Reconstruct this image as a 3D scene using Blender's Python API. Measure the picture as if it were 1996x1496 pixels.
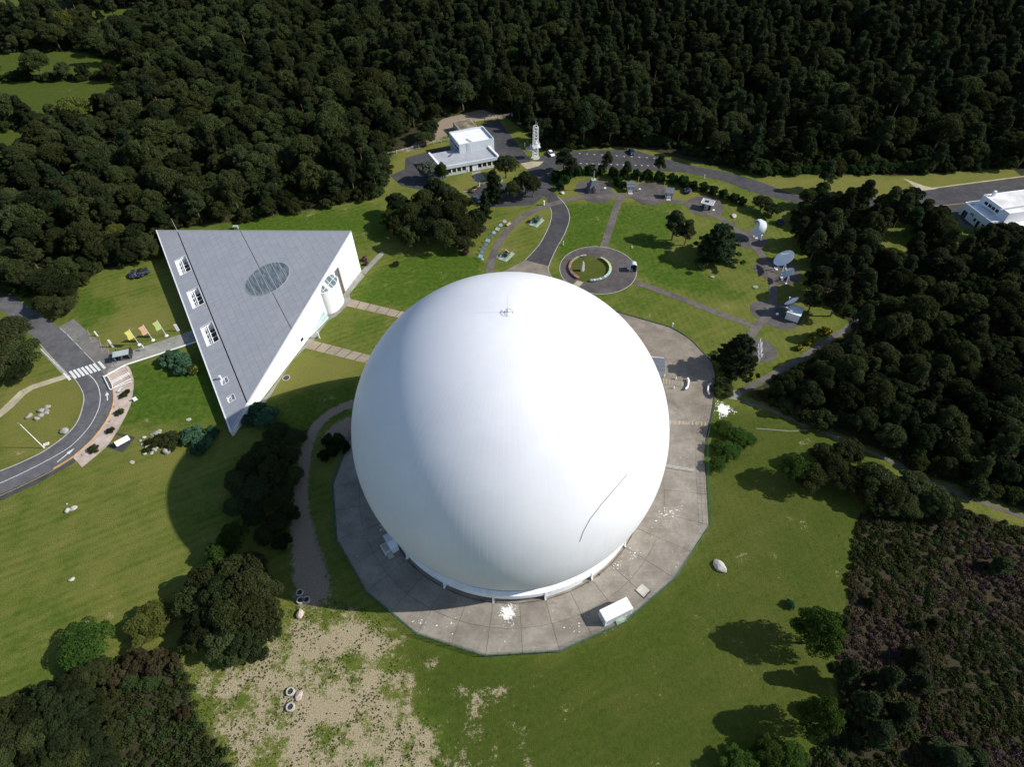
import bpy, bmesh, math, random
import numpy as np
from mathutils import Vector, Matrix, Euler
from mathutils.geometry import tessellate_polygon
R = math.radians
SC = bpy.context.scene
COL = SC.collection
for o in list(bpy.data.objects): bpy.data.objects.remove(o)

# ------------------------------------------------------------------ camera, sky, sun, exposure
cd = bpy.data.cameras.new('camera'); cam = bpy.data.objects.new('camera', cd); COL.objects.link(cam)
cd.sensor_fit = 'HORIZONTAL'; cd.sensor_width = 36.0; cd.lens = 36.0 * 1165.0 / 1996.0
cd.clip_start = 0.5; cd.clip_end = 8000
PITCH, ROLL = 0.846307688, -0.0187023122
cp, sp = math.cos(PITCH), math.sin(PITCH); cr, sr = math.cos(ROLL), math.sin(ROLL)
fwd = Vector((0, cp, -sp)); rg0 = Vector((1, 0, 0)); up0 = Vector((0, sp, cp))
rgt = cr * rg0 + sr * up0; upv = -sr * rg0 + cr * up0
CAM = Vector((0.5006, -75.479, 117.265))
M = Matrix((rgt, upv, -fwd)).transposed().to_4x4(); M.translation = CAM
cam.matrix_world = M
SC.camera = cam

SUN_AZ, SUN_EL = R(-2.0), R(36.0)          # azimuth counted from +X towards +Y
W = bpy.data.worlds.new('World'); SC.world = W; W.use_nodes = True
nt = W.node_tree; bg = nt.nodes['Background']
sky = nt.nodes.new('ShaderNodeTexSky'); sky.sky_type = 'NISHITA'; sky.sun_disc = False
sky.sun_elevation = SUN_EL; sky.sun_rotation = math.pi / 2 - SUN_AZ
sky.air_density = 1.0; sky.dust_density = 0.6; sky.ozone_density = 1.2
nt.links.new(sky.outputs[0], bg.inputs[0]); bg.inputs[1].default_value = 0.088
sd = bpy.data.lights.new('sun', 'SUN'); sun = bpy.data.objects.new('sun', sd); COL.objects.link(sun)
sd.energy = 4.0; sd.angle = R(0.53); sd.color = (1.0, 0.955, 0.88)
sdir = Vector((math.cos(SUN_EL) * math.cos(SUN_AZ), math.cos(SUN_EL) * math.sin(SUN_AZ), math.sin(SUN_EL)))
sun.rotation_euler = sdir.to_track_quat('Z', 'Y').to_euler(); sun.location = (150, 0, 160)
vs = SC.view_settings; vs.view_transform = 'Standard'; vs.look = 'None'; vs.gamma = 1.0; vs.use_curve_mapping = False
vs.exposure = 0.66

# ------------------------------------------------------------------ helpers
rnd = random.Random(7)
def link(o, parent=None):
    COL.objects.link(o)
    if parent is not None: o.parent = parent
    return o
def tag(o, label=None, cat=None, group=None, kind=None):
    if label: o['label'] = label
    if cat: o['category'] = cat
    if group: o['group'] = group
    if kind: o['kind'] = kind
    return o
def thing(name, label, cat, loc=(0, 0, 0), rz=0.0, group=None, scale=None):
    o = bpy.data.objects.new(name, None); o.empty_display_size = 0.5
    o.location = (loc[0], loc[1], loc[2] if len(loc) > 2 else 0.0); o.rotation_euler = (0, 0, rz)
    if scale: o.scale = (scale,) * 3
    link(o); return tag(o, label, cat, group)
def mesh_np(name, V, F, mats=None, smooth=False, mi=None):
    me = bpy.data.meshes.new(name); me.from_pydata([tuple(v) for v in V], [], [tuple(f) for f in F])
    for m in (mats or []): me.materials.append(m)
    if mi is not None: me.polygons.foreach_set('material_index', mi)
    if smooth: me.polygons.foreach_set('use_smooth', [True] * len(me.polygons))
    me.update(); return me
def add(name, me, parent=None, loc=None, rz=None):
    o = bpy.data.objects.new(name, me)
    if loc is not None: o.location = (loc[0], loc[1], loc[2] if len(loc) > 2 else 0)
    if rz is not None: o.rotation_euler = (0, 0, rz)
    return link(o, parent)
class MB:
    def __init__(s): s.V = []; s.F = []; s.mi = []; s.m = 0
    def _add(s, vs, fs):
        b = len(s.V); s.V += [tuple(v) for v in vs]
        for f in fs: s.F.append(tuple(b + i for i in f)); s.mi.append(s.m)
        return s
    def box(s, c, d, rz=0.0, M=None):
        x, y, z = d[0] / 2, d[1] / 2, d[2] / 2
        vs = [(-x,-y,-z),(x,-y,-z),(x,y,-z),(-x,y,-z),(-x,-y,z),(x,-y,z),(x,y,z),(-x,y,z)]
        ca, sa = math.cos(rz), math.sin(rz); out = []
        for v in vs:
            if M is not None: w = M @ Vector(v)
            else: w = Vector((v[0]*ca - v[1]*sa, v[0]*sa + v[1]*ca, v[2]))
            out.append((w.x + c[0], w.y + c[1], w.z + c[2]))
        return s._add(out, [(0,3,2,1),(4,5,6,7),(0,1,5,4),(1,2,6,5),(2,3,7,6),(3,0,4,7)])
    def prism(s, poly, z0, z1):
        # poly: list of (x,y) ; z1 may be a function of (x,y)
        a = sum(poly[i][0]*poly[(i+1)%len(poly)][1] - poly[(i+1)%len(poly)][0]*poly[i][1] for i in range(len(poly)))
        if a < 0: poly = poly[::-1]
        n = len(poly); zt = (z1 if callable(z1) else (lambda x, y: z1)); zb = (z0 if callable(z0) else (lambda x, y: z0))
        vs = [(p[0], p[1], zb(*p[:2])) for p in poly] + [(p[0], p[1], zt(*p[:2])) for p in poly]
        tris = tessellate_polygon([[Vector((p[0], p[1], 0)) for p in poly]])
        fs = []
        for t in tris:
            q = [poly[i] for i in t]
            ar = (q[1][0]-q[0][0])*(q[2][1]-q[0][1]) - (q[2][0]-q[0][0])*(q[1][1]-q[0][1])
            t = t if ar > 0 else t[::-1]
            fs.append(tuple(i + n for i in t)); fs.append(tuple(t[::-1]))
        for i in range(n): j = (i + 1) % n; fs.append((i, j, n + j, n + i))
        return s._add(vs, fs)
    def tube(s, p0, p1, r, r1=None, n=6, cap=True):
        p0, p1 = Vector(p0), Vector(p1); r1 = r if r1 is None else r1
        d = p1 - p0
        if d.length < 1e-6: return s
        q = d.to_track_quat('Z', 'Y'); vs = []
        for k, (p, rr) in enumerate(((p0, r), (p1, r1))):
            for i in range(n):
                a = 2 * math.pi * i / n; vs.append(p + q @ Vector((rr * math.cos(a), rr * math.sin(a), 0)))
        fs = [(i, (i + 1) % n, n + (i + 1) % n, n + i) for i in range(n)]
        if cap: fs += [tuple(range(n - 1, -1, -1)), tuple(range(n, 2 * n))]
        return s._add(vs, fs)
    def path(s, pts, r, n=6):
        for a, b in zip(pts[:-1], pts[1:]): s.tube(a, b, r, n=n)
        return s
    def lathe(s, prof, n=24, c=(0, 0, 0), M=None, a0=0.0, a1=2*math.pi):
        full = abs(a1 - a0 - 2 * math.pi) < 1e-6; k = n if full else n + 1; vs = []
        for (r, z) in prof:
            for i in range(k):
                a = a0 + (a1 - a0) * i / n; v = Vector((r * math.cos(a), r * math.sin(a), z))
                if M is not None: v = M @ v
                vs.append((v.x + c[0], v.y + c[1], v.z + c[2]))
        fs = []
        for j in range(len(prof) - 1):
            for i in range(n):
                i2 = (i + 1) % k; fs.append((j*k+i, j*k+i2, (j+1)*k+i2, (j+1)*k+i))
        return s._add(vs, fs)
    def quad(s, *p): return s._add(p, [tuple(range(len(p)))])
    def build(s, name, mat, parent=None, loc=None, smooth=False, rz=None):
        mats = mat if isinstance(mat, (list, tuple)) else [mat]
        me = mesh_np(name, s.V, s.F, mats, smooth, s.mi if len(mats) > 1 else None)
        return add(name, me, parent, loc, rz)
def catmull(pts, n=6, closed=False):
    P = [Vector((p[0], p[1])) for p in pts]; out = []; m = len(P)
    for i in range(m if closed else m - 1):
        g = (lambda k: P[k % m]) if closed else (lambda k: P[max(0, min(m - 1, k))])
        p0, p1, p2, p3 = g(i-1), g(i), g(i+1), g(i+2)
        for k in range(n):
            t = k / n
            q = 0.5*((2*p1)+(-p0+p2)*t+(2*p0-5*p1+4*p2-p3)*t*t+(-p0+3*p1-3*p2+p3)*t**3); out.append((q.x, q.y))
    if not closed: out.append((P[-1].x, P[-1].y))
    return out
def offset_line(pts, d):
    out = []
    for i, p in enumerate(pts):
        a = Vector(pts[max(0, i-1)]); b = Vector(pts[min(len(pts)-1, i+1)]); t = (b - a)
        if t.length < 1e-9: t = Vector((1, 0))
        t.normalize(); out.append((p[0] - t.y * d, p[1] + t.x * d))
    return out
def sheet(name, poly, z, mat, kind='structure', parent=None, thick=0.0):
    b = MB()
    if thick > 0: b.prism(poly, z - thick, z)
    else:
        tris = tessellate_polygon([[Vector((p[0], p[1], 0)) for p in poly]]); fs = []
        for t in tris:
            q = [poly[i] for i in t]; ar = (q[1][0]-q[0][0])*(q[2][1]-q[0][1]) - (q[2][0]-q[0][0])*(q[1][1]-q[0][1])
            fs.append(t if ar > 0 else t[::-1])
        b._add([(p[0], p[1], z) for p in poly], fs)
    o = b.build(name, mat, parent)
    if parent is None and kind: o['kind'] = kind
    return o
def ribbon(name, line, w, z, mat, kind='structure', parent=None, h=0.0):
    L = offset_line(line, w / 2); Rr = offset_line(line, -w / 2); n = len(line); b = MB()
    vs = [(p[0], p[1], z) for p in L] + [(p[0], p[1], z) for p in Rr]
    fs = [(i, n + i, n + i + 1, i + 1) for i in range(n - 1)]
    if h > 0:
        vs += [(p[0], p[1], z - h) for p in L] + [(p[0], p[1], z - h) for p in Rr]
        fs += [(2*n+i, i, i+1, 2*n+i+1) for i in range(n-1)] + [(n+i, 3*n+i, 3*n+i+1, n+i+1) for i in range(n-1)]
        fs += [(0, 2*n, 3*n, n), (n-1, 2*n-1, 4*n-1, 3*n-1)]
    b._add(vs, fs); o = b.build(name, mat, parent)
    if parent is None and kind: o['kind'] = kind
    return o
def circle(c, r, n=64, ry=None): return [(c[0] + r*math.cos(2*math.pi*i/n), c[1] + (ry or r)*math.sin(2*math.pi*i/n)) for i in range(n)]

# ------------------------------------------------------------------ materials
class NT:
    def __init__(s, name):
        s.mat = bpy.data.materials.new(name); s.mat.use_nodes = True; s.t = s.mat.node_tree; s.n = s.t.nodes
        s.b = s.n['Principled BSDF']; s.geo = s.n.new('ShaderNodeNewGeometry'); s.pos = s.geo.outputs['Position']
    def L(s, a, b): s.t.links.new(a, b)
    def val(s, sock, v):
        if hasattr(v, 'node') and hasattr(v, 'is_output'): s.L(v, sock)
        elif isinstance(v, (tuple, list)): sock.default_value = (tuple(v) + (1,))[:len(sock.default_value)]
        else: sock.default_value = v
    def noise(s, scale, detail=4, rough=0.6, vec=None, dist=0.0):
        n = s.n.new('ShaderNodeTexNoise'); n.inputs['Scale'].default_value = scale; n.inputs['Detail'].default_value = detail
        n.inputs['Roughness'].default_value = rough; n.inputs['Distortion'].default_value = dist
        s.L(vec or s.pos, n.inputs['Vector']); return n.outputs['Fac']
    def vor(s, scale, vec=None, feature='F1', out='Distance'):
        n = s.n.new('ShaderNodeTexVoronoi'); n.inputs['Scale'].default_value = scale; n.feature = feature
        s.L(vec or s.pos, n.inputs['Vector']); return n.outputs[out]
    def mapping(s, rot=(0,0,0), scale=(1,1,1), vec=None):
        n = s.n.new('ShaderNodeMapping'); n.inputs['Rotation'].default_value = rot; n.inputs['Scale'].default_value = scale
        s.L(vec or s.pos, n.inputs['Vector']); return n.outputs[0]
    def ramp(s, f, a, b, lo=0.0, hi=1.0):
        n = s.n.new('ShaderNodeMapRange'); n.interpolation_type = 'SMOOTHSTEP'; n.clamp = True
        s.val(n.inputs['Value'], f); n.inputs['From Min'].default_value = a; n.inputs['From Max'].default_value = b
        n.inputs['To Min'].default_value = lo; n.inputs['To Max'].default_value = hi; return n.outputs[0]
    def mix(s, f, a, b, mode='MIX'):
        n = s.n.new('ShaderNodeMix'); n.data_type = 'RGBA'; n.blend_type = mode; n.clamp_factor = True
        s.val(n.inputs[0], f); s.val(n.inputs[6], a); s.val(n.inputs[7], b); return n.outputs[2]
    def math(s, op, a, b=0.0):
        n = s.n.new('ShaderNodeMath'); n.operation = op; s.val(n.inputs[0], a); s.val(n.inputs[1], b); return n.outputs[0]
    def attr(s, name):
        n = s.n.new('ShaderNodeAttribute'); n.attribute_name = name; return n
    def bump(s, h, strength=0.4, dist=0.1):
        n = s.n.new('ShaderNodeBump'); n.inputs['Strength'].default_value = strength; n.inputs['Distance'].default_value = dist
        s.L(h, n.inputs['Height']); s.L(n.outputs[0], s.b.inputs['Normal'])
    def out(s, col, rough=0.8, spec=0.3, metal=0.0):
        s.val(s.b.inputs['Base Color'], col); s.val(s.b.inputs['Roughness'], rough)
        s.b.inputs['Specular IOR Level'].default_value = spec; s.b.inputs['Metallic'].default_value = metal
        return s.mat
def simple(name, col, rough=0.7, var=0.12, scale=1.2, spec=0.3, metal=0.0, bump=0.0):
    t = NT(name); n = t.noise(scale, 5); dk = tuple(c * (1 - var) for c in col); lt = tuple(min(1, c * (1 + var)) for c in col)
    c = t.mix(t.ramp(n, .3, .7), dk, lt)
    if bump: t.bump(t.noise(scale * 8, 3), bump, 0.05)
    return t.out(c, rough, spec, metal)
MT = {}
def mk(key, *a, **k): MT[key] = simple(key, *a, **k); return MT[key]
mk('white_paint', (.78,.79,.79), .55, .05, .4)
mk('white_metal', (.72,.73,.74), .4, .06, .8, spec=.5)
mk('ring_white', (.76,.77,.77), .6, .07, .6)
mk('concrete_light', (.42,.40,.36), .85, .15, .5, bump=.2)
mk('steel', (.35,.36,.37), .45, .1, 2.0, spec=.5, metal=.6)
mk('dark_metal', (.03,.032,.035), .5, .2, 2.0)
mk('dark_glass', (.012,.016,.018), .08, .3, .6, spec=.6)
mk('green_paint', (.02,.12,.085), .5, .15, 2.0)
mk('olive_paint', (.05,.085,.05), .6, .2, 2.0)
mk('pale_green_rail', (.30,.36,.29), .6, .1, 2.0)
mk('tar', (.045,.045,.048), .9, .2, .8)
mk('kerb_stone', (.36,.34,.31), .85, .15, 1.0)
mk('orange_kerb', (.55,.30,.09), .8, .15, 1.0)
mk('line_white', (.60,.60,.58), .75, .28, 4.0)
mk('line_worn', (.36,.36,.35), .8, .2, 2.0)
mk('line_yellow', (.36,.25,.10), .8, .3, 2.0)
mk('slate', (.115,.125,.145), .5, .2, 1.5)
mk('wood_pale', (.36,.29,.19), .8, .2, 2.0)
mk('rust', (.16,.06,.03), .8, .3, 2.0)
mk('red_paint', (.5,.05,.03), .5, .1, 2.0)
mk('salmon', (.62,.28,.20), .6, .1, 1.0)
mk('grey_wall', (.50,.54,.56), .7, .06, .6)
mk('grey_roof', (.32,.33,.36), .75, .12, .25)
mk('white_roof', (.70,.71,.73), .6, .08, .3)
mk('tyre', (.012,.012,.012), .8, .1, 2.0)
mk('trunk_grey', (.10,.085,.065), .9, .3, 3.0, bump=.4)
mk('trunk_pine', (.12,.075,.045), .9, .3, 3.0, bump=.4)
mk('stone', (.25,.235,.21), .9, .25, 1.6, bump=.5)
mk('stone_pale', (.38,.36,.32), .9, .2, 1.6, bump=.5)
mk('stone_pink', (.46,.37,.31), .9, .2, 1.6, bump=.5)

def m_grass(name='ground'):
    t = NT(name)
    n1 = t.noise(.028, 3, .6); n2 = t.noise(.18, 3, .65); nm = t.noise(.75, 4, .72); n4 = t.noise(4.0, 3, .75)
    mow = t.noise(1.0, 2, .5, t.mapping((0,0,0), (.05, .8, 1), t.mapping((0, 0, R(-27)))))
    lush = t.mix(t.ramp(nm, .3, .7), (.036,.072,.007), (.074,.124,.013))
    straw = t.mix(t.ramp(n4, .3, .7), (.104,.116,.020), (.190,.180,.050))
    # mower tracks: two sets of faint parallel bands, one for each lawn
    def bands(ang, scale):
        w = t.n.new('ShaderNodeTexWave'); w.wave_type = 'BANDS'; w.bands_direction = 'Y'; w.inputs['Scale'].default_value = scale; w.inputs['Distortion'].default_value = 1.6; w.inputs['Detail'].default_value = 1.0; w.inputs['Detail Scale'].default_value = .4
        t.L(t.mapping((0, 0, R(ang))), w.inputs['Vector']); return w.outputs['Fac']
    gx = t.n.new('ShaderNodeSeparateXYZ'); t.L(t.pos, gx.inputs[0])
    n5 = t.noise(11.0, 2, .6)
    tracks = t.mix(t.ramp(gx.outputs['X'], 20, 45), bands(-27, .16), bands(-97, .17))
    k = t.math('ADD', t.math('MULTIPLY', n1, .8), t.math('ADD', t.math('MULTIPLY', n2, .75), t.math('MULTIPLY', mow, .46)))
    k = t.math('ADD', k, t.math('ADD', t.math('MULTIPLY', t.math('SUBTRACT', tracks, .5), .09), t.math('MULTIPLY', t.math('SUBTRACT', n5, .5), .7)))
    k = t.math('ADD', k, .17)
    ns_ = t.noise(1.7, 4, .75)
    a = t.attr('mask'); sep = t.n.new('ShaderNodeSeparateColor'); t.L(a.outputs['Color'], sep.inputs[0])
    sand, dirt, dry = sep.outputs[0], sep.outputs[1], sep.outputs[2]
    a2 = t.attr('mask2'); sep2 = t.n.new('ShaderNodeSeparateColor'); t.L(a2.outputs['Color'], sep2.inputs[0])
    wood, heath, lush_shade = sep2.outputs[0], sep2.outputs[1], sep2.outputs[2]
    k = t.math('ADD', k, t.math('SUBTRACT', t.math('MULTIPLY', dry, .40), t.math('MULTIPLY', lush_shade, .34)))
    k = t.math('ADD', k, t.math('MULTIPLY', t.math('SUBTRACT', n4, .5), .55))
    g = t.mix(t.ramp(k, .80, 1.50), lush, straw)
    rough_shade_c = t.mix(t.ramp(t.math('ADD', t.math('MULTIPLY', ns_, .6), t.math('MULTIPLY', n5, .55)), .42, .80), (.026,.046,.005), (.088,.088,.022))  # unmown grass tone; over the fields it paints in cloud shade
    rough_shade_c = t.mix(.30, rough_shade_c, g)
    g = t.mix(t.math('MULTIPLY', a2.outputs['Alpha'], .92), g, rough_shade_c)
    ns = ns_
    sn = t.math('ADD', t.math('MULTIPLY', ns, 1.5), t.math('MULTIPLY', n4, .7))
    sf = t.math('ADD', t.math('MULTIPLY', sand, 1.0), t.math('SUBTRACT', t.math('ADD', sn, t.math('MULTIPLY', n2, 3.0)), 2.80))
    sandc = t.mix(t.ramp(n4, .3, .7), (.25,.205,.125), (.40,.34,.225))
    g = t.mix(t.ramp(sf, .34, .80), g, sandc)
    df = t.math('ADD', dirt, t.math('MULTIPLY', t.math('SUBTRACT', nm, .5), 1.1))
    dirtc = t.mix(t.ramp(n4, .3, .7), (.19,.14,.10), (.33,.265,.20))
    g = t.mix(t.ramp(df, .35, .62), g, dirtc)
    hc = t.mix(t.ramp(n4, .35, .65), (.026,.022,.014), (.058,.050,.028))
    jit = t.math('MULTIPLY', t.math('SUBTRACT', nm, .5), .6)
    g = t.mix(t.ramp(t.math('ADD', heath, jit), .35, .65), g, hc)
    wc = t.mix(t.ramp(nm, .35, .65), (.020,.026,.011), (.060,.050,.026))
    g = t.mix(t.ramp(t.math('ADD', wood, jit), .35, .65), g, wc)
    t.bump(t.math('ADD', n4, t.math('MULTIPLY', n5, .5)), .75, .25)
    return t.out(g, .95, .08)
MT['ground'] = m_grass()
def m_asphalt(name, c0, c1, streak=True):
    t = NT(name); n = t.noise(.5, 6, .7); n2 = t.noise(7.0, 3, .7)
    c = t.mix(t.ramp(n, .35, .68), c0, c1); c = t.mix(t.ramp(n2, .3, .8, 0, .35), c, tuple(min(1, x * 1.5) for x in c1))
    c = t.mix(t.ramp(t.noise(.11, 4, .6), .42, .66, 0, .55), c, tuple(x * .72 for x in c0))
    ck = t.vor(.33, feature='DISTANCE_TO_EDGE'); c = t.mix(t.math('MULTIPLY', t.ramp(ck, .012, .004), t.ramp(t.noise(.2, 2), .5, .6)), c, tuple(x * .5 for x in c0))
    t.bump(n2, .3, .02); return t.out(c, .88, .2)
MT['asphalt'] = m_asphalt('asphalt', (.075,.075,.080), (.115,.114,.116))
MT['asphalt_dark'] = m_asphalt('asphalt_dark', (.040,.040,.044), (.066,.064,.066))
MT['asphalt_worn'] = m_asphalt('asphalt_worn', (.125,.118,.108), (.18,.17,.155))
MT['tarmac_path'] = m_asphalt('tarmac_path', (.085,.074,.066), (.135,.120,.108))
MT['tarmac_disc'] = m_asphalt('tarmac_disc', (.068,.058,.056), (.108,.096,.092))
MT['pink_paving'] = m_asphalt('pink_paving', (.34,.27,.225), (.46,.38,.325))
MT['beige_walk'] = m_asphalt('beige_walk', (.30,.265,.18), (.40,.355,.25))
MT['grey_walk'] = m_asphalt('grey_walk', (.185,.185,.165), (.27,.265,.235))
MT['red_earth'] = m_asphalt('red_earth', (.10,.045,.025), (.17,.085,.05))
def m_apron(name, c0, c1, flecks=True):
    t = NT(name); n = t.noise(.22, 7, .65); n2 = t.noise(1.4, 6, .7)
    oi = t.n.new('ShaderNodeObjectInfo')
    c = t.mix(t.ramp(n, .32, .68), c0, c1)
    c = t.mix(t.ramp(n2, .45, .75, 0, .45), c, (c0[0]*.66, c0[1]*.64, c0[2]*.62))
    st = t.noise(.8, 5, .6, t.mapping((0, 0, R(10)), (.25, 2.2, 1)))
    c = t.mix(t.ramp(st, .5, .8, 0, .4), c, tuple(x * 1.25 for x in c1))
    c = t.mix(t.math('MULTIPLY', oi.outputs['Random'], .30), c, tuple(x * .72 for x in c0))
    if flecks:
        sp = t.math('MULTIPLY', t.ramp(t.noise(.16, 3), .50, .62), t.ramp(t.noise(1.9, 6, .62), .655, .685))
        c = t.mix(sp, c, (.72,.70,.66))
    t.bump(n2, .25, .03); return t.out(c, .9, .15)
MT['apron'] = m_apron('apron', (.195,.172,.142), (.305,.276,.232))
MT['forecourt'] = m_apron('forecourt', (.165,.142,.113), (.265,.232,.186), False)
MT['walk_slab'] = m_apron('walk_slab', (.25,.20,.15), (.33,.275,.215), False)
def m_dome():
    t = NT('dome_fabric')
    n = t.noise(.09, 5); n2 = t.noise(.6, 6, .7, t.mapping((0,0,0), (1,1,.18)))
    c = t.mix(t.ramp(n, .3, .7), (.635,.64,.685), (.69,.695,.73))
    c = t.mix(t.ramp(n2, .50, .75, 0, .30), c, (.58,.585,.61))
    return t.out(c, .48, .35)
MT['dome_fabric'] = m_dome()
def m_tiles():
    t = NT('roof_tiles')
    br = t.n.new('ShaderNodeTexBrick'); br.offset = 0.0; br.inputs['Scale'].default_value = 1.0
    br.inputs['Mortar Size'].default_value = .012; br.inputs['Brick Width'].default_value = 2.03; br.inputs['Row Height'].default_value = .62
    br.inputs['Color1'].default_value = (.285,.29,.315,1); br.inputs['Color2'].default_value = (.33,.335,.36,1); br.inputs['Mortar'].default_value = (.20,.205,.235,1)
    tc = t.attr('uvroof'); t.L(tc.outputs['Vector'], br.inputs['Vector'])
    n = t.noise(.12, 4); c = t.mix(t.ramp(n, .3, .7, 0, .35), br.outputs['Color'], (.26,.265,.30))
    return t.out(c, .55, .3)
MT['roof_tiles'] = m_tiles()
def m_skylight():
    t = NT('skylight_glass'); tc = t.attr('uvroof')
    n = t.noise(1.0, 3, .6, t.mapping((0,0,0), (1.6,.22,1), tc.outputs['Vector']))
    c = t.mix(t.ramp(n, .4, .62), (.085,.108,.125), (.185,.215,.235))
    return t.out(c, .22, .5)
MT['skylight_glass'] = m_skylight()
mk('pale_glass', (.30,.42,.42), .15, .12, .5, spec=.6)
mk('frame_beige', (.36,.37,.34), .6, .08, 2.0)

def leaf_mat(name, c0, c1, hue=.06, trans=.34):
    t = NT(name); a = t.attr('tint'); oi = t.n.new('ShaderNodeObjectInfo')
    c = t.mix(a.outputs['Fac'], c0, c1)
    h = t.n.new('ShaderNodeHueSaturation'); t.L(c, h.inputs['Color'])
    t.L(t.math('ADD', .5 - hue / 2, t.math('MULTIPLY', oi.outputs['Random'], hue)), h.inputs['Hue'])
    t.L(t.math('ADD', .66, t.math('MULTIPLY', oi.outputs['Random'], .66)), h.inputs['Value'])
    t.out(h.outputs[0], .8, .04)
    tr = t.n.new('ShaderNodeBsdfTranslucent'); t.L(h.outputs[0], tr.inputs[0]); ms = t.n.new('ShaderNodeMixShader'); ms.inputs[0].default_value = trans
    out = t.n['Material Output']; t.L(t.b.outputs[0], ms.inputs[1]); t.L(tr.outputs[0], ms.inputs[2]); t.L(ms.outputs[0], out.inputs[0])
    MT[name] = t.mat; return t.mat
leaf_mat('leaf_broad', (.027,.038,.012), (.062,.075,.026), .035)
leaf_mat('leaf_green', (.028,.056,.010), (.056,.100,.018), .03)
leaf_mat('leaf_grey', (.030,.040,.015), (.066,.077,.030), .03)
leaf_mat('leaf_dark', (.013,.022,.008), (.034,.045,.017), .03)
leaf_mat('leaf_weed', (.075,.110,.026), (.130,.165,.045), .05)
leaf_mat('leaf_yellow', (.058,.070,.014), (.110,.118,.028), .03)
leaf_mat('leaf_pine', (.021,.032,.013), (.047,.059,.024), .03)
leaf_mat('leaf_conifer', (.012,.022,.010), (.034,.047,.020), .04)
leaf_mat('leaf_shrub', (.025,.037,.012), (.059,.074,.024), .07)
leaf_mat('leaf_silver', (.085,.105,.075), (.170,.195,.140), .03)
leaf_mat('leaf_juniper', (.035,.085,.045), (.085,.165,.085), .02)
leaf_mat('leaf_hedge', (.012,.036,.010), (.028,.064,.016), .03)
leaf_mat('leaf_heather', (.040,.030,.022), (.082,.060,.042), .04, .1)
leaf_mat('leaf_brown', (.044,.040,.018), (.092,.080,.038), .04)
leaf_mat('petal_blue', (.14,.14,.32), (.30,.28,.50), .03)
leaf_mat('petal_pink', (.34,.10,.20), (.55,.25,.36), .03)
leaf_mat('petal_yellow', (.45,.35,.01), (.62,.52,.04), .02)
leaf_mat('petal_purple', (.10,.035,.10), (.19,.075,.18), .03)
leaf_mat('leaf_heather_bloom', (.046,.028,.034), (.090,.054,.066), .03, .1)

# ------------------------------------------------------------------ ground sheet
def inside(poly, X, Y):
    r = np.zeros(X.shape, bool); n = len(poly)
    for i in range(n):
        x1, y1 = poly[i]; x2, y2 = poly[(i+1) % n]
        c = ((y1 > Y) != (y2 > Y)); r ^= c & (X < (x2-x1)*(Y-y1)/(y2-y1+1e-12)+x1)
    return r
def near_line(line, X, Y):
    d = np.full(X.shape, 1e9)
    for (x1, y1), (x2, y2) in zip(line[:-1], line[1:]):
        dx, dy = x2-x1, y2-y1; L2 = dx*dx+dy*dy+1e-9
        t = np.clip(((X-x1)*dx+(Y-y1)*dy)/L2, 0, 1); d = np.minimum(d, np.hypot(X-x1-t*dx, Y-y1-t*dy))
    return d
FOREST_BACK = [(-162.03,62.82), (-156.38,69.3), (-146.38,68.29), (-132.35,61.98), (-133.79,71.6), (-129.72,80.42), (-120.84,83.63), (-117.91,92.44), (-113.77,102.37), (-91.12,106.6), (-77.75,110.63), (-63.9,114.1), (-53.48,117.77), (-46.02,120.25), (-45.68,132.39), (-47.24,144.74), (-43.81,155.27), (-38.83,157.2), (-33.2,169.8), (-27.51,181.84), (-10.39,191.11), (0.87,180.67), (9.25,166.3), (13.94,152.64), (29.42,153.73), (50.2,155.05), (61.31,147.94), (80.9,136.87), (94.92,131.05), (117.64,129.85), (136.58,129.17), (149.46,127.96), (165.75,129.97), (212.72,134.32), (314.56,228.95), (459,360.95), (175.43,386.88), (6.49,406.08), (-170.64,415.13), (-502.57,431.57), (-305.64,209.98)]
FIELDS = [[(-277.07,232.87), (-183.76,228.64), (-175.11,217.7), (-171.75,196.87), (-192.17,186.63), (-251.67,192.05)], [(-245.43,182.02), (-191.97,177.98), (-183.03,164.93), (-186.77,149.91), (-219.61,140.51)], [(-297.98,266.49), (-226.78,270.09), (-194.16,250.59), (-184.02,232.29), (-278.63,235.38)],
          [(-369.59,381.58), (-275.38,363.42), (-268.55,349.1), (-273.4,324.34), (-332.14,321.39)], [(-264.88,307.58), (-267.22,330.27), (-212.09,338.25), (-198.86,319.39), (-221.31,308.6)]]
FOREST_RIGHT = [(98.49,103.48), (114.21,120.23), (120.03,115.87), (126.42,108.97), (142.26,100.46), (149.29,86.87), (155.89,86.66), (180.45,83.08), (165.36,32.98), (124.17,-18.31), (111.23,-11.99), (101.59,-5.59), (92.49,-0.34), (84.7,6.63), (74.98,13.01), (65.33,19.43), (58.42,22.65), (77.61,32.97), (97.88,46.78), (94.33,56.05), (94.98,69.85), (96.17,88.55)]
CLEAR = [[(121.36,96.55), (138.1,99.05), (134.76,84.51), (119.17,71.66), (113.4,77.02)], [(146.7,98.77), (153.74,95.5), (149.7,81.28), (141.87,78.82)]]
HEATH = [(74.9,-12.47), (79.28,-9.42), (87.73,-5.69), (96.05,-9.77), (108.97,-15.86), (115.84,-19.53), (121.24,-43.64), (106.26,-63.48), (40.79,-62.47), (49.33,-56.93), (57.37,-49.31), (59.52,-41.66), (65.21,-31.3), (70.57,-20.69)]
SCRUB_BL = [(-101.16,-49.88), (-95.55,-47.14), (-86.63,-43.07), (-77.06,-39.24), (-67.92,-38.03), (-62.73,-39.04), (-59.22,-43.11), (-56.02,-49.03), (-49.36,-54.59), (-45.7,-61.14), (-99.58,-63.03)]
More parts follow.
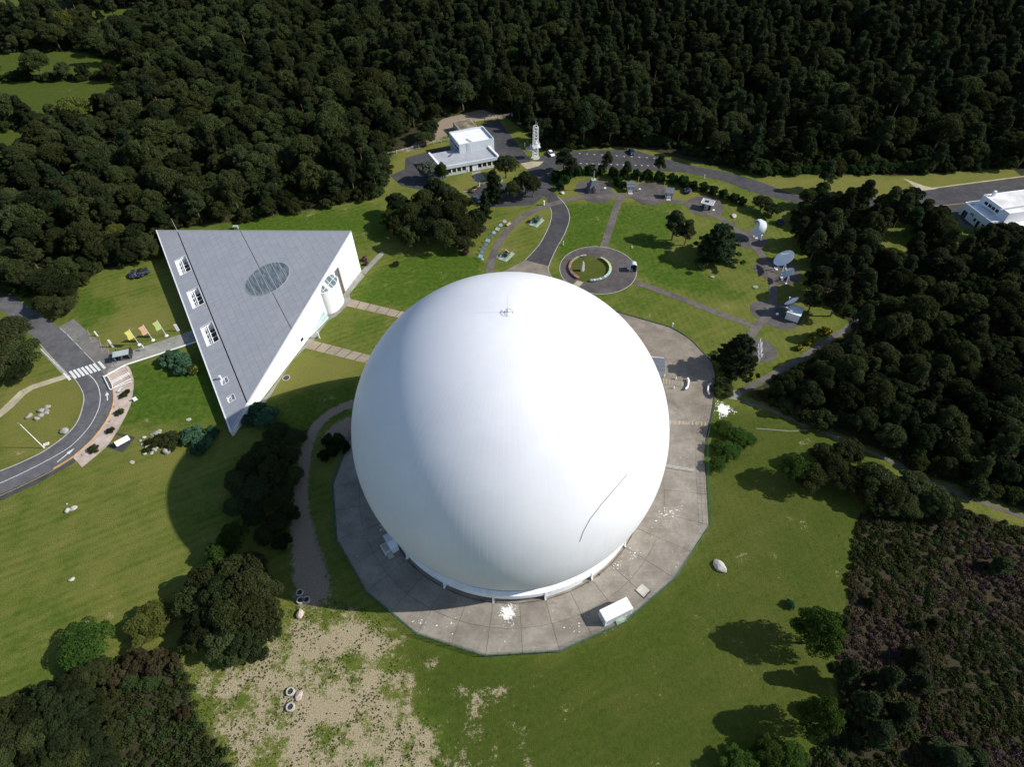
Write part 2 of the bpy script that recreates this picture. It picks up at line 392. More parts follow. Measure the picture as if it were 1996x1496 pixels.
SAND = [(-45.59,-26.1), (-36.88,-28.36), (-28.39,-30.56), (-22.65,-36.52), (-19.94,-43.79), (-15.72,-49.7), (-9.28,-52.96), (-10.81,-57.43), (-13.92,-61.63), (-40.67,-61.21), (-49.13,-55.35), (-56.61,-48.61), (-61.61,-42.19), (-58.17,-39.76), (-49.89,-40.27), (-45.89,-37.22), (-44.64,-32.25)]
DIRT_LINE = [(-40,22.66), (-44.18,20.4), (-47.38,16.86), (-49.01,12.46), (-48.96,6.41), (-48.26,-0.71), (-47.36,-7.38), (-45.2,-13.66), (-42.38,-20.71), (-40.39,-26.2)]
RED_PATCH = [(-40.07,18.31), (-43.46,16.44), (-45.67,12.69), (-37.77,8.83)]
DRY = [[(-42.4,151.87), (-26.67,161.93), (-22.11,155.28), (-37.1,139.65), (-45.64,121.62), (-46.4,138.07)], [(75.36,129.89), (94.39,129.21), (120.76,127.89), (151.01,127.17), (194.53,131.18), (191.35,125.72), (167.71,122.59), (150.31,117.57), (128.02,112.89), (103.85,117.12), (86.3,127.66)],
       [(14.82,149.7), (29.16,150.81), (63.32,147.86), (62.72,144.64), (28.8,146.72), (18.58,144.68)], [(-30.94,114.31), (-5.54,150.47), (2.43,138.21), (-7.09,113.5)], [(17.48,126.48), (40.68,129.3), (81.61,124.21), (81.74,110.48), (57.15,114.65), (20.48,115.23)],
       [(-8.34,83.44), (1.91,103.54), (16.74,114.35), (15.64,111.08), (1.82,97.42), (-4.99,77.98)], [(-112.88,42.16), (-98.02,52.11), (-101.31,61.11), (-115.26,61.5)], [(-65.37,24.3), (-57.06,40.7), (-41.12,38.33), (-41.61,32.65), (-57.81,25.85)], [(-131.6,29.44), (-116.93,32.7), (-110.02,23.67), (-111.54,10.82), (-120.82,5.11)]]
CLEAR_WOOD = [(-43.81,155.27), (-33.27,170.72), (-27.58,182.82), (-10.39,191.11), (0.87,180.67), (-14.57,179.37), (-22.76,167.56), (-40.35,151.79)]
LUSH_SHADE = [[(-46.51,63.05), (-38.3,84.36), (-15.1,86.4), (-6.61,78.03), (-14.34,68.11), (-29.15,59.08)], [(17.55,112.66), (38.79,114.61), (30.28,87.79), (16.3,79.99)], [(38.87,115.28), (62.28,112.8), (51.01,81.61), (66.75,65.75), (73.34,56.19), (42.55,70.16), (33.63,87.68)], [(-102.25,37.01), (-77.85,39.28), (-70.82,16.12), (-95.28,16.7)], [(-67.55,22.65), (-40.09,31.69), (-39.89,21.98), (-48.71,14.02), (-54.32,11.04)], [(-113.54,104.21), (-45.9,116.49), (-41.91,92.92), (-48.33,84.67), (-52.09,97.66), (-110.99,101.98)], [(-132.62,69.11), (-95.03,52.03), (-113.71,61.46), (-123.5,52.8)]]  # lush grass; the garden lawns also get cloud shade through this darker green
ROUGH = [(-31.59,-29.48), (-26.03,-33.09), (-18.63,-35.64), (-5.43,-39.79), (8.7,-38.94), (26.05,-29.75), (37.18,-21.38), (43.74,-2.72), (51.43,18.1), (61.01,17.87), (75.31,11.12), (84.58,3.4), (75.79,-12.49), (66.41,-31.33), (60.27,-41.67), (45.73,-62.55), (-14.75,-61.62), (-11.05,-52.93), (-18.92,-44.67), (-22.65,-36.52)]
HAY = [[(44.99,-1.38), (61.34,-1.73), (73.58,-12.45), (66.21,-31.32), (60.27,-41.67), (47.62,-56.9), (38.2,-56.75), (35.97,-40.34), (40.94,-27.75), (39.04,-17.75)]]
def axis(a, b, step, far):
    core = list(np.arange(a, b + 1e-6, step)); lo = []; hi = []; s = step; x = a
    while x > -far: s *= 1.35; x -= s; lo.append(x)
    s = step; x = b
    while x < far: s *= 1.35; x += s; hi.append(x)
    return np.array(lo[::-1] + core + hi)
xs = axis(-210, 210, 1.25, 4000); ys = axis(-80, 300, 1.25, 4000)
GX, GY = np.meshgrid(xs, ys)
def soft(m, k=1):
    m = m.astype(float)
    for _ in range(k):
        p = np.pad(m, 1, mode='edge'); m = (p[:-2,1:-1]+p[2:,1:-1]+p[1:-1,:-2]+p[1:-1,2:]+2*p[1:-1,1:-1])/6
    return m
def anyof(ps): return np.any([inside(p, GX, GY) for p in ps], axis=0)
fieldm = anyof(FIELDS)
wood = (inside(FOREST_BACK, GX, GY) & ~fieldm) | (inside(FOREST_RIGHT, GX, GY) & ~anyof(CLEAR)) | (GY > 250) & ~fieldm
wood |= (np.abs(GX) > 190) & (GY > 60) & ~fieldm
mask = np.zeros(GX.shape + (4,)); mask2 = np.zeros(GX.shape + (4,)); mask[..., 3] = 1; mask2[..., 3] = 1
mask[..., 0] = np.maximum(soft(inside(SAND, GX, GY), 16) * .92, soft(inside([(-22.65,-36.52), (-9.82,-39.98), (5.26,-44.23), (7.56,-51.68), (3.56,-61.9), (-15.58,-61.6)], GX, GY), 14) * .38)
dl = near_line(catmull(DIRT_LINE), GX, GY); wl = np.interp(GY, [-30, -15, 0, 20], [5.6, 3.8, 2.3, 1.9])
mask[..., 1] = np.clip(1.15 - dl / wl, 0, 1); mask[..., 1] = np.maximum(mask[..., 1], soft(inside(CLEAR_WOOD, GX, GY), 3) * .8)
mask[..., 1] = np.maximum(mask[..., 1], soft(inside(RED_PATCH, GX, GY), 1))
mask[..., 2] = .75 * soft(anyof(DRY), 5) + .15 * soft(anyof(HAY), 8)
mask2[..., 0] = soft(wood, 3); mask2[..., 1] = np.maximum(soft(inside(HEATH, GX, GY), 2), soft(inside(SCRUB_BL, GX, GY), 3) * .85)
mask2[..., 2] = np.maximum(soft(anyof(LUSH_SHADE) | fieldm, 5), .6 * soft(inside(ROUGH, GX, GY), 6)); mask2[..., 3] = np.maximum(soft(inside(ROUGH, GX, GY), 7), soft(fieldm, 2))  # fields join the alpha to darken them, cloud shade put into their colour
ny, nx = GX.shape
V = np.c_[GX.ravel(), GY.ravel(), np.zeros(GX.size)]
ii = np.arange(ny*nx).reshape(ny, nx)
F = np.c_[ii[:-1,:-1].ravel(), ii[:-1,1:].ravel(), ii[1:,1:].ravel(), ii[1:,:-1].ravel()]
def fast_mesh(name, V, F, mat=None):
    me = bpy.data.meshes.new(name); k = F.shape[1]
    me.vertices.add(len(V)); me.vertices.foreach_set('co', V.astype(np.float32).ravel())
    me.loops.add(F.size); me.loops.foreach_set('vertex_index', F.astype(np.int32).ravel())
    me.polygons.add(len(F)); me.polygons.foreach_set('loop_start', np.arange(0, F.size, k, dtype=np.int32))
    me.polygons.foreach_set('loop_total', np.full(len(F), k, dtype=np.int32))
    if mat: me.materials.append(mat)
    me.update(calc_edges=True); return me
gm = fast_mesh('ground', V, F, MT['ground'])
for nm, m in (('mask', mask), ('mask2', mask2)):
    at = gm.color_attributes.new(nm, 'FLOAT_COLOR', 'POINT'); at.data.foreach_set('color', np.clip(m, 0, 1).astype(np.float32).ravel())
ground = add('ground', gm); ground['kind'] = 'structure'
lawn_mat = MT['ground']

# ------------------------------------------------------------------ roads, paths and paving
ROAD_L = [(-163.43,65.19), (-152.12,61.61), (-141.8,53.73), (-132.82,46.94), (-119.87,35.38), (-116.73,33.43), (-113.08,29.7), (-110.93,26.81), (-109.62,23.66), (-108.56,18.31), (-109.37,14.09), (-112.31,9.39), (-116.41,5.94), (-120.04,3.7), (-124.63,1.23)]
ROAD_R = [(-168.37,73.6), (-156.65,69.8), (-152.32,68.22), (-144.17,62.55), (-130.48,53.42), (-121.71,45.82), (-113.05,38.25), (-108.18,34.15), (-105.64,30.96), (-104.07,28.4), (-102.57,25.21), (-101.61,21.44), (-101.53,17.09), (-102.47,12.38), (-104.6,7.72), (-107.74,4.14), (-113.14,-0.22), (-116.61,-2.49), (-120.97,-5.05)]
rl, rr = catmull(ROAD_L, 5), catmull(ROAD_R, 5)
sheet('curved_road', rl + rr[::-1], .02, MT['asphalt'])
verge = [(-104.57,7.66), (-103.34,6.61), (-103.84,5.6), (-109.17,0.34), (-115.64,-4.24), (-119.98,-6.76), (-120.97,-5.05), (-116.61,-2.49), (-113.14,-0.22), (-107.74,4.14)]
sheet('road_shoulder', verge, .012, MT['asphalt_dark'])
ribbon('road_kerb', offset_line(catmull(ROAD_L[3:], 5), -.12), .22, .10, MT['kerb_stone'], h=.12)
ribbon('yellow_kerb', offset_line(catmull(ROAD_R[7:16], 6), .02), .26, .11, MT['orange_kerb'], h=.13)
ribbon('yellow_edge_line', catmull([(-104.43,7.36), (-107.57,3.81), (-112.97,-0.54), (-116.39,-2.9), (-120.74,-5.45)], 4), .16, .026, MT['line_yellow'])
ribbon('road_centre_line', catmull([(-113.53,34.66), (-110.76,32.36), (-108.28,29.4), (-106.21,25.65), (-105.04,21.52), (-104.98,16.21), (-106.61,10.94), (-109.42,7.54), (-113.95,3.57), (-118.24,0.44), (-122.53,-2.37)], 6), .16, .03, MT['line_white'])
ribbon('road_edge_line', [(-131.37,44.65), (-125,39.33), (-118.21,33.66)], .18, .03, MT['line_white'])
lay = [(-130.48,53.42), (-127.94,56.87), (-109.17,41.47), (-104.89,37.66), (-108.28,33.59), (-113.05,38.25), (-121.71,45.82)]
sheet('lay_by_pavement', lay, .03, MT['asphalt_worn'])
zig = [(-121.8,52.33), (-117.8,46.74), (-117.25,49.44), (-113.06,42.56), (-113.69,46.63), (-110.17,40.51), (-109.71,42.08)]
ribbon('lay_by_marking', zig, .12, .036, MT['line_yellow'])
for k, pr in enumerate(("117,640 128,650", "131,652 143,665", "147,669 160,682", "164,687 186,709")):
    q = [[(-129.96,52.98), (-127.27,50.76)], [(-126.61,50.32), (-123.52,47.52)], [(-122.54,46.66), (-119.39,43.93)], [(-118.34,42.9), (-113.21,38.45)]][k]
    ribbon('lay_by_kerb_line', q, .2, .04, MT['line_worn'])
g_strip = [(-130.95,43.83), (-130.85,45.04), (-119.12,34.99), (-119.33,33.69)]
sheet('grass_strip_paving', g_strip, .028, MT['grey_walk'])
bars = [(-117.4,34.38), (-116.55,34.83), (-115.69,35.27), (-114.83,35.72), (-113.97,36.17), (-113.1,36.63), (-112.25,37.08), (-111.18,37.82), (-118.69,33.8)]
b0, b1 = Vector([(-118.84,35.54), (-115.91,32.86)][0]), Vector([(-118.84,35.54), (-115.91,32.86)][1]); bd = (b1 - b0); ang = math.atan2(bd.y, bd.x); bl = bd.length
cw = MB().box((0, 0, 0), (bl, .62, .008)).build('bar', MT['line_white']); cwm = cw.data; bpy.data.objects.remove(cw)
cwr = tag(bpy.data.objects.new('crosswalk', None), kind='structure'); link(cwr)
for p in bars: add('bar', cwm, cwr, (p[0], p[1], .041), ang)
def arrow(c, ang, L=4.0):
    b = MB(); ca, sa = math.cos(ang), math.sin(ang)
    def T(x, y): return (c[0]+x*ca-y*sa, c[1]+x*sa+y*ca, .034)
    b._add([T(-L/2,-.12), T(L*.1,-.12), T(L*.1,-.5), T(L/2,0), T(L*.1,.5), T(L*.1,.12), T(-L/2,.12)], [(0,1,5,6),(2,3,4)])
    o = b.build('road_arrow', MT['line_white']); o['kind'] = 'structure'
a0, a1 = [(-107.46,6.55), (-105.75,9.63)]; arrow(((a0[0]+a1[0])/2, (a0[1]+a1[1])/2), math.atan2(a1[1]-a0[1], a1[0]-a0[0]), 4.6)
a0, a1 = [(-103.96,24.9), (-105.61,28.09)]; arrow(((a0[0]+a1[0])/2, (a0[1]+a1[1])/2), math.atan2(a1[1]-a0[1], a1[0]-a0[0]), 3.4)
sheet('beige_footway', [(-130.55,13.57), (-129.04,19.94), (-127.54,23.42), (-126.64,27.72), (-125.4,29.47), (-117.57,33.46), (-119.41,34.71), (-126.7,30.94), (-128.85,28.84), (-130.44,22.47), (-132.12,16.28)], .03, MT['beige_walk'])
sheet('entrance_walk', [(-108.24,33.5), (-104.57,37.55), (-96.46,41.63), (-87.23,46.34), (-89.85,51.56), (-105.41,43.04), (-109.08,41.27)], .034, MT['grey_walk'])
ribbon('white_kerb', [(-108.48,33.41), (-104.6,37.57), (-96.49,41.73), (-87.3,46.55)], .25, .28, MT['white_paint'], h=.28)
pinkR = [(-104.1,37.44), (-102.41,35.69), (-99.82,31.36), (-98.31,26.85), (-97.42,23.37), (-97.15,18.3), (-97.37,13.97), (-97.97,10.12), (-101.06,4.42), (-104.39,7.13)]
pinkL = catmull(ROAD_R[7:15], 5)[::-1]
sheet('pink_pavement', catmull(pinkR[:-1], 4) + [pinkR[-1]] + offset_line(pinkL, .0), .045, MT['pink_paving'])
pad = [(-96.91,14.51), (-92,12.99), (-93.18,8.59), (-98.08,10.21), (-97.72,11.12), (-95.7,10.46), (-95.11,13.21), (-97.41,13.89)]
sheet('sign_pad', pad, .04, MT['asphalt_dark'])
# footpaths between the museum and the dome, laid with slabs
def slab_walk(a0, a1, b0, b1, n, name):
    root = tag(bpy.data.objects.new(name, None), kind='structure'); link(root)
    for i in range(n):
        t0, t1 = i / n + .006, (i + 1) / n - .006; L = lambda p, q, t: (p[0]+(q[0]-p[0])*t, p[1]+(q[1]-p[1])*t)
        MB().prism([L(a0, a1, t0), L(a0, a1, t1), L(b0, b1, t1), L(b0, b1, t0)], -.02, .05).build('slab', MT['walk_slab'], root)
    return root
q = [(-55.45,45.91), (-28.25,35.88), (-30.77,33.68), (-56.96,42.89)]; slab_walk(q[0], q[1], q[3], q[2], 9, 'slab_footpath')
q = [(-47.67,63.55), (-28.89,56.35), (-30.14,53.95), (-48.36,60.31)]; slab_walk(q[0], q[1], q[3], q[2], 6, 'slab_footpath')
sheet('wall_apron_walk', [(-46.63,76.88), (-44.98,74.52), (-48.38,65.95), (-47.44,63.07), (-48.43,59.85), (-50.6,55.84), (-52.53,54.13), (-53.68,50.9), (-55.05,46.1), (-57.12,42.3), (-59.23,37.83), (-60.81,31.66), (-61.91,26.3), (-63.36,21.7), (-64.51,22.57), (-63.16,25.98)], .026, MT['grey_walk'])
sheet('museum_rear_path', [(-46.63,76.88), (-44.94,75.28), (-40.18,86.07), (-41.37,87.5)], .022, MT['grey_walk'])
# telecom garden
ring = catmull([(-6.05,71.59), (-5.93,75.41), (-4.86,83.61), (-2.26,92.54), (3.32,103.18), (9.96,109.74), (17.64,113.99), (25.22,116.93), (37.16,118.4), (46.13,117.06), (58.1,114.05), (65.23,110.71), (72.77,103.39), (79,91.2), (80.66,85.65), (81.56,79.06), (81.64,72.78), (80.11,65.12), (77.35,57.22), (73.96,51.95), (69.77,47.33), (67.26,44.06)], 6)
ribbon('garden_ring_path', ring, 2.5, .05, MT['tarmac_path'])
spoke = [(41.02,118.27), (30.63,84.98)]; ribbon('garden_spoke_path', spoke, 2.5, .046, MT['tarmac_path'])
spoke2 = [(38.03,69.54), (47.63,63.42), (54.14,58.79), (60.29,54.43), (69.63,48.4)]; ribbon('garden_spoke_path', spoke2, 2.2, .042, MT['tarmac_path'])
discs = [([(31.78,123.12)], 6.6), ([(52.28,120.65)], 6.2), ([(69.73,110.23)], 6.4), ([(80.01,89.92)], 5.4), ([(84.49,72.7)], 6.4), ([(81.07,74.09)], 4.2), ([(78.49,52.48)], 5.8), ([(74.96,54.57)], 4.6), ([(68.33,38.8)], 4.6), ([(32.72,119.59)], 6.0), ([(51.02,117.58)], 6.0)]
for k, (c, r) in enumerate(discs): sheet('round_terrace', circle(c[0], r, 48), .030 + .0012 * k, MT['tarmac_disc'])
PLAZA, PLR, PIN, PIR = (28.2, 75.6), 11.9, (25.7, 75.9), 6.6
sheet('round_plaza', circle(PLAZA, PLR, 72), .030, MT['tarmac_disc'])
ribbon('plaza_edging', circle(PLAZA, PLR + .1, 72) + circle(PLAZA, PLR + .1, 72)[:1], .2, .05, MT['kerb_stone'])
sheet('plaza_lawn', circle(PIN, PIR, 64), .055, MT['ground'])
sheet('plaza_step', [(21.19,70.16), (23.01,69.36), (21.56,67.19), (19.59,68.1)], .06, MT['beige_walk'])
DRV_L = [(10.3,137.92), (7.79,139.56), (11.95,122.06), (13.97,117.49), (15.2,111.42), (15.58,107), (14.3,100.05), (11.15,90.75), (8.31,85.4), (5.51,80.9)]
DRV_R = [(14.15,148.49), (17.2,136.32), (16.1,132.4), (16.41,124.37), (18.27,118.03), (20.26,113.57), (21.46,107.64), (21.02,101.98), (18.59,93.77), (15.95,87.39), (12.73,77.71)]
dl_, dr_ = catmull(DRV_L[2:], 6), catmull(DRV_R[2:], 6)
sheet('garden_drive', [[(10.51,143.39)][0], [(7.77,138.78)][0]] + dl_ + dr_[::-1] + [[(17.28,136.13)][0], [(14.35,148.49)][0]], .036, MT['asphalt_dark'])
ribbon('drive_edging', offset_line(catmull(DRV_L[4:], 6), -.1), .22, .06, MT['kerb_stone'])
ribbon('drive_edging', offset_line(catmull(DRV_R[4:] + [(12.84,73.82), (14.07,70.25)], 6), .1), .22, .06, MT['kerb_stone'])
sheet('drive_apron', [(5.51,80.9), (12.73,77.71), (12.85,71.03), (15.21,63.64), (1.26,60.52), (-7.98,64.31), (-1.74,75.28)], .033, MT['forecourt'])
sheet('drive_landing', [(5.29,142.39), (9.73,144.01), (14.52,143.64), (12.37,140.17), (7.75,138.01)], .045, MT['beige_walk'])
# rear car park and road
sheet('rear_car_park', [(14.15,148.49), (17.1,150.44), (30.79,151.79), (50.18,152.1), (57.81,146.44), (71.02,138.4), (80.25,134.22), (78.82,128.3), (67.87,133.15), (55.36,135.5), (36.96,136.94), (26.92,140.02), (17.28,136.13)], .024, MT['asphalt_dark'])
rb0 = [(76.74,135.87), (83.73,132.58), (92.52,126.71), (103.81,116.44), (115.04,112.33), (128.61,112.53), (153.61,118.29), (169.56,121.45), (209.22,128.76)]; rb1 = [(75.28,129.53), (81.97,125.64), (87.47,120.12), (102.06,111.11), (113.24,107.46), (127.71,107.29), (145.34,107.02), (148.49,102.44), (155.12,101.6), (157.13,95.39), (187.58,94.4)]
sheet('rear_road', catmull(rb0, 4) + catmull(rb1, 4)[::-1], .028, MT['asphalt_dark'])
ribbon('rear_road_edge', catmull([(128.22,113.39), (153.98,119.04), (169.93,122.15), (209.68,129.49)], 4), .6, .034, MT['beige_walk'])
ribbon('rear_road_line', [(149.53,107.53), (160.68,108.95)], .22, .036, MT['line_yellow'])
sheet('track', [(146.93,126.58), (151.93,121.01), (156.27,118.4), (148.48,117.63), (148.19,121.85)], .018, MT['beige_walk'])
for r0, r1, n, nm in (([(29.05,149.57)], [(60.66,144.31)], 12, 'a'), ([(26.39,142.01)], [(56.72,138.92)], 14, 'b')):
    for k in range(n):
        t = k / (n - 1); x = r0[0][0] + (r1[0][0]-r0[0][0])*t; y = r0[0][1] + (r1[0][1]-r0[0][1])*t
        o = MB().box((x, y, .034), (.9, .16, .006)).box((x, y - .4, .034), (.14, .6, .006)).build('bay_marking', MT['line_white']); o['kind'] = 'structure'
sheet('office_yard', [(-12.03,174.51), (-3.34,180.36), (9.73,144.01), (5.28,142), (-4.93,150.45), (-6.65,158.97)], .026, MT['asphalt_dark'])
sheet('office_yard', [(-39.9,148.49), (-29.3,154.71), (-22.2,156.99), (-17.62,146.84), (-22.89,133.43), (-29.88,123.87), (-39.47,127.78), (-44.47,135.15), (-39.35,139.74)], .026, MT['asphalt_dark'])
sheet('office_parking', [(-15.7,123.37), (-10.15,128.19), (-7.27,127.36), (9.03,129.69), (13.71,119.56), (9.36,112.94), (-8.88,111.91)], .022, MT['asphalt_dark'])
sheet('office_entry_walk', [(-13.46,136.11), (-10.35,137.52), (-7.71,131.03), (-11.89,128.98)], .034, MT['grey_walk'])
ribbon('parking_kerb', catmull([(-16.05,122.68), (-12.5,123.62), (-10.48,125.68), (-10.17,128.92), (-11.17,130.78)], 4), .3, .1, MT['kerb_stone'], h=.1)
# path into the right-hand woods
ribbon('woodland_path', [(55.73,22.89), (59.44,24.01), (68.24,29.14), (78.37,35.23), (89.48,42.85), (97.51,48.06), (104.55,55.31)], 1.7, .03, MT['tarmac_path'])
sheet('path_landing', [(55.64,24.11), (58.97,24.72), (59.2,22.63), (57.54,21.31), (55.55,21.69)], .038, MT['grey_walk'])
ribbon('woodland_footpath', [(58.06,21.29), (64.93,18.11), (71.09,13.42), (74.43,11.45), (80.2,7.64), (86.84,3.06), (93.73,-2.72), (100.52,-7.68), (110.51,-13.21), (117.45,-16.99)], 1.0, .03, MT['tarmac_path'])
ribbon('stone_gutter', [(59.88,12.11), (63.64,11.71), (67.83,11.14), (72.27,11.35)], .3, .02, MT['asphalt_worn'])

# ------------------------------------------------------------------ concrete apron round the dome
A0 = R(-97.75)
apron = tag(bpy.data.objects.new('concrete_apron', None), kind='structure'); link(apron)
def corner_r(k): return {3: 41.2, 4: 44.4, 5: 45.0, 6: 46.5, 7: 44.0, 13: 40.8, 14: 40.8, 15: 40.4}.get(k % 18, 39.8)
def outer(a):      # outer outline, an 18-gon
    k = (a - A0) / R(20); i = math.floor(k); a1, a2 = A0 + R(20) * i, A0 + R(20) * (i + 1); r1, r2 = corner_r(i % 18), corner_r((i + 1) % 18)
    p, q = Vector((r1*math.cos(a1), r1*math.sin(a1))), Vector((r2*math.cos(a2), r2*math.sin(a2)))
    d = Vector((math.cos(a), math.sin(a))); e = q - p; den = d.x*e.y - d.y*e.x
    return (p.x*e.y - p.y*e.x) / den
sheet('apron_bed', [(outer(A0 + R(2*i))*math.cos(A0+R(2*i))*1.0, outer(A0+R(2*i))*math.sin(A0+R(2*i))) for i in range(180)], .02, mk('joint_soil', (.115,.105,.078), .95, .3, 1.5), parent=apron)
rs = random.Random(3)
for i in range(36):
    a1, a2 = A0 + R(10*i), A0 + R(10*(i+1)); g = .032
    for ring_i in range(2):
        lo = (lambda a: 29.95) if ring_i == 0 else (lambda a: (35.1 - .45) + .06)
        hi = (lambda a: 35.1 - .45) if ring_i == 0 else (lambda a: outer(a) - .05)
        pts = []
        for f, fn in ((0, lo), (1, hi)):
            row = []
            for k in range(3):
                a = a1 + (a2 - a1) * k / 2; r = fn(a); aa = a + (g / r if k == 0 else -g / r if k == 2 else 0)
                row.append((r*math.cos(aa), r*math.sin(aa)))
            pts += row if f == 0 else row[::-1]
        MB().prism(pts, -.05, .10 + rs.uniform(-.012, .012)).build('slab', MT['apron'], apron)
inner_pts = lambda r: [(r*math.cos(A0+R(5*i)), r*math.sin(A0+R(5*i))) for i in range(72)]
for i in range(18):
    a1, a2 = A0 + R(20*i), A0 + R(20*(i+1)); g = .03 / 29
    MB().prism([(r*math.cos(a), r*math.sin(a)) for r, aa in ((26, (a1+g, (a1+a2)/2, a2-g)), (29.8, (a2-g, (a1+a2)/2, a1+g))) for a in aa], -.05, .16).build('plinth_slab', MT['apron'], apron)
ribbon('apron_kerb', [(outer(A0+R(i))*1.003*math.cos(A0+R(i)), outer(A0+R(i))*1.003*math.sin(A0+R(i))) for i in range(-160, 71, 2)], .22, .115, MT['joint_soil'], parent=apron, h=.14)
fc = [(31.86,55.11), (45.44,48.5), (50.12,43.7), (52.75,38.22), (54.24,34.42), (54.11,29.86), (51.3,20.27), (46.71,8.71), (43.05,-2.7), (40.97,-10.51), (38.26,-18.32), (30.67,-22.15), (28.03,3.23), (27.3,25.51), (20.08,48.9)]
sheet('forecourt', fc, .06, MT['forecourt'])
ribbon('forecourt_kerb', catmull([(28.32,56.78), (31.89,55.33), (45.46,48.63), (50.14,43.8), (52.77,38.32), (54.26,34.52), (54.11,29.86), (51.36,20.27), (46.83,8.71)], 4), .28, .16, MT['tar'], h=.16)
splash_mat = NT('spilt_lime'); splash_mat = splash_mat.out(splash_mat.mix(splash_mat.ramp(splash_mat.noise(3.0, 5), .35, .65), (.62,.61,.58), (.80,.79,.76)), .95, .05)
def spill(name, c, r, seed, z, n=150, sy=1.0):
    q = random.Random(seed); b = MB()
    for k in range(n):
        a = q.uniform(0, 6.28); lobes = 1+.35*math.sin(3*a+seed)+.25*math.sin(7*a+2*seed); d = r*lobes*math.sqrt(q.random())*(1 if q.random() < .85 else 1.35)
        x, y = c[0]+d*math.cos(a), c[1]+d*math.sin(a)*sy; rr = r*q.uniform(.06, .30)*max(.25, 1.15-d/r); m = q.randint(8, 11); st = q.uniform(.9, 1.5); ro = a+q.uniform(-.5, .5)
        pts = []
        for t in range(m):
            e = 2*math.pi*t/m; f = q.uniform(.75, 1.1); u, v = rr*st*f*math.cos(e), rr*f*math.sin(e); pts.append((x+u*math.cos(ro)-v*math.sin(ro), y+u*math.sin(ro)+v*math.cos(ro), z+k*.00008))
        b._add(pts, [tuple(range(m))])
    o = b.build(name, splash_mat); o['kind'] = 'structure'; return o
spill('lime_stain', (-1.14,-31.67), 1.55, 5, .118, 170, 1.15)
spill('lime_patch', (53.38,18.22), 1.9, 8, .012, 260, 1.15)
def flecks(c, n, s, seed):
    q = random.Random(seed); b = MB()
    for k in range(n):
        x, y = c[0] + q.gauss(0, s), c[1] + q.gauss(0, s); r = .05 + .16*q.random()**3
        if math.hypot(x, y) < 30.3 or math.hypot(x, y) > 38.8: continue
        b._add([(x+r*q.uniform(.4, 1.5)*math.cos(t*.9), y+r*q.uniform(.3, .9)*math.sin(t*.9), .119+k*.0001) for t in range(7)], [tuple(range(7))])
    if b.F: o = b.build('lime_flecks', splash_mat); o['kind'] = 'structure'
for k, (c, n, s) in enumerate((((34.47,-10.38), 40, 1.0), ((39.13,-8.57), 60, 1.2), ((25.33,-20.36), 26, .9), ((21.12,-22.41), 22, .8), ((-18.43,-33.52), 16, .9), ((11.47,-34.46), 14, .9), ((-28.14,-13.04), 26, .6), ((32.61,-11.34), 20, .7), ((-12.06,-33.83), 14, 1.6), ((33.59,-19.61), 10, .3))):
    flecks(c, n, s, 40 + k)

# ------------------------------------------------------------------ radome
radome = thing('radome', 'huge white inflated radome sphere standing in the centre on its round concrete apron', 'radome', (0, 0, 0))
DR, DZ, NG = 32.0, 18.0, 144
zb = 3.35; th0 = math.acos((zb - DZ) / DR)               # polar angle of the foot
NL, NS = 46, 5
V = []; Nn = []; F = []
dphi = 2*math.pi/NG
for j in range(NL + 1):
    th = R(1.2) + (th0 - R(1.2)) * j / NL; lowf = max(0, (j / NL - .80) / .20)
    for s in range(NS + 1):
        u = s / NS; ph = dphi * u
        r = DR + (.004 + .030 * lowf * lowf) * math.sin(th) * (math.sin(math.pi * u))
        V.append((r*math.sin(th)*math.cos(ph), r*math.sin(th)*math.sin(ph), r*math.cos(th)))
for j in range(NL):
    for s in range(NS): a = j*(NS+1)+s; F.append((a, a+NS+1, a+NS+2, a+1))
gore_plain = mesh_np('gore_panel', V, F, [MT['dome_fabric']], True)
# raised welt along one edge
mw = MB()
for j in range(2, NL):
    t0 = R(1.2) + (th0-R(1.2))*j/NL; t1 = R(1.2) + (th0-R(1.2))*(j+1)/NL
    pts = []
    for th in (t0, t1):
        for dv, rr in ((-.022, DR-.001), (0, DR+.0065), (.022, DR-.001)):
            pts.append((rr*math.sin(th), dv, rr*math.cos(th)))
    mw._add(pts, [(0,3,4,1),(1,4,5,2)])
welt_me = mesh_np('seam_welt', mw.V, mw.F, [simple('welt', (.72,.725,.735), .5, .03, 1.0)], False)
for k in range(NG):
    g = add('gore_panel', gore_plain, radome, (0, 0, DZ), dphi * k)
    w = add('seam_welt', welt_me, g)
cap = MB().lathe([(.001, DR+.03), (.35, DR+.028), (.72, DR-.0), (.72, DR-.1)], 40).build('crown_plate', MT['ring_white'], radome, (0, 0, DZ), True)
bc = MB().lathe([(.95, .1), (1.0, .1), (1.0, .16), (.95, .16), (.95, .1)], 32).build('beacon_ring', MT['white_metal'], radome, (0, 0, DZ+DR))
MB().tube((0,0,0), (0,0,.3), .04).tube((0,0,.3), (0,0,.42), .08, .05, 8).tube((-.95,0,.13), (.95,0,.13), .03).tube((0,-.95,.13), (0,.95,.13), .03).tube((-.9,.1,0), (-.9,.1,.35), .05).build('beacon_mast', MT['steel'], bc)
def on_dome(pts, off=.07): return [(Vector((0,0,DZ)) + (Vector(p)-Vector((0,0,DZ))).normalized()*(DR+off)) for p in pts]
def dome_line(pts, n=10, off=.07):
    out = []
    for a, b2 in zip(pts[:-1], pts[1:]):
        for i in range(n): out.append(Vector(a).lerp(Vector(b2), i/n))
    out.append(Vector(pts[-1])); return on_dome(out, off)
MB().path(dome_line([(-0.05,0.2,50), (-2.82,0.23,49.87), (-5.61,0.53,49.5)]), .012, 4).build('guy_wire', MT['grey_wall'], radome)
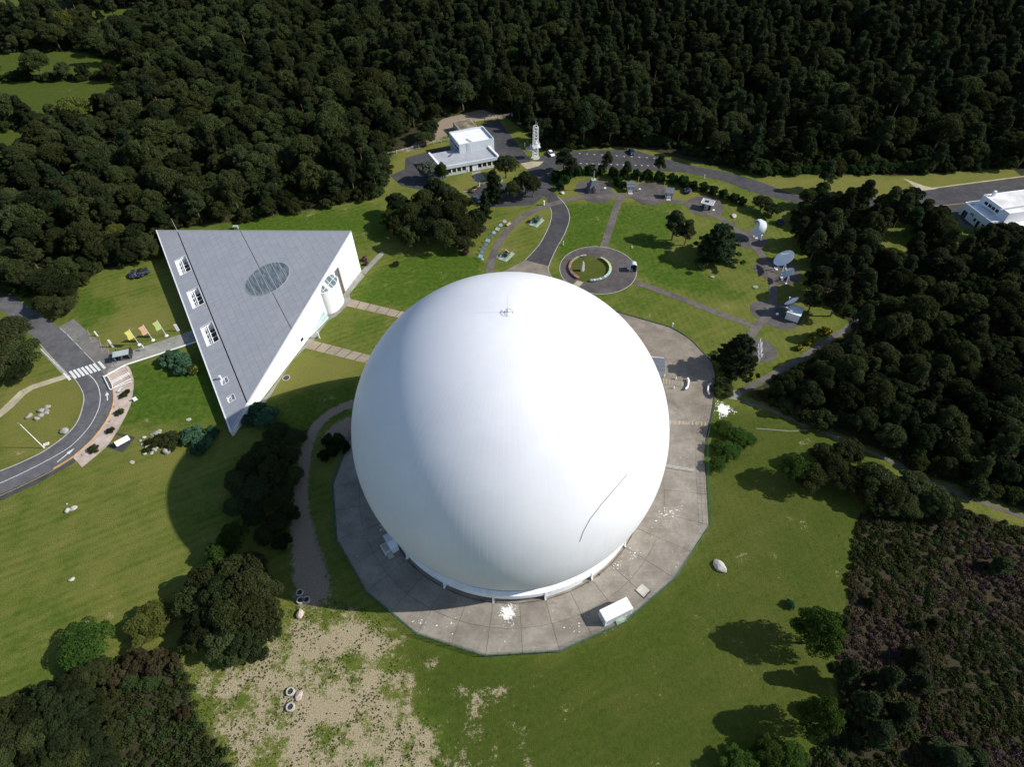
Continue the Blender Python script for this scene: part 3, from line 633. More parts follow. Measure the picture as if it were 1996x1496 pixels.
MB().path(dome_line([(0.04,0.46,50), (0.06,2.69,49.89), (0.12,5.05,49.6)]), .012, 4).build('guy_wire', MT['grey_wall'], radome)
MB().path(dome_line([(11.33,-29.16,24.73), (11.85,-28.39,26.83), (12.9,-27.22,28.8), (14.78,-25.48,30.5), (16.93,-23.49,31.63), (19.38,-21.03,32.36)], 6), .032, 5).build('hanging_cable', MT['dark_metal'], radome)
MB().path(dome_line([(19.38,-21.03,32.36), (21.73,-18.83,32.04), (24.33,-15.84,31.46), (26.42,-13.39,30.12), (27.97,-11.59,28.36), (28.94,-10.64,26.54)], 6), .022, 5).build('hanging_cable', MT['steel'], radome)
# ring beam, wall and fins
rb = MB().lathe([(28.0, 3.6), (28.55, 3.42), (29.55, 3.05), (29.6, 2.9), (29.6, 1.75), (29.2, 1.7), (28.6, 1.75)], 144).build('ring_beam', MT['ring_white'], radome, smooth=False)
MB().lathe([(28.62, 3.47), (28.74, 3.5), (28.74, 3.36)], 144).build('clamp_band', MT['steel'], rb)
for i in range(18):
    a1, a2 = A0 + R(20*i), A0 + R(20*(i+1))
    if i == 0: cuts = [(0, .62)]
    else: cuts = [(0, 1)]
    if i == 1: cuts = [(0, .80)]
    for (c0, c1) in cuts:
        rr = 29.35 if i in (1, 2, 3) else 28.7
        aa = [a1 + (a2-a1)*(c0+(c1-c0)*k/6) for k in range(7)]
        MB().prism([(rr*math.cos(a), rr*math.sin(a)) for a in aa] + [((rr-.3)*math.cos(a), (rr-.3)*math.sin(a)) for a in aa[::-1]], .1, 1.9).build('base_wall', MT['ring_white'], radome)
    m = MB(); a = a1
    ux, uy = math.cos(a), math.sin(a); tx, ty = -uy, ux
    prof = [(27.8, .1), (30.0, .1), (29.75, 1.0), (29.66, 2.95), (29.5, 3.1), (27.8, 3.1)]
    vs = [(r*ux + s*tx, r*uy + s*ty, z) for s in (-.17, .17) for (r, z) in prof]; n = len(prof)
    m._add(vs, [tuple(range(n))[::-1], tuple(range(n, 2*n))] + [(k, (k+1) % n, n+(k+1) % n, n+k) for k in range(n)])
    m.build('buttress', MT['ring_white'], radome)
MB().lathe([(26.5, .1), (26.5, 3.2)], 72).build('inner_wall', MT['dark_metal'], radome)
# small lean-to plant room on the left, and the door box on the right
c = (-25.57,-16.92); a = math.atan2(c[1], c[0]); pr = thing('plant_room', 'small white lean-to plant box against the left foot of the sphere', 'shed', (30.6*math.cos(a), 30.6*math.sin(a), .1), a)
MB().box((0, .2, .95), (1.5, 3.4, 1.9)).build('cabin', MT['white_metal'], pr); MB().box((.06, .95, 1.96), (1.7, 1.9, .1)).build('roof', MT['white_paint'], pr); MB().box((.06, -1.0, 1.95), (1.7, 1.9, .08)).build('roof', MT['grey_wall'], pr)
MB().box((.76, .6, .8), (.04, .9, 1.5)).build('door', MT['grey_wall'], pr)
dk = thing('loading_platform', 'small grey railed concrete platform beside the white plant box', 'platform', (-26.41,-18.06), a)
MB().box((0, 0, .4), (1.7, 2.2, .6)).build('deck', MT['concrete_light'], dk)
rl_ = MB()
for x, y in ((-.8, -1.05), (.8, -1.05), (.8, 1.05), (-.8, 1.05)): rl_.tube((x, y, .7), (x, y, 1.5), .05)
for z in (1.1, 1.5): rl_.tube((-.8, -1.05, z), (.8, -1.05, z), .045).tube((.8, -1.05, z), (.8, 1.05, z), .045).tube((.8, 1.05, z), (-.8, 1.05, z), .045)
rl_.build('railing', MT['white_metal'], dk); MB().box((0, 1.5, .3), (1.2, .7, .3)).box((0, 1.9, .18), (1.2, .5, .15)).build('step', MT['concrete_light'], dk)
c = (39.83,30.95); el = thing('entrance_lobby', 'grey flat roofed entrance box at the right edge of the sphere by the white bollards', 'porch', (c[0]-2.2, c[1]+.6, .06), R(-8))
MB().box((0, 0, 1.5), (5.2, 4.2, 3.0)).build('cabin', MT['grey_wall'], el); MB().box((.1, 0, 3.06), (5.6, 4.5, .14)).build('roof', MT['slate'], el); MB().box((2.62, 0, 1.2), (.06, 1.8, 2.2)).build('door', MT['dark_glass'], el); MB().box((0, 2.3, 3.16), (5.6, .12, .14)).build('roof_edge', MT['white_paint'], el)

# ------------------------------------------------------------------ green fence round the apron
def fence_run(root, pts, h, post_m, wire_m, step=2.5, r=.04, nw=8, base=0.0):
    cache = {}
    for a, b2 in zip(pts[:-1], pts[1:]):
        a, b2 = Vector(a), Vector(b2); d = b2 - a; n = max(1, round(d.length / step)); L = d.length / n; ang = math.atan2(d.y, d.x)
        for i in range(n):
            p = a + d * (i / n)
            if 'p' not in cache:
                t = MB().tube((0,0,0), (0,0,h+.1), r, n=6); cache['p'] = mesh_np('post', t.V, t.F, [post_m])
            add('post', cache['p'], root, (p.x, p.y, base))
            key = round(L, 2)
            if key not in cache:
                t = MB()
                for z in (.08, h*.35, h*.68, h): t.tube((0,0,z), (L,0,z), .022, n=4, cap=False)
                for k in range(1, nw): t.tube((L*k/nw,0,.05), (L*k/nw,0,h), .012, n=3, cap=False)
                cache[key] = mesh_np('mesh_panel', t.V, t.F, [wire_m])
            add('mesh_panel', cache[key], root, (p.x, p.y, base), ang)
fr = tag(thing('wire_fence', 'green welded wire fence running round the edge of the concrete apron', 'fence'), None)
OFF = 1.008
def cp_(k): return (corner_r(k % 18)*OFF*math.cos(A0+R(20*k)), corner_r(k % 18)*OFF*math.sin(A0+R(20*k)))
fpts = [[(51.31,19.77)][0], [(46.95,8.71)][0], cp_(5)] + [cp_(k) for k in range(4, -6, -1)] + [[(-38.76,10.37)][0]]
fence_run(fr, fpts, 1.9, MT['green_paint'], MT['green_paint'])
# white crash barriers, bollards and drains on the forecourt
def low_wall(name, label, pts, w, h, m, cat='barrier', z=.06):
    c = pts[len(pts)//2]; t = thing(name, label, cat, (c[0], c[1], z)); L = [(p[0]-c[0], p[1]-c[1]) for p in pts]
    n = len(L); b = MB(); l = offset_line(L, w/2); r_ = offset_line(L, -w/2)
    b.prism(l + r_[::-1], h*.45, h); b.build('rail', m, t); q = MB()
    for p in L: t2 = MB().box((p[0], p[1], h*.25), (.14, .14, h*.5)).build('post', MT['steel'], t)
    return t
low_wall('crash_barrier', 'cranked white crash barrier at the end of the slatted drain, nearer the sphere', [(46.45,28.47), (46.58,27.51), (46.23,26.45), (45.89,25.47), (45.08,24.75)], .34, .8, MT['white_paint'])
low_wall('crash_barrier', 'cranked white crash barrier at the outer edge of the forecourt, next to the bush', [(52.1,26.48), (51.28,25.79), (50.9,24.75), (50.7,23.88), (50.85,22.84)], .34, .8, MT['white_paint'])
for p, w in (((40.63,29.65), 'white bollard closest to the sphere by the slatted drain'), ((43.46,28.67), 'white bollard behind the middle of the slatted drain'), ((42.3,25.49), 'white bollard in front of the slatted drain')):
    t = thing('bollard', w, 'bollard', (p[0], p[1], .06), group='white bollards round the slatted drain'); MB().tube((0,0,0), (0,0,.8), .17, .15, 10).build('shaft', MT['white_paint'], t); MB().tube((0,0,.8), (0,0,.92), .15, .05, 10).build('cap', MT['white_paint'], t)
def slat_drain(label, a0, a1, b0, n):
    a0, a1, b0 = Vector(a0), Vector(a1), Vector(b0); t = thing('slatted_drain', label, 'drain', (a0.x, a0.y, .06)); d = a1 - a0; w = b0 - a0
    MB().prism([(0,0), (d.x,d.y), (d.x+w.x,d.y+w.y), (w.x,w.y)], 0.004, .008).build('bed', MT['tar'], t)
    for k in range(n):
        p = d * (k/n); q2 = d * ((k+.62)/n); MB().prism([(p.x,p.y), (q2.x,q2.y), (q2.x+w.x,q2.y+w.y), (p.x+w.x,p.y+w.y)], .01, .07).build('slat', MT['wood_pale'] if k % 3 else MT['concrete_light'], t)
slat_drain('slatted drain grating between the white bollards and the cranked barrier', (40.27,28.93), (45.9,27.44), (39.9,27.25), 22)
slat_drain('narrow slatted drain across the forecourt on the right of the sphere', (39.38,14.97), (48.63,14.35), (39.17,13.86), 26)
bg = thing('railing_gate', 'low grey rail gate lying across the apron in the tree shadow right of the sphere', 'gate', (35.85,1.34))
e = Vector((41.98,-0.06)) - Vector((35.85,1.34)); m = MB()
for z in (.5, 1.0): m.tube((0,0,z+.06), (e.x,e.y,z+.06), .035)
m.build('rail', MT['white_metal'], bg)
for k in range(5): MB().tube((e.x*k/4, e.y*k/4, 0), (e.x*k/4, e.y*k/4, 1.1), .04).build('post', MT['white_metal'], bg)
# shipping container
cc = (19.68,-32.3,2.6); ca = math.atan2(2.43, 5.45)
ct = thing('shipping_container', 'white corrugated shipping container on the front edge of the apron', 'container', (cc[0], cc[1], .12), ca)
CL, CW, CH = 6.06, 2.44, 2.55
def corr(L, H, n, d):      # corrugated sheet in the XZ plane, thickness along Y
    b = MB(); xs_ = []
    for k in range(n):
        x0 = -L/2 + L*k/n; s = L/n; xs_ += [(x0, 0), (x0+s*.3, 0), (x0+s*.5, d), (x0+s*.8, d)]
    xs_.append((L/2, 0)); v = [(x, y, 0) for x, y in xs_] + [(x, y, H) for x, y in xs_]; n2 = len(xs_)
    b._add(v, [(i, i+1, n2+i+1, n2+i) for i in range(n2-1)]); return b
for s, nm in ((-1, 0), (1, 1)):
    o = corr(CL-.2, CH-.3, 22, -.06 if s < 0 else .06).build('side_wall', MT['white_metal'], ct, (0, s*(CW/2-.07), .15))
rf = corr(CL-.2, CW-.16, 22, .045); o = rf.build('roof', MT['white_metal'], ct, (0, 0, CH-.03)); o.rotation_euler = (R(90), 0, 0); o.location = (0, CW/2-.08, CH-.05)
for x in (-1, 1):
    for y in (-1, 1): MB().box((x*(CL/2-.08), y*(CW/2-.08), CH/2), (.16, .16, CH)).build('corner_post', MT['white_paint'], ct)
for y in (-1, 1):
    for z in (.08, CH-.07): MB().box((0, y*(CW/2-.06), z), (CL-.32, .12, .14)).build('rail', MT['white_paint'], ct)
for x in (-1, 1):
    for z in (.08, CH-.07): MB().box((x*(CL/2-.06), 0, z), (.12, CW-.32, .14)).build('rail', MT['white_paint'], ct)
o = corr(CW-.3, CH-.3, 9, .05).build('end_wall', MT['white_metal'], ct, (CL/2-.1, 0, .15), rz=R(90))
for y in (-.57, .57):
    dd = MB().box((0, 0, CH/2), (.06, 1.1, CH-.34)).build('door', MT['white_metal'], ct, (-CL/2+.08, y, 0))
    MB().tube((-.07, .2*(1 if y < 0 else -1), .2), (-.07, .2*(1 if y < 0 else -1), CH-.25), .03).build('lock_bar', MT['steel'], dd)
tp = thing('tarpaulin_sheet', 'folded pale green tarpaulin leaning at the container foot by the fence', 'tarpaulin', (20.67,-33.56), ca)
q = random.Random(2); b = MB(); vs = []
for i in range(7):
    for j in range(4): vs.append((-1.1+i*.37, -.5+j*.33, .12+.55*(j/3)+q.uniform(-.06,.06)+.05*math.sin(i)))
b._add(vs, [(i*4+j, (i+1)*4+j, (i+1)*4+j+1, i*4+j+1) for i in range(6) for j in range(3)]); b.build('cloth', MT['pale_green_rail'], tp, smooth=True)
ht = thing('concrete_hatch', 'flat square concrete hatch with dark joints at the apron edge right of the container', 'hatch', (*(25.88,-27.68), .1), R(42))
MB().box((0, 0, .03), (2.0, 2.0, .05)).build('lid', MT['concrete_light'], ht); MB().box((-1.1, 0, .05), (.16, 2.4, .1)).build('frame_bar', MT['tar'], ht); MB().box((0, -1.1, .05), (2.04, .16, .1)).build('frame_bar', MT['tar'], ht)

# ------------------------------------------------------------------ triangular museum
RA, RB, RT = Vector((-116.15,94.89,4.5)), Vector((-46.53,77.17,14.7)), Vector((-67.99,12.6,2))
mus = thing('museum', 'white walled museum with a big tilted triangular grey roof and round skylight', 'museum', (RT.x, RT.y, 0))
U = (RT - RA).normalized(); NR = U.cross(RB - RA).normalized(); NR = NR if NR.z > 0 else -NR
VV = NR.cross(U); VV = VV if VV.dot(RB - RA) > 0 else -VV
uB, vB, uT = (RB - RA).dot(U), (RB - RA).dot(VV), (RT - RA).dot(U)
def clip(poly, a, b, c):          # keep a*u+b*v<=c
    out = []; n = len(poly)
    for i in range(n):
        p, q = poly[i], poly[(i+1) % n]; dp, dq = a*p[0]+b*p[1]-c, a*q[0]+b*q[1]-c
        if dp <= 0: out.append(p)
        if (dp < 0 < dq) or (dq < 0 < dp): t = dp/(dp-dq); out.append((p[0]+(q[0]-p[0])*t, p[1]+(q[1]-p[1])*t))
    return out
TRI = [(0, 0), (uT, 0), (uB, vB)]
off0 = Vector((RT.x, RT.y, 0))
def roof_piece(name, poly, t0, t1, mat, parent=mus, loc0=True):
    if len(poly) < 3: return None
    a = sum(poly[i][0]*poly[(i+1) % len(poly)][1]-poly[(i+1) % len(poly)][0]*poly[i][1] for i in range(len(poly)))
    if abs(a) < .02: return None
    pt = lambda p, t: RA + U*p[0] + VV*p[1] + NR*t - off0
    n = len(poly); vs = [pt(p, t0) for p in poly] + [pt(p, t1) for p in poly]
    fs = [tuple(range(n)), tuple(range(n, 2*n))] + [(i, (i+1) % n, n+(i+1) % n, n+i) for i in range(n)]
    me = mesh_np(name, vs, fs, [mat]); bm = bmesh.new(); bm.from_mesh(me); bmesh.ops.recalc_face_normals(bm, faces=bm.faces); bm.to_mesh(me); bm.free()
    at = me.attributes.new('uvroof', 'FLOAT_VECTOR', 'POINT'); at.data.foreach_set('vector', [c for p in poly + poly for c in (p[1], p[0], 0.0)])
    return add(name, me, parent)
HOLES = [(20.7, 29.0, 2.1, 5.72), (38.0, 46.3, 2.1, 5.72), (55.4, 63.8, 2.1, 5.72), (77.9, 79.9, 2.1, 3.98), (84.6, 86.6, 2.1, 3.98)]
edges = [.35, 2.1, 3.98, 5.72, 6.0]
segs = [(edges[i], edges[i+1]) for i in range(4)]
w2 = (23.9 - 6.38) / 9; segs += [(6.38 + w2*i, 6.38 + w2*(i+1)) for i in range(9)]
w3 = (vB - 24.06) / 14; segs += [(24.06 + w3*i, 24.06 + w3*(i+1)) for i in range(14)]
G = .012
for (v0, v1) in segs:
    g0 = 0 if v0 in (2.1, 3.98, 5.72) else G
    base = clip(clip(TRI, 0, -1, -(v0+g0)), 0, 1, v1 - (0 if v1 in (2.1, 3.98, 5.72) else G))
    hs = sorted(h for h in HOLES if h[2] < (v0+v1)/2 < h[3]); cur = -1e3
    for h in hs + [(1e3, 0, 0, 0)]:
        pc = clip(clip(base, -1, 0, -cur), 1, 0, h[0]); roof_piece('roof_strip', pc, -.30, 0, MT['roof_tiles']); cur = h[1]
roof_piece('roof_edge', clip(TRI, 0, 1, .33), -.34, .06, MT['white_metal'])
ed = MB()
def rp(u, v, t=0.0): return RA + U*u + VV*v + NR*t - off0
ed.tube(rp(0, .05, .05), rp(uT, .05, .05), .05); ed.tube(rp(0, 0, .05), rp(uB, vB, .05), .05); ed.tube(rp(uB, vB, .05), rp(uT, 0, .05), .05)
ed.build('eaves_trim', MT['white_metal'], mus)
roof_piece('gutter', clip(clip(TRI, 0, -1, -6.0), 0, 1, 6.38), -.5, -.42, MT['dark_metal'])
roof_piece('roof_seam', clip(clip(TRI, 0, -1, -23.88), 0, 1, 24.08), -.3, -.2, MT['dark_metal'])
# recessed roof courts
for k, (u0, u1, v0, v1) in enumerate(HOLES):
    big = k < 3; D = 2.4 if big else 1.3
    ins = [(u0, v0), (u1, v0), (u1, v1), (u0, v1)]
    cen = rp((u0+u1)/2, (v0+v1)/2, -D)
    court = roof_piece('roof_court', [(u0-.05, v0-.05), (u1+.05, v0-.05), (u1+.05, v1+.05), (u0-.05, v1+.05)], -D-.1, -D, MT['dark_metal'] if big else MT['grey_wall'])
    for a, b2 in (((u0-.1, v0), (u0, v1)), ((u1, v0), (u1+.1, v1)), ((u0, v0-.1), (u1, v0)), ((u0, v1), (u1, v1+.1))):
        roof_piece('side_panel', [(a[0], a[1]), (b2[0], a[1]), (b2[0], b2[1]), (a[0], b2[1])], -D, .05, MT['white_paint'], court)
    if big:
        roof_piece('slatted_shelf', [(u0+.05, v0+.05), (u1-.05, v0+.05), (u1-.05, v0+.75), (u0+.05, v0+.75)], -.75, -.65, MT['white_metal'], court)
        fr_ = MB()
        vm = v0 + 1.75
        for uu in (u0+.3, (u0*.66+u1*.34), (u0*.42+u1*.58), (u0*.25+u1*.75), u1-.3): fr_.tube(rp(uu, v0+.7, -.8), rp(uu, vm+.1, -.8), .07)
        fr_.tube(rp(u0, vm, -.7), rp(u1, vm, -.7), .13); fr_.tube(rp(u0, v0+1.2, -.8), rp(u1, v0+1.2, -.8), .06)
        for f_ in (.42, .66): fr_.tube(rp(u0+(u1-u0)*f_, vm, -.7), rp(u0+(u1-u0)*f_, v1, -.7), .08)
        for i in range(8): fr_.tube(rp(u0+(u1-u0)*i/8, v0+.75 if i % 2 else vm, -.75), rp(u0+(u1-u0)*(i+1)/8, vm if i % 2 else v0+.75, -.75), .045)
        fr_.build('truss', MT['white_paint'], court)
    else:
        fr_ = MB(); fr_.tube(rp(u0, v0+.9, -.5), rp(u1, v0+.9, -.5), .09); fr_.tube(rp(u0+.6, v0, -.5), rp(u1-.4, v1, -.6), .06); fr_.build('truss', MT['white_paint'], court)
p = rp(77.6, 2.6, 0) + off0
vt = MB().tube((0,0,0), (0,0,1.0), .22, n=10).tube((0,0,1.0), (0,0,1.15), .34, n=10).build('roof_vent', MT['white_metal'], mus, rp(77.7, 2.5, 0))
# round skylight: panes on a ring of bars
SKC, SKR = (50.8, 24.6), 6.45
circ = [(SKC[0]+SKR*math.cos(2*math.pi*i/64)*.96, SKC[1]+SKR*math.sin(2*math.pi*i/64)*1.04) for i in range(64)]
sk = roof_piece('skylight', [(SKC[0]+(p[0]-SKC[0])*1.03, SKC[1]+(p[1]-SKC[1])*1.03) for p in circ], .01, .08, MT['frame_beige'])
vst = [SKC[1]-6.9+i*1.97 for i in range(8)]; ust = [SKC[0]-6.6+i*1.32 for i in range(11)]
for i in range(7):
    for j in range(10):
        pc = circ
        for (a, b2, c) in ((-1, 0, -ust[j]-.03), (1, 0, ust[j+1]-.03), (0, -1, -vst[i]-.11), (0, 1, vst[i+1]-.11)): pc = clip(pc, a, b2, c) if len(pc) > 2 else pc
        if len(pc) > 2: roof_piece('pane', pc, .07, .12, MT['skylight_glass'], sk)
ms = MB(); ms.tube((0,0,0), (0,0,5.0), .05, .02, 5); ms.build('antenna_mast', MT['white_metal'], mus, rp(7.0, 6.3, 0))
# right-hand wall made of tall white panels
d2 = Vector((RT.x-RB.x, RT.y-RB.y)); WL = d2.length; d2.normalize(); no = Vector((-d2.y, d2.x)); no = no if no.x > 0 else -no
def wz(s): return RB.z + (RT.z - RB.z) * s / WL - .12
def wpt(s, o, z): q = Vector((RB.x, RB.y)) + d2*s + no*o; return Vector((q.x, q.y, z)) - off0
def wall_piece(name, poly, o0, o1, mat, parent=mus):
    if len(poly) < 3: return None
    n = len(poly); vs = [wpt(p[0], o0, p[1]) for p in poly] + [wpt(p[0], o1, p[1]) for p in poly]
    fs = [tuple(range(n)), tuple(range(n, 2*n))] + [(i, (i+1) % n, n+(i+1) % n, n+i) for i in range(n)]
    me = mesh_np(name, vs, fs, [mat]); bm = bmesh.new(); bm.from_mesh(me); bmesh.ops.recalc_face_normals(bm, faces=bm.faces); bm.to_mesh(me); bm.free()
    return add(name, me, parent)
cuts = [0, 2.15, 4.3, 6.45, 8.6, 10.4, 13.0, 15.1, 17.2, 19.3, 21.5, 23.5, 25.6, 27.7, 29.8, 31.9, 34.0, 35.3, 37.4, 39.5, 41.6, 43.7, 45.8, 47.9, 50.0, 52.1, 54.2, 56.3, 58.4, 60.5, 62.6, 64.7, WL-.1]
mk('wall_white', (.80,.80,.80), .5, .04, .3)
for s0, s1 in zip(cuts[:-1], cuts[1:]):
    z0 = 9.3 if s0 == 10.4 else 0
    rows = [z0] + [z for z in (3.2, 6.4, 9.6, 12.8) if z > z0 + .3] + [99]
    a, b2 = s0 + .012, s1 - .012
    for r0, r1 in zip(rows[:-1], rows[1:]):
        pc = clip(clip([(a, z0), (b2, z0), (b2, wz(b2)), (a, wz(a))], 0, -1, -(r0+.01)), 0, 1, r1-.01)
        if len(pc) > 2 and s0 != 34.0: wall_piece('wall_panel', pc, -.25, 0, MT['wall_white'])
        elif len(pc) > 2:
            if r0 == 0: wall_piece('wall_panel', clip(pc, 0, 1, 1.4), -.25, 0, MT['wall_white']); wall_piece('wall_panel', clip(pc, 0, -1, -2.5), -.25, 0, MT['wall_white'])
            else: wall_piece('wall_panel', pc, -.25, 0, MT['wall_white'])
for a, b2 in ((34.02, 34.6), (34.72, 35.28)): wall_piece('window', [(a, 1.4), (b2, 1.4), (b2, 2.5), (a, 2.5)], -.2, -.12, MT['dark_glass'])
gl = wall_piece('glazed_slot', [(10.4, 0), (13.0, 0), (13.0, 9.3), (10.4, 9.3)], -.9, -.8, MT['dark_glass'])
wall_piece('slot_frame', [(10.3, 0), (10.75, 0), (10.75, 9.3), (10.3, 9.3)], -.85, .06, MT['stone_pink'])
for k in range(15): wall_piece('louvre', [(10.8, .4+k*.6), (12.95, .4+k*.6), (12.95, .5+k*.6), (10.8, .5+k*.6)], -.7, -.15, MT['steel'], gl)
# half-round stair tower
tw = MB(); C0, HW, DP, TH = 17.3, 4.15, 2.35, 7.9; NTW = 24
pt = lambda k, z, e=1.0: wpt(C0 - HW*e*math.cos(math.pi*k/NTW), DP*e*math.sin(math.pi*k/NTW), z)
for k in range(NTW):
    q = MB(); g = .06
    q._add([pt(k+g, 0), pt(k+1-g, 0), pt(k+1-g, TH), pt(k+g, TH), pt(k+g, 0, .95), pt(k+1-g, 0, .95), pt(k+1-g, TH, .95), pt(k+g, TH, .95)], [(0,1,2,3),(5,4,7,6),(3,2,6,7),(0,3,7,4),(1,5,6,2),(0,4,5,1)])
    q.build('tower_panel', MT['wall_white'], mus)
cop = MB()
for k in range(NTW): cop.tube(pt(k, TH+.05, .98), pt(k+1, TH+.05, .98), .13, n=6)
cop.build('tower_coping', MT['white_paint'], mus)
def top_pt(k, f): return pt(k, TH, .95).lerp(wpt(C0 - HW*.95*math.cos(math.pi*k/NTW), .03, TH + .15 + 2.3*math.sin(math.pi*k/NTW)), f)
b = MB(); b._add([top_pt(k, f) for k in range(NTW+1) for f in (0, 1)], [(2*k, 2*k+2, 2*k+3, 2*k+1) for k in range(NTW)]); tg = b.build('tower_rooflight', simple('tower_glass', (.10,.14,.15), .1, .3, .4, spec=.6), mus)
br_ = MB()
for k in (5, 9, 13, 17, 20): br_.tube(top_pt(k, 0), top_pt(k, 1), .075)
for k in range(NTW): br_.tube(top_pt(k, .5), top_pt(k+1, .5), .06); br_.tube(top_pt(k, 1), top_pt(k+1, 1), .10)
br_.build('glazing_bar', MT['white_paint'], tg)
# glazed wedge at the foot of the wall
wg = MB(); a, b2, c, d = wpt(22.6, 0, 2.6), wpt(22.8, 1.1, .1), wpt(31.2, .05, .1), wpt(22.6, 0, .1)
wg._add([a, b2, c, d], [(0,1,2), (0,3,1)]); wgo = wg.build('glass_wedge', MT['pale_glass'], mus)
MB().tube(a, b2, .06).tube(b2, c, .06).tube(a, c, .06).tube(wpt(22.7, .55, 1.35), c, .05).build('glazing_bar', MT['white_paint'], wgo)
# rear and left walls
def plain_wall(p, q, zp, zq, inset):
    d = (Vector(q)-Vector(p)).normalized(); nn_ = Vector((-d.y, d.x))*inset; b = MB(); p = Vector(p)+nn_; q = Vector(q)+nn_
    b._add([Vector((p.x, p.y, 0))-off0, Vector((q.x, q.y, 0))-off0, Vector((q.x, q.y, zq))-off0, Vector((p.x, p.y, zp))-off0], [(0,1,2,3)])
    b.build('wall', MT['wall_white'], mus)
plain_wall((RB.x, RB.y), (RA.x, RA.y), RB.z-.3, RA.z-.3, .12); plain_wall((RA.x, RA.y), (RT.x, RT.y), RA.z-.3, RT.z-.3, .6)
# ------------------------------------------------------------------ rear office building
def block(name, c0, c1, c3, z0, z1, mat, parent, org, roof=None, par=.0, t=.25):
    a, b2, d = Vector(c0[:2]), Vector(c1[:2]), Vector(c3[:2]); c = b2 + d - a; o = Vector(org[:2])
    poly = [(p.x-o.x, p.y-o.y) for p in (a, b2, c, d)]
    MB().prism(poly, z0, z1).build('wall' if name is None else name, mat, parent)
    cx = sum(p[0] for p in poly)/4; cy = sum(p[1] for p in poly)/4
    if roof:
        ip = [(cx+(p[0]-cx)*.955, cy+(p[1]-cy)*.94) for p in poly]; MB().prism(ip, z1, z1+.04).build('roof', roof, parent)
    if par:
        for i in range(4):
            p, q = poly[i], poly[(i+1) % 4]; k = lambda w: (cx+(w[0]-cx)*.955, cy+(w[1]-cy)*.94)
            MB().prism([p, q, k(q), k(p)], z1+.002, z1+par).build('parapet', mat, parent)
    return poly
def face_boxes(name, p, q, org, items, mat, parent, depth=.08):
    p, q, o = Vector(p[:2]), Vector(q[:2]), Vector(org[:2]); d = (q-p); L = d.length; d.normalize(); ang = math.atan2(d.y, d.x)
    for (s, w, z, h) in items:
        c = p + d*s; b = MB().box((0, 0, 0), (w, depth*2, h)).build(name, mat, parent, (c.x-o.x, c.y-o.y, z+h/2), rz=ang)
oc = (-15.6, 141.0)
off = thing('office_building', 'two storey grey and white office block with flat roofs behind the trees, before the forest', 'building', oc)
LA, LB, LC, LD = Vector((-29.6,144.0)), Vector((-8.2,150.6)), Vector((-3.3,140.6)), Vector((-24.7,133.4))
LA = LD + (LB - LC)
block('lower_wall', LD, LC, LA, 0, 4.0, MT['grey_wall'], off, oc, MT['grey_roof'])
fd = (LC-LD).normalized(); fn = Vector((fd.y, -fd.x))
fa = LD + fn*.35; fb = LC + fn*.35
b = MB().prism([(p.x-oc[0], p.y-oc[1]) for p in (LD + fn*.02, LC + fn*.02, LC + fn*.5, LD + fn*.5)], 2.9, 4.1).build('fascia', MT['grey_wall'], off)
items = [(1.2+i*1.95, 1.45, 1.15, 1.45) for i in range(5)] + [(15.2+i*1.95, 1.45, 1.15, 1.45) for i in range(4)]
face_boxes('window', LD, LC, oc, items, MT['dark_glass'], off, .06)
face_boxes('pillar', LD, LC, oc, [(2.17+i*1.95, .4, .9, 2.0) for i in range(5)] + [(16.17+i*1.95, .4, .9, 2.0) for i in range(3)] + [(10.7, .5, .1, 2.8), (14.2, .6, .1, 2.8)], MT['white_paint'], off, .14)
face_boxes('door', LD, LC, oc, [(11.7, 1.1, .1, 2.5)], MT['dark_glass'], off, .07); face_boxes('entrance_panel', LD, LC, oc, [(13.0, 1.5, .1, 2.6)], MT['white_paint'], off, .08)
for p, q in ((LD, LA), (LC, LB)):
    d = (q-p).normalized(); n_ = Vector((-d.y, d.x)); poly = [p+n_*.45-d*.4, q+n_*.45, q-n_*.25, p-n_*.25-d*.4]
    MB().prism([(w.x-oc[0], w.y-oc[1]) for w in poly], 3.98, 4.75).build('parapet', MT['white_paint'], off)
UA, UB, UD = Vector((-22.4,154.2)), Vector((-9.2,158.9)), Vector((-17.9,143.6))
block('upper_wall', UD, UD + (UB-UA), UA, 0.01, 6.7, MT['grey_wall'], off, oc, MT['white_roof'], .75)
UC = UD + (UB-UA)
face_boxes('window', UC, UB, oc, [(2.0+i*2.0, 1.5, 5.0, .8) for i in range(4)], MT['dark_glass'], off, .06)
face_boxes('window', UD, UA, oc, [(2.0+i*2.4, 1.7, 4.6, .9) for i in range(4)], MT['dark_glass'], off, .06)
cx, cy = UD.x-oc[0]+1.2, UD.y-oc[1]+2.6; MB().box((cx+2.4, cy+1.9, 6.86), (.7, 3.6, .12), rz=R(38)).build('roof_hatch', MT['grey_roof'], off)
MB().box((LA.x+8.2-oc[0], LA.y-1.0-oc[1], 4.1), (.9, 3.4, .12), rz=R(-25)).build('roof_hatch', MT['slate'], off)
b = MB(); x, y = UD.x+3.0-oc[0], UD.y+.9-oc[1]
for k in range(3): b.tube((x+k*.7, y+k*.2, 4), (x+k*.7, y+k*.2, 8.3-.3*k), .05)
b.tube((x, y, 7.2), (x+1.4, y+.4, 7.2), .04); b.build('roof_aerial', MT['white_metal'], off)
st = MB(); s0 = UD - (UB-UA).normalized()*.9
for k in range(6): st.box((s0.x-oc[0]-.1*k, s0.y-oc[1]+.5*k+.4, .6+.6*k), (1.0, .5, .08))
for k in range(4): st.tube((s0.x-oc[0]-.5, s0.y-oc[1]+k*.9+.2, 0), (s0.x-oc[0]-.5, s0.y-oc[1]+k*.9+.2, 4.6), .05)
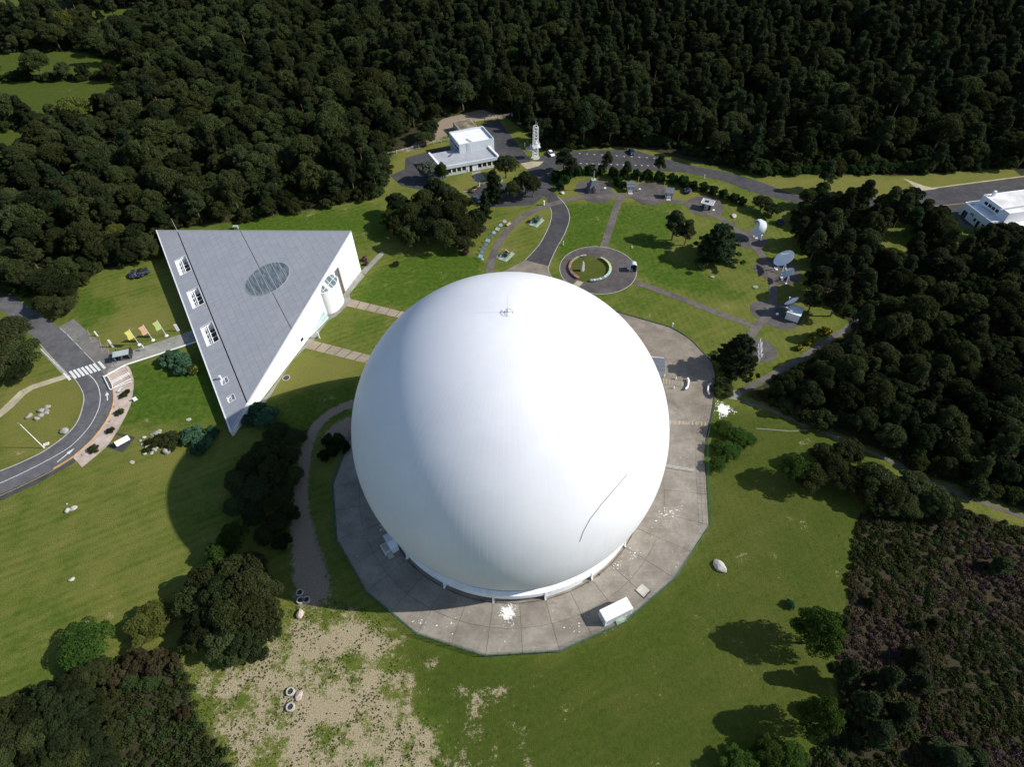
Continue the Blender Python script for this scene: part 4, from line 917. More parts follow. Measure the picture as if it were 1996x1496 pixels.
st.tube((s0.x-oc[0]-.5, s0.y-oc[1]+.2, 4.6), (s0.x-oc[0]-.5, s0.y-oc[1]+2.9, 4.6), .05); st.build('fire_stair', MT['steel'], off)
nx_ = thing('garage_block', 'low flat garage with a moss stained roof behind the office block', 'garage', (-17, 169))
block('wall', (-18.9,164.2), (-11.9,167.4), (-22.2,171.9), 0, 3.2, MT['concrete_light'], nx_, (-17,169), simple('mossy_roof', (.16,.135,.09), .95, .5, .35)); 
# ------------------------------------------------------------------ white building at the right edge
wc = (157.3, 91.0); wb = thing('white_building', 'white flat roofed building at the right edge beside the road', 'building', wc)
block('lower_wall', (157.6,90.6), (163.4,91.6), (155.2,102.6), 0, 4.3, MT['white_paint'], wb, wc, MT['white_roof'], .22)
block('upper_wall', (161.9,91.0), (184.0,95.0), (159.6,102.3), 0.01, 7.2, MT['white_paint'], wb, wc, simple('stained_roof', (.60,.59,.58), .8, .22, .16), .2)
block('wing_wall', (162.6,87.4), (184,91.2), (161.95,90.9), 0, 3.6, MT['white_paint'], wb, wc, MT['white_roof'])
face_boxes('window', (157.6,90.6), (155.2,102.6), wc, [(1.9, 1.1, 1.1, 1.2), (4.0, 1.0, .1, 2.2), (5.6, .9, 1.3, 1.0), (6.2+.9, .35, 2.2, .9), (7.9, .35, 2.2, .9), (9.6, .8, .1, 2.2), (10.6, .9, .1, 2.2)], MT['dark_glass'], wb, .06)
face_boxes('window', (161.9,91.0), (159.6,102.3), wc, [(4.2, 1.2, 5.2, 1.0), (5.8, 1.2, 5.2, 1.0), (7.3, 1.2, 5.2, 1.0), (9.0, 1.2, 5.2, 1.0)], MT['dark_glass'], wb, .06)
MB().box((162.4-wc[0], 104.0-wc[1]-2.3, 8.0), (.8, .8, 2.0)).build('chimney', MT['white_paint'], wb)
MB().box((164.5-wc[0], 94.2-wc[1], 7.36), (9.0, .5, .14), rz=R(12)).build('roof_duct', MT['grey_roof'], wb)
MB().box((160.4-wc[0], 97.2-wc[1], 4.5), (.25, 6.0, .12), rz=R(20)).build('roof_pipe', MT['grey_roof'], wb); MB().box((157.0-wc[0], 101.2-wc[1], 4.5), (1.2, .4, .25)).build('roof_box', MT['grey_roof'], wb)
sheet('building_terrace', [(153.9,102.9), (156.3,90.2), (159.0,87.6), (157.0,86.6), (152.6,96.0)], .02, MT['tarmac_path'])

# ------------------------------------------------------------------ lattice tower
p = (11.32,146.65)
tw = thing('lattice_tower', 'white lattice radio tower with a small dish beside the rear car park', 'tower', p, R(12))
TWH = 12.6
for x in (-1, 1):
    for y in (-1, 1): MB().tube((x*.95, y*.95, 0), (x*.82, y*.82, TWH), .11, .09).build('leg', MT['white_paint'], tw)
nb = 10
for s in range(4):
    b = MB(); cor = [(-1,-1), (1,-1), (1,1), (-1,1)]; a, c = cor[s], cor[(s+1) % 4]
    for k in range(nb):
        z0, z1 = TWH*k/nb, TWH*(k+1)/nb; f0 = .95-.13*k/nb; f1 = .95-.13*(k+1)/nb
        b.tube((a[0]*f0, a[1]*f0, z0), (c[0]*f1, c[1]*f1, z1), .055, n=4); b.tube((a[0]*f1, a[1]*f1, z1), (c[0]*f1, c[1]*f1, z1), .055, n=4)
    b.build('bracing', MT['white_paint'], tw)
b = MB().box((.3, 0, 4.6), (2.9, 2.6, .1))
for k in range(8):
    a = k*math.pi/4; b.tube((.3+1.4*math.cos(a), 1.25*math.sin(a), 4.6), (.3+1.4*math.cos(a), 1.25*math.sin(a), 5.8), .05)
for z in (5.2, 5.8): b.path([(.3+1.4*math.cos(k*math.pi/4), 1.25*math.sin(k*math.pi/4), z) for k in range(9)], .05, 4)
b.build('platform', MT['white_paint'], tw)
MB().lathe([(.01, 0), (.35, .06), (.62, .2), (.7, .3), (.62, .32), (.01, .2)], 16, (.35, -1.1, 6.9), Matrix.Rotation(R(80), 4, 'X')).build('dish', MT['white_paint'], tw)
MB().tube((0,0,TWH), (0,0,TWH+3.4), .05, .02).tube((.6,.6,TWH), (.6,.6,TWH+1.2), .04).tube((-.3,0,TWH), (-.3,0,TWH+.7), .12).build('aerial', MT['white_metal'], tw)
MB().lathe([(0, .15), (1.7, .15), (1.7, 0)], 24).build('footing', MT['concrete_light'], tw)
ds = thing('round_slab', 'round concrete slab with small white vent left of the lattice tower', 'slab', (9.47,154.07)); MB().lathe([(0, .12), (1.9, .12), (1.9, 0)], 24).build('slab', MT['concrete_light'], ds); MB().tube((.3,.2,.1), (.3,.2,1.3), .14).tube((.3,.2,1.3), (.3,.2,1.6), .3).build('vent', MT['white_paint'], ds)

# ------------------------------------------------------------------ garden pavilions
def shed(label, p, rz):
    t = thing('garden_shed', label, 'shed', p, rz)
    MB().box((0, 0, 1.05), (2.5, 2.2, 2.1)).build('wall', MT['dark_metal'], t)
    MB().prism([(-1.5,-1.5), (1.5,-1.5), (1.5,1.4), (-1.5,1.4)], lambda x, y: 2.15+.22*(y+1.5), lambda x, y: 2.3+.22*(y+1.5)).build('roof', MT['slate'], t)
    for x in (-1.2, 1.2): MB().box((x, -1.2, 1.1), (.14, .14, 2.2)).build('post', MT['white_paint'], t)
    for x in (-.42, .42):
        d = MB().box((x, -1.13, .95), (.8, .06, 1.85)).build('door', MT['white_paint'], t); MB().box((x, -1.17, 1.4), (.42, .03, .45)).build('door_pane', MT['dark_glass'], d)
    MB().box((0, -1.14, 2.08), (2.5, .1, .14)).build('lintel', MT['white_paint'], t); MB().box((.98, -1.12, 1.3), (.25, .04, .6)).build('poster', MT['salmon'], t)
    MB().box((0, -1.9, .06), (1.5, 1.2, .1)).build('step', MT['concrete_light'], t)
    return t
shed('small slate roofed garden shed with white doors, left of the pair', (44.89,121.26), R(-4)); shed('small slate roofed garden shed with white doors, right of the pair', (58.07,116.65), R(-10))
sm = thing('semaphore_tower', 'dark slate pyramid hut with a semaphore signal arm on its mast', 'tower', (31.3,122.08), R(10))
b = MB(); hx = 2.1
b._add([(-hx,-hx,0), (hx,-hx,0), (hx,hx,0), (-hx,hx,0), (-.75,-.75,4.2), (.75,-.75,4.2), (.75,.75,4.2), (-.75,.75,4.2)], [(0,1,5,4), (1,2,6,5), (2,3,7,6), (3,0,4,7), (4,5,6,7)]); b.build('hut', MT['slate'], sm)
b = MB(); b.prism([(-.55,-2.3), (.55,-2.3), (.55,-1.0), (-.55,-1.0)], 0, 1.9); b._add([(-.7,-2.4,1.9), (.7,-2.4,1.9), (0,-2.4,2.6), (-.7,-.9,1.9), (.7,-.9,1.9), (0,-.9,2.6)], [(0,1,2), (0,2,5,3), (1,4,5,2)]); dm = b.build('dormer_porch', MT['slate'], sm)
MB().box((0, -2.33, .85), (.7, .05, 1.6)).build('door', MT['rust'], dm)
MB().box((-1.5, .4, 2.2), (1.2, 1.1, .9)).build('side_dormer', MT['slate'], sm); MB().box((0,0,4.25), (1.7,1.7,.16)).build('cap', MT['pale_green_rail'], sm)
b = MB().tube((0,0,4.3), (0,0,7.6), .13, .1, 8)
for k in range(6): b.box((0, -.14, 4.7+k*.45), (.5, .05, .06))
b.build('mast', MT['pale_green_rail'], sm)
MB().box((.3, 0, 7.5), (2.0, .1, .36), M=Matrix.Rotation(R(-28), 4, 'Y')).box((.45, 0, 8.35), (1.5, .1, .34), M=Matrix.Rotation(R(30), 4, 'Y')).box((-.9, 0, 6.85), (.9, .1, .3), M=Matrix.Rotation(R(-40), 4, 'Y')).build('signal_arm', MT['dark_metal'], sm)
pv = thing('pavilion', 'flat roofed pavilion with white edged roof and white glazed door', 'pavilion', (69.97,108.92), R(-28))
MB().box((0, 0, 1.1), (3.0, 2.2, 2.2)).build('wall', MT['dark_metal'], pv)
rf = MB().box((0, 0, 2.36), (4.0, 3.2, .16)).build('roof', MT['grey_roof'], pv)
for x, y, sx, sy in ((0, 1.6, 4.2, .14), (0, -1.6, 4.2, .14), (2.03, 0, .14, 3.06), (-2.03, 0, .14, 3.06)): MB().box((x, y, 2.42), (sx, sy, .3)).build('roof_edge', MT['white_paint'], rf)
MB().box((-.4, .2, 2.5), (1.3, 1.1, .12)).build('roof_panel', MT['dark_glass'], rf)
dd = MB().box((0, -1.13, 1.0), (1.3, .08, 2.0)).build('door', MT['white_paint'], pv)
for x in (-.32, .32):
    for z in (.45, 1.0, 1.55): MB().box((x, -1.19, z), (.4, .04, .36)).build('pane', MT['dark_glass'], dd)
for p, l in (((47.31,121.17), 'tall timber telegraph pole beside the left shed'), ((55.99,117.41), 'tall timber telegraph pole beside the right shed')):
    t = thing('telegraph_pole', l, 'pole', p); MB().tube((0,0,0), (0,0,5.6), .13, .09, 8).build('pole', MT['wood_pale'], t); MB().box((0, 0, 5.1), (.7, .08, .08)).build('cross_arm', MT['wood_pale'], t)
for k, (p, l) in enumerate((((35.79,121.93), 'white information lectern beside the semaphore hut'), ((48.28,120.79), 'white information lectern on the terrace between the two sheds'), ((71.68,106.28), 'white information lectern on the terrace of the flat roofed pavilion'), ((81.7,89.3), 'white information lectern in front of the hooded dish'), ((83.22,72.74), 'white information lectern left of the biggest dish legs'), ((83.56,68.7), 'white information lectern left of the small dish legs'), ((77.1,52.3), 'white information lectern on the terrace of the white cabin'))):
    t = thing('info_lectern', l, 'sign', p, R(-10)); MB().box((0, 0, .45), (.1, .1, .9)).build('stem', MT['steel'], t); o = MB().box((0, 0, 0), (.75, .55, .05), M=Matrix.Rotation(R(35), 4, 'X')).build('plate', simple('lectern_plate%d' % k, (.55,.65,.75) if k % 2 else (.75,.78,.8), .5, .1, 2.0), t, (0, 0, .95))
# ------------------------------------------------------------------ dishes
def dish(label, base, R_, hgt, az, el, legs='tripod', hood=False, tone='white_paint'):
    t = thing('dish_antenna', label, 'dish antenna', base)
    d = Vector((math.cos(el)*math.cos(az), math.cos(el)*math.sin(az), math.sin(el))); q = d.to_track_quat('Z', 'Y').to_matrix().to_4x4()
    dep = R_*.32; prof = [(R_*k/10, dep*(k/10)**2) for k in range(11)] + [(R_*1.02, dep+.03), (R_*1.0, dep-.08), (R_*.6, dep*.36-.1), (.02, -.12)]
    D = MB().lathe(prof, 36, (0, 0, hgt), q).build('reflector', MT[tone], t, smooth=True)
    rb_ = MB()
    for k in range(12):
        a = k*math.pi/6; v0 = q @ Vector((.2*math.cos(a), .2*math.sin(a), -.1)); v1 = q @ Vector((R_*math.cos(a), R_*math.sin(a), dep-.02)); v2 = q @ Vector((R_*.55*math.cos(a), R_*.55*math.sin(a), dep*.3-.3))
        rb_.path([v0 + Vector((0,0,hgt)), v2 + Vector((0,0,hgt)), v1 + Vector((0,0,hgt))], .04, 4)
    rb_.build('back_ribs', MT['steel'], D)
    f = MB(); tip = q @ Vector((0, 0, R_*.9)) + Vector((0,0,hgt))
    if not hood:
        for k in range(3):
            a = k*2.094; e = q @ Vector((R_*.8*math.cos(a), R_*.8*math.sin(a), dep*.64)) + Vector((0,0,hgt)); f.tube(e, tip, .04, n=4)
        f.box(tip, (.28, .28, .28)); f.build('feed', MT[tone], D)
    else:
        n = 18; vs = []
        for k in range(n+1):
            a = math.pi*(k/n)
            for r0, z0 in ((R_*1.0, dep), (R_*1.02, dep+R_*.55), (R_*.72, dep+R_*.95)):
                vs.append(q @ Vector((-r0*math.cos(a), r0*math.sin(a), z0)) + Vector((0,0,hgt)))
        f._add(vs, [(i*3+j, (i+1)*3+j, (i+1)*3+j+1, i*3+j+1) for i in range(n) for j in range(2)]); f.build('hood', MT['grey_wall'], D, smooth=True)
    back = q @ Vector((0, 0, -.25)) + Vector((0,0,hgt))
    nl = 3
    for k in range(nl):
        a = az + math.pi/2 + k*2*math.pi/nl; ft = (R_*.62*math.cos(a), R_*.62*math.sin(a), 0); l_ = MB().tube(ft, back, .11, .09).build('leg', MT['white_metal'], t); MB().box((ft[0], ft[1], .1), (.55, .55, .2)).build('foot', MT['white_paint'], l_)
    return t
dish('hooded white dish antenna with a grey shell over its upper half', (83.2,90.98), 2.6, 3.2, R(190), R(30), hood=True)
dish('largest white dish antenna of the garden, tilted skyward above the small grey dish', (84.96,73.2), 3.05, 4.0, R(172), R(52))
dish('small grey dish antenna on white splayed legs in front of the largest dish', (84.73,67.92), 1.85, 3.0, R(168), R(50), tone='grey_wall')
dish('white dish antenna seen edge-on behind the white equipment cabin', (81.55,54.61), 2.0, 3.0, R(132), R(42))
cb = thing('equipment_cabin', 'white square equipment cabin with flat ribbed roof on the round terrace', 'cabin', (81.73,51.95), R(-32))
MB().box((0, 0, 1.25), (3.6, 4.0, 2.5)).build('wall', MT['white_paint'], cb); MB().box((0, 0, 2.58), (3.8, 4.2, .14)).build('roof', MT['white_roof'], cb)
for k in range(3): MB().box((0, -1.4+k*1.4, 2.68), (3.8, .07, .06)).build('roof_rib', MT['grey_wall'], cb)
MB().box((-.9, -1.2, 2.8), (.9, .8, .3)).build('roof_unit', MT['white_paint'], cb); MB().box((-1.82, -.8, 1.1), (.05, .9, 2.0)).build('door', MT['grey_wall'], cb)
ar = thing('antenna_frame', 'white zigzag lattice antenna frame half hidden behind the conifer', 'antenna', (67.66,37.44), R(75))
b = MB(); zz = [(-3.4+.85*k, .45*(-1)**k, .6+(1.5 if k % 2 else 0)) for k in range(9)]
b.path(zz, .07, 5); b.path([(-3.4, 0, 2.4), (3.4, 0, 2.4)], .06, 5); b.path([(-3.4, 0, .5), (3.4, 0, .5)], .06, 5); b.build('lattice', MT['white_paint'], ar)
for k in range(4): x = -3.4+k*2.26; MB().tube((x, 0, 0), (x, 0, 2.6), .07).build('post', MT['white_paint'], ar)
for k in range(3): MB().path([(-2.2+k*2.2+.55*math.cos(i*math.pi/5), -.5, 1.7+.55*math.sin(i*math.pi/5)) for i in range(11)], .05, 4).build('loop', MT['white_paint'], ar)
# ------------------------------------------------------------------ plaza: coloured panels, standing stone, hooded chair
cols = [(.62,.05,.04)]*2 + [(.10,.03,.05), (.55,.06,.05), (.20,.05,.10), (.40,.10,.08), (.62,.22,.05), (.58,.20,.06), (.60,.26,.10), (.62,.30,.08), (.60,.36,.10), (.45,.36,.08), (.50,.45,.06), (.10,.12,.16), (.45,.50,.55), (.52,.45,.07)]
cols2 = [(.55,.40,.08), (.52,.40,.16), (.40,.55,.10), (.45,.62,.12), (.48,.62,.12), (.50,.66,.20), (.58,.66,.22), (.52,.66,.36), (.42,.64,.58), (.45,.68,.64), (.42,.62,.62), (.46,.68,.66), (.10,.14,.17), (.40,.62,.60), (.28,.30,.45), (.42,.64,.62), (.20,.30,.34)]
seq = [(R(228)-i*R(8.6), c) for i, c in enumerate(cols)] + [(R(48)-i*R(8.7), c) for i, c in enumerate(cols2)]
cmats = {}
for i, (a, c) in enumerate(seq):
    x, y = PIN[0]+(PIR-.25)*math.cos(a), PIN[1]+(PIR-.25)*math.sin(a)
    if c not in cmats: cmats[c] = simple('panel_colour', tuple(.12 + .55*v for v in c), .5, .15, 2.0)
    side = 'left' if i < len(cols) else 'right'
    hue = 'red' if c[0] > 2*c[1] and c[0] > .3 else 'orange or yellow' if c[0] > 1.3*c[1] and c[0] > .3 else 'green' if c[1] > 1.3*c[2] and c[1] > .3 else 'pale turquoise' if c[1] > .5 else 'dark'
    t = thing('exhibit_table', '%s tilted exhibit table in the %s half of the plaza ring' % (hue, side), 'exhibit table', (x, y, .05), a, group='%s exhibit tables, %s half of the plaza ring' % (hue, side))
    MB().box((0, 0, .32), (.12, .8, .6)).build('stand', MT['steel'], t); MB().box((0, 0, 0), (.8, .8, .05), M=Matrix.Rotation(R(12), 4, 'Y')).build('plate', cmats[c], t, (0, 0, .66))
mp = (23.14,75.05); mh = thing('standing_stone', 'tall pointed standing stone on the round plaza lawn', 'standing stone', mp, R(20))
b = MB(); q = random.Random(4)
prof = [(0,.75,.55), (.8,.78,.5), (1.7,.66,.45), (2.6,.5,.36), (3.3,.3,.26), (3.6,.12,.12)]
vs = []
for z, rx, ry in prof:
    for k in range(9): a = k*2*math.pi/9; j = q.uniform(.88, 1.1); vs.append((rx*j*math.cos(a)+.08*z*.3, ry*j*math.sin(a), z))
b._add(vs, [(r*9+k, r*9+(k+1) % 9, (r+1)*9+(k+1) % 9, (r+1)*9+k) for r in range(5) for k in range(9)] + [tuple(45+k for k in range(9))]); b.build('stone', MT['stone_pale'], mh)
hk = thing('hooded_antenna', 'grey hooded horn antenna with dark mouth standing on the round plaza', 'antenna', (38.97,74.83), R(0))
b = MB(); n = 12; vs = []
for k in range(n+1):
    a = math.pi*k/n
    for y, r in ((-1.0, 1.15), (.9, 1.1), (1.3, .8)): vs.append((r*math.cos(a)*1.02, y, 1.7+r*math.sin(a)*1.05))
b._add(vs, [(i*3+j, i*3+j+1, (i+1)*3+j+1, (i+1)*3+j) for i in range(n) for j in range(2)]); b.build('hood', MT['grey_wall'], hk, smooth=True)
MB().box((0, .7, 1.2), (2.0, .8, 1.6)).build('cabinet', MT['dark_metal'], hk)
for x in (-1.05, 1.05): MB().box((x, 0, .9), (.14, 2.0, 1.7)).build('side_panel', MT['grey_wall'], hk)
MB().box((-.4, -.3, .5), (.5, .8, .9)).build('seat', MT['wood_pale'], hk); MB().box((.4, -.2, .45), (.6, 1.2, .8)).build('seat', MT['dark_metal'], hk)
t = thing('info_lectern', 'white information lectern beside the hooded horn antenna', 'sign', (37.57,74.62), 0); MB().box((0, 0, .4), (.1, .1, .8)).build('stem', MT['steel'], t); MB().box((0,0,0), (.7,.5,.05), M=Matrix.Rotation(R(35), 4, 'X')).build('plate', MT['white_paint'], t, (0,0,.85))
# ------------------------------------------------------------------ display boards along the garden path
sb = [(-0.94,101.46), (-2.35,99.22), (-3.4,96.99), (-4.6,94.95), (-5.61,92.79), (-6.61,90.66), (-7.34,88.4), (-7.9,86.32), (-8.36,84.26), (-8.81,82.1), (-8.04,80.46)]
sc_ = [((.70,.72,.74), 'white oval', 1), ((.72,.73,.75), 'white oval', 1), ((.72,.74,.76), 'white square', 0), ((.62,.68,.72), 'pale oval', 1), ((.22,.27,.30), 'dark grey oval', 1), ((.55,.66,.70), 'pale blue square', 0), ((.28,.34,.37), 'grey oval', 1), ((.22,.33,.36), 'dark blue oval', 1), ((.24,.34,.36), 'grey green oval', 1), ((.36,.62,.68), 'turquoise square', 0), ((.80,.79,.78), 'small white', 0)]
onames = ['topmost', 'second from the top', 'third from the top', 'fourth from the top', 'fifth from the top', 'sixth from the top', 'fifth from the bottom', 'fourth from the bottom', 'third from the bottom', 'second from the bottom', 'lowest']
for k, (p, (c, w, ov)) in enumerate(zip(sb, sc_)):
    t = thing('display_board', '%s display board, %s of the row along the garden path' % (w, onames[k]), 'display board', p, R(-35), group='display boards along the garden path')
    for x in (-.35, .35): MB().tube((x, 0, 0), (x, 0, 1.0), .04).build('leg', MT['steel'], t)
    s = .55 if k == 10 else 1.0; m = simple('board_print', c, .5, .25, 1.5); b = MB(); Mx = Matrix.Rotation(R(38), 4, 'X')
    for i, (rr, mm, zz) in enumerate(((1.0, MT['steel'], 0), (.86, m, .03))):
        pts = [(s*rr*.85*math.cos(a_)*(1 if ov else 1.15), s*rr*.62*math.sin(a_)*(1 if ov else 1.15)) for a_ in [j*math.pi/12 for j in range(24)]] if ov else [(-.85*s*rr,-.6*s*rr), (.85*s*rr,-.6*s*rr), (.85*s*rr,.6*s*rr), (-.85*s*rr,.6*s*rr)]
        bb = MB().prism(pts, zz, zz+.04); o = bb.build('back_plate' if i == 0 else 'print', mm, t, (0, 0, 1.1)); o.rotation_euler = (R(38), 0, 0)
# fenced machine pens
def pen(label, p, rz, arm):
    t = thing('machine_pen', label, 'machine', p, rz)
    MB().box((0, 0, .05), (3.2, 5.2, .1)).build('slab', MT['pale_green_rail'], t); b = MB()
    for x in (-1.1, 1.1):
        for z in (.6, 1.1): b.tube((x, -2.2, z), (x, 2.2, z), .05)
        for k in range(4): b.tube((x, -2.2+k*1.47, .1), (x, -2.2+k*1.47, 1.15), .06)
    b.tube((-1.1, -2.2, 1.1), (1.1, -2.2, 1.1), .05); b.tube((-1.1, 2.2, 1.1), (1.1, 2.2, 1.1), .05); b.build('railing', MT['pale_green_rail'], t)
    MB().box((0, .4, .8), (1.4, 2.0, 1.3)).box((0, .9, 1.6), (.9, .9, .5)).tube((-.5, .4, 1.2), (.5, .4, 1.2), .5, n=12).build('machine', MT['olive_paint'], t)
    MB().tube((.1, 1.2, 1.5), (.1, 1.2, 3.2), .06).build('mast', MT['steel'], t)
    if arm: MB().box((0, .5, 1.9), (1.9, .35, .12), rz=R(-20)).build('arm', MT['salmon'], t)
    else: MB().box((-.6, .3, 1.7), (.8, 1.8, .6)).tube((-1.0, .3, 1.5), (-1.0, -1.0, 1.5), .3, n=10).build('engine', MT['olive_paint'], t)
    return t
pen('green machine in a railed pen beside the curving drive, under the trees', (10,102.03), R(-33), False)
pen('small green machine with salmon arm in a railed pen above the dome', (-0.55,83.2), R(-33), True)
sheet('pen_path', [(-4.37,85.24), (-1.88,84.06), (-1.72,81.88), (-4.03,82.22)], .03, MT['grey_walk'])
wbench = thing('garden_bench', 'pale wooden bench along the inner edge of the curving garden path', 'bench', (0.46,100.5), R(48)); MB().box((0,0,.45), (1.9,.5,.08)).build('seat', MT['wood_pale'], wbench)
for x in (-.7, .7): MB().box((x, 0, .2), (.12, .45, .4)).build('leg', MT['wood_pale'], wbench)
MB().box((0,.22,.8), (1.9,.06,.4)).build('backrest', MT['wood_pale'], wbench)
# ------------------------------------------------------------------ posts and signs
def post(name, label, p, h, r, cat='post', cap=None, rz=0):
    t = thing(name, label, cat, p, rz); MB().tube((0,0,0), (0,0,h), r, r*.9, 10).build('shaft', MT['white_paint'], t)
    if cap == 'lamp': MB().tube((0,0,h), (0,0,h+.35), r*1.9, r*1.3, 10).build('lamp_head', MT['white_metal'], t)
    else: MB().tube((0,0,h), (0,0,h+.06), r*1.05, r*.5, 10).build('cap', MT['white_metal'], t)
    return t
post('marker_post', 'stout white cylinder post where the drive crosses the garden path', (13,112.82), 1.7, .3)
post('marker_post', 'thin white post on the grass right of the curving drive', (18.18,88.73), 1.6, .12)
post('garden_lamp', 'low white garden lamp on the grass above the forecourt', (46.45,48.82), 1.0, .13, 'lamp', 'lamp')
post('marker_post', 'white post on the verge by the office yard under the left trees', (-46.23,137.68), 1.4, .18)
post('marker_post', 'tall white sign post on the office lawn among the trees', (-1.92,129.35), 2.4, .2)
post('marker_post', 'thin white post at the edge of the office parking', (0.3,120.37), 1.4, .1)
post('marker_post', 'tiny white post beside the clipped bush by the drive', (18.35,122.18), .9, .12)
post('marker_post', 'white post on the verge of the rear road right of the pavilion', (73.59,128.85), 1.5, .14)
post('vent_post', 'white mushroom vent post on the grass left of the lattice tower', (7.45,155.42), 1.5, .14, 'vent', 'lamp')
def totem(label, p, rz, w, h, lean=0):
    t = thing('sign_totem', label, 'sign', p, rz); MB().box((0, 0, h/2+.1), (w, .14, h-.1)).build('panel', MT['white_paint'], t); MB().box((0, 0, .06), (w*1.2, .3, .12)).build('base', MT['concrete_light'], t); return t
totem('white totem sign left of the bus shelter', (-110.99,44.72), R(20), .5, 2.8); totem('small white sign post by the lay-by edge', (-117.43,49.34), R(20), .35, 1.8)
totem('white upright panel on the grass right of the three flags', (-94.91,50.85), R(15), .75, 2.5); totem('slim white sign post on the walk outside the museum wall', (-53.65,46.75), R(-25), .5, 2.5)
totem('small white slanted sign board on the lawn beside the pink pavement', (-96.67,24.89), R(35), .9, 1.1)
gs = thing('walk_sign', 'thin grey sign blade beside the entrance walk', 'sign', (-101.28,43.05), R(20)); MB().box((0,0,1.1), (.1,.1,2.2)).build('stem', MT['steel'], gs); MB().box((0,0,1.7), (.16,.5,.9)).build('blade', MT['grey_wall'], gs)
fcols = [('yellow', (.52,.48,.12)), ('salmon orange', (.52,.30,.21)), ('lime green', (.34,.43,.16))]
for (fn_, fc_), p in zip(fcols, [(-103.97,45.43), (-100.81,47.2), (-97.63,48.93)]):
    t = thing('flagpole', 'flagpole flying a %s banner by the entrance walk' % fn_, 'flagpole', p)
    MB().tube((0,0,0), (0,0,6.0), .07, .05, 8).build('pole', MT['white_metal'], t); MB().lathe([(0,.2), (.45,.16), (.5,0)], 14).build('base', MT['white_paint'], t)
    b = MB(); vs = []
    for i in range(8):
        for j in range(6): u, v = i/7, j/5; vs.append((-.06-.95*v+.06*math.sin(u*7+v*5)*v, -.05-.95*v+.06*math.sin(u*7+v*5)*v, 5.8-2.9*u-.12*v))
    b._add(vs, [(i*6+j, (i+1)*6+j, (i+1)*6+j+1, i*6+j+1) for i in range(7) for j in range(5)]); b.build('banner', simple('banner_cloth', fc_, .8, .06, 1.0), t, smooth=True)
bs = thing('bus_shelter', 'grey glass bus shelter at the corner of the lay-by', 'bus shelter', (-105.72,40), R(17))
MB().prism([(-2.0,-1.3), (2.0,-1.3), (2.0,.7), (-2.0,.7)], lambda x, y: 2.5+.10*y, lambda x, y: 2.6+.10*y).build('roof', simple('shelter_roof', (.33,.38,.37), .35, .08, .8), bs)
for x, y in ((-1.8,-1.1), (1.8,-1.1), (1.8,2.6), (-1.8,2.6)): MB().tube((x,y,0), (x,y,2.45 if y < 0 else 1.2), .06).build('post', MT['steel'], bs)
MB().box((-1.85, .9, 1.1), (.04, 3.2, 1.9)).box((1.85, .9, 1.1), (.04, 3.2, 1.9)).build('side_pane', MT['dark_glass'], bs); MB().box((0, 2.6, .8), (3.6, .05, 1.0)).build('rear_pane', MT['dark_glass'], bs)
MB().box((0, 1.6, .4), (2.8, .45, .08)).build('bench', MT['steel'], bs); MB().box((0, 1.0, .03), (3.4, 3.0, .05)).build('floor', MT['tarmac_path'], bs)
cr_ = thing('cycle_rack', 'set of white rails of the cycle stand on the pink paving', 'cycle rack', (-104.08,32.75))
o = Vector((-104.08,32.75))
rails = [[(-108.66,33.42), (-104.68,28.42)], [(-104.68,28.42), (-100.16,31.18)], [(-107.75,33.95), (-104.57,36.88)], [(-105.58,31.14), (-102.14,34.37)], [(-105.14,30.58), (-101.81,33.89)], [(-103.84,29.29), (-100.67,32.11)]]
for a, c in rails:
    MB().tube((a[0]-o.x, a[1]-o.y, .45), (c[0]-o.x, c[1]-o.y, .45), .09, n=6).build('rail', MT['white_paint'], cr_)
    for f_ in (.04, .5, .96): x, y = a[0]+(c[0]-a[0])*f_-o.x, a[1]+(c[1]-a[1])*f_-o.y; MB().tube((x,y,0), (x,y,.45), .05, n=5).build('post', MT['white_metal'], cr_)
for k, p in enumerate([(-107.28,33.01), (-106.61,32.26), (-106.01,31.51), (-105.38,30.68), (-104.9,30.03), (-104.35,29.21)]):
    t = thing('rack_bollard', 'small white stub bollard in the row across the mouth of the cycle stand', 'bollard', (p[0], p[1], .04), group='stub bollards at the cycle stand'); MB().tube((0,0,0), (0,0,.5), .12, .10, 8).build('shaft', MT['white_paint'], t); MB().tube((0,0,.5), (0,0,.58), .1, .03, 8).build('cap', MT['white_paint'], t)
for p, l in (((-107.1,36.95), 'thin dark post on the paving right of the crossing'), ((-103.13,35.42), 'thin dark post at the upper grass edge of the cycle stand'), ((-101.35,32.77), 'thin dark post at the lower grass edge of the cycle stand')):
    t = thing('thin_post', l, 'post', p); MB().tube((0,0,0), (0,0,1.1), .05).build('shaft', MT['dark_metal'], t); MB().box((0,0,1.15), (.2,.08,.16)).build('head', MT['dark_metal'], t)
lp = thing('street_lamp', 'tall slim grey street lamp on the road island', 'street lamp', (-113,10.31), R(150))
MB().tube((0,0,0), (0,0,9.3), .11, .07, 8).build('pole', MT['white_metal'], lp); MB().tube((0,0,9.25), (.5,0,9.4), .05).box((.65,0,9.4), (.6,.24,.12)).build('lamp_head', MT['steel'], lp); MB().box((0,0,.1), (.4,.4,.2)).build('base', MT['concrete_light'], lp)
ch = thing('access_hatch', 'white framed rectangular hatch in the grass beside the street lamp', 'hatch', (-113.01,11.39), R(25)); MB().box((0,0,.03), (.9,.55,.05)).build('lid', MT['concrete_light'], ch)
for x, y, a_, b_ in ((0,.34,1.2,.12), (0,-.34,1.2,.12), (.54,0,.12,.56), (-.54,0,.12,.56)): MB().box((x,y,.06), (a_,b_,.1)).build('frame', MT['white_paint'], ch)
ib = thing('information_board', 'large white slanted information board with red stripe on its own dark pad', 'information board', (-93.82,11.03), R(42))
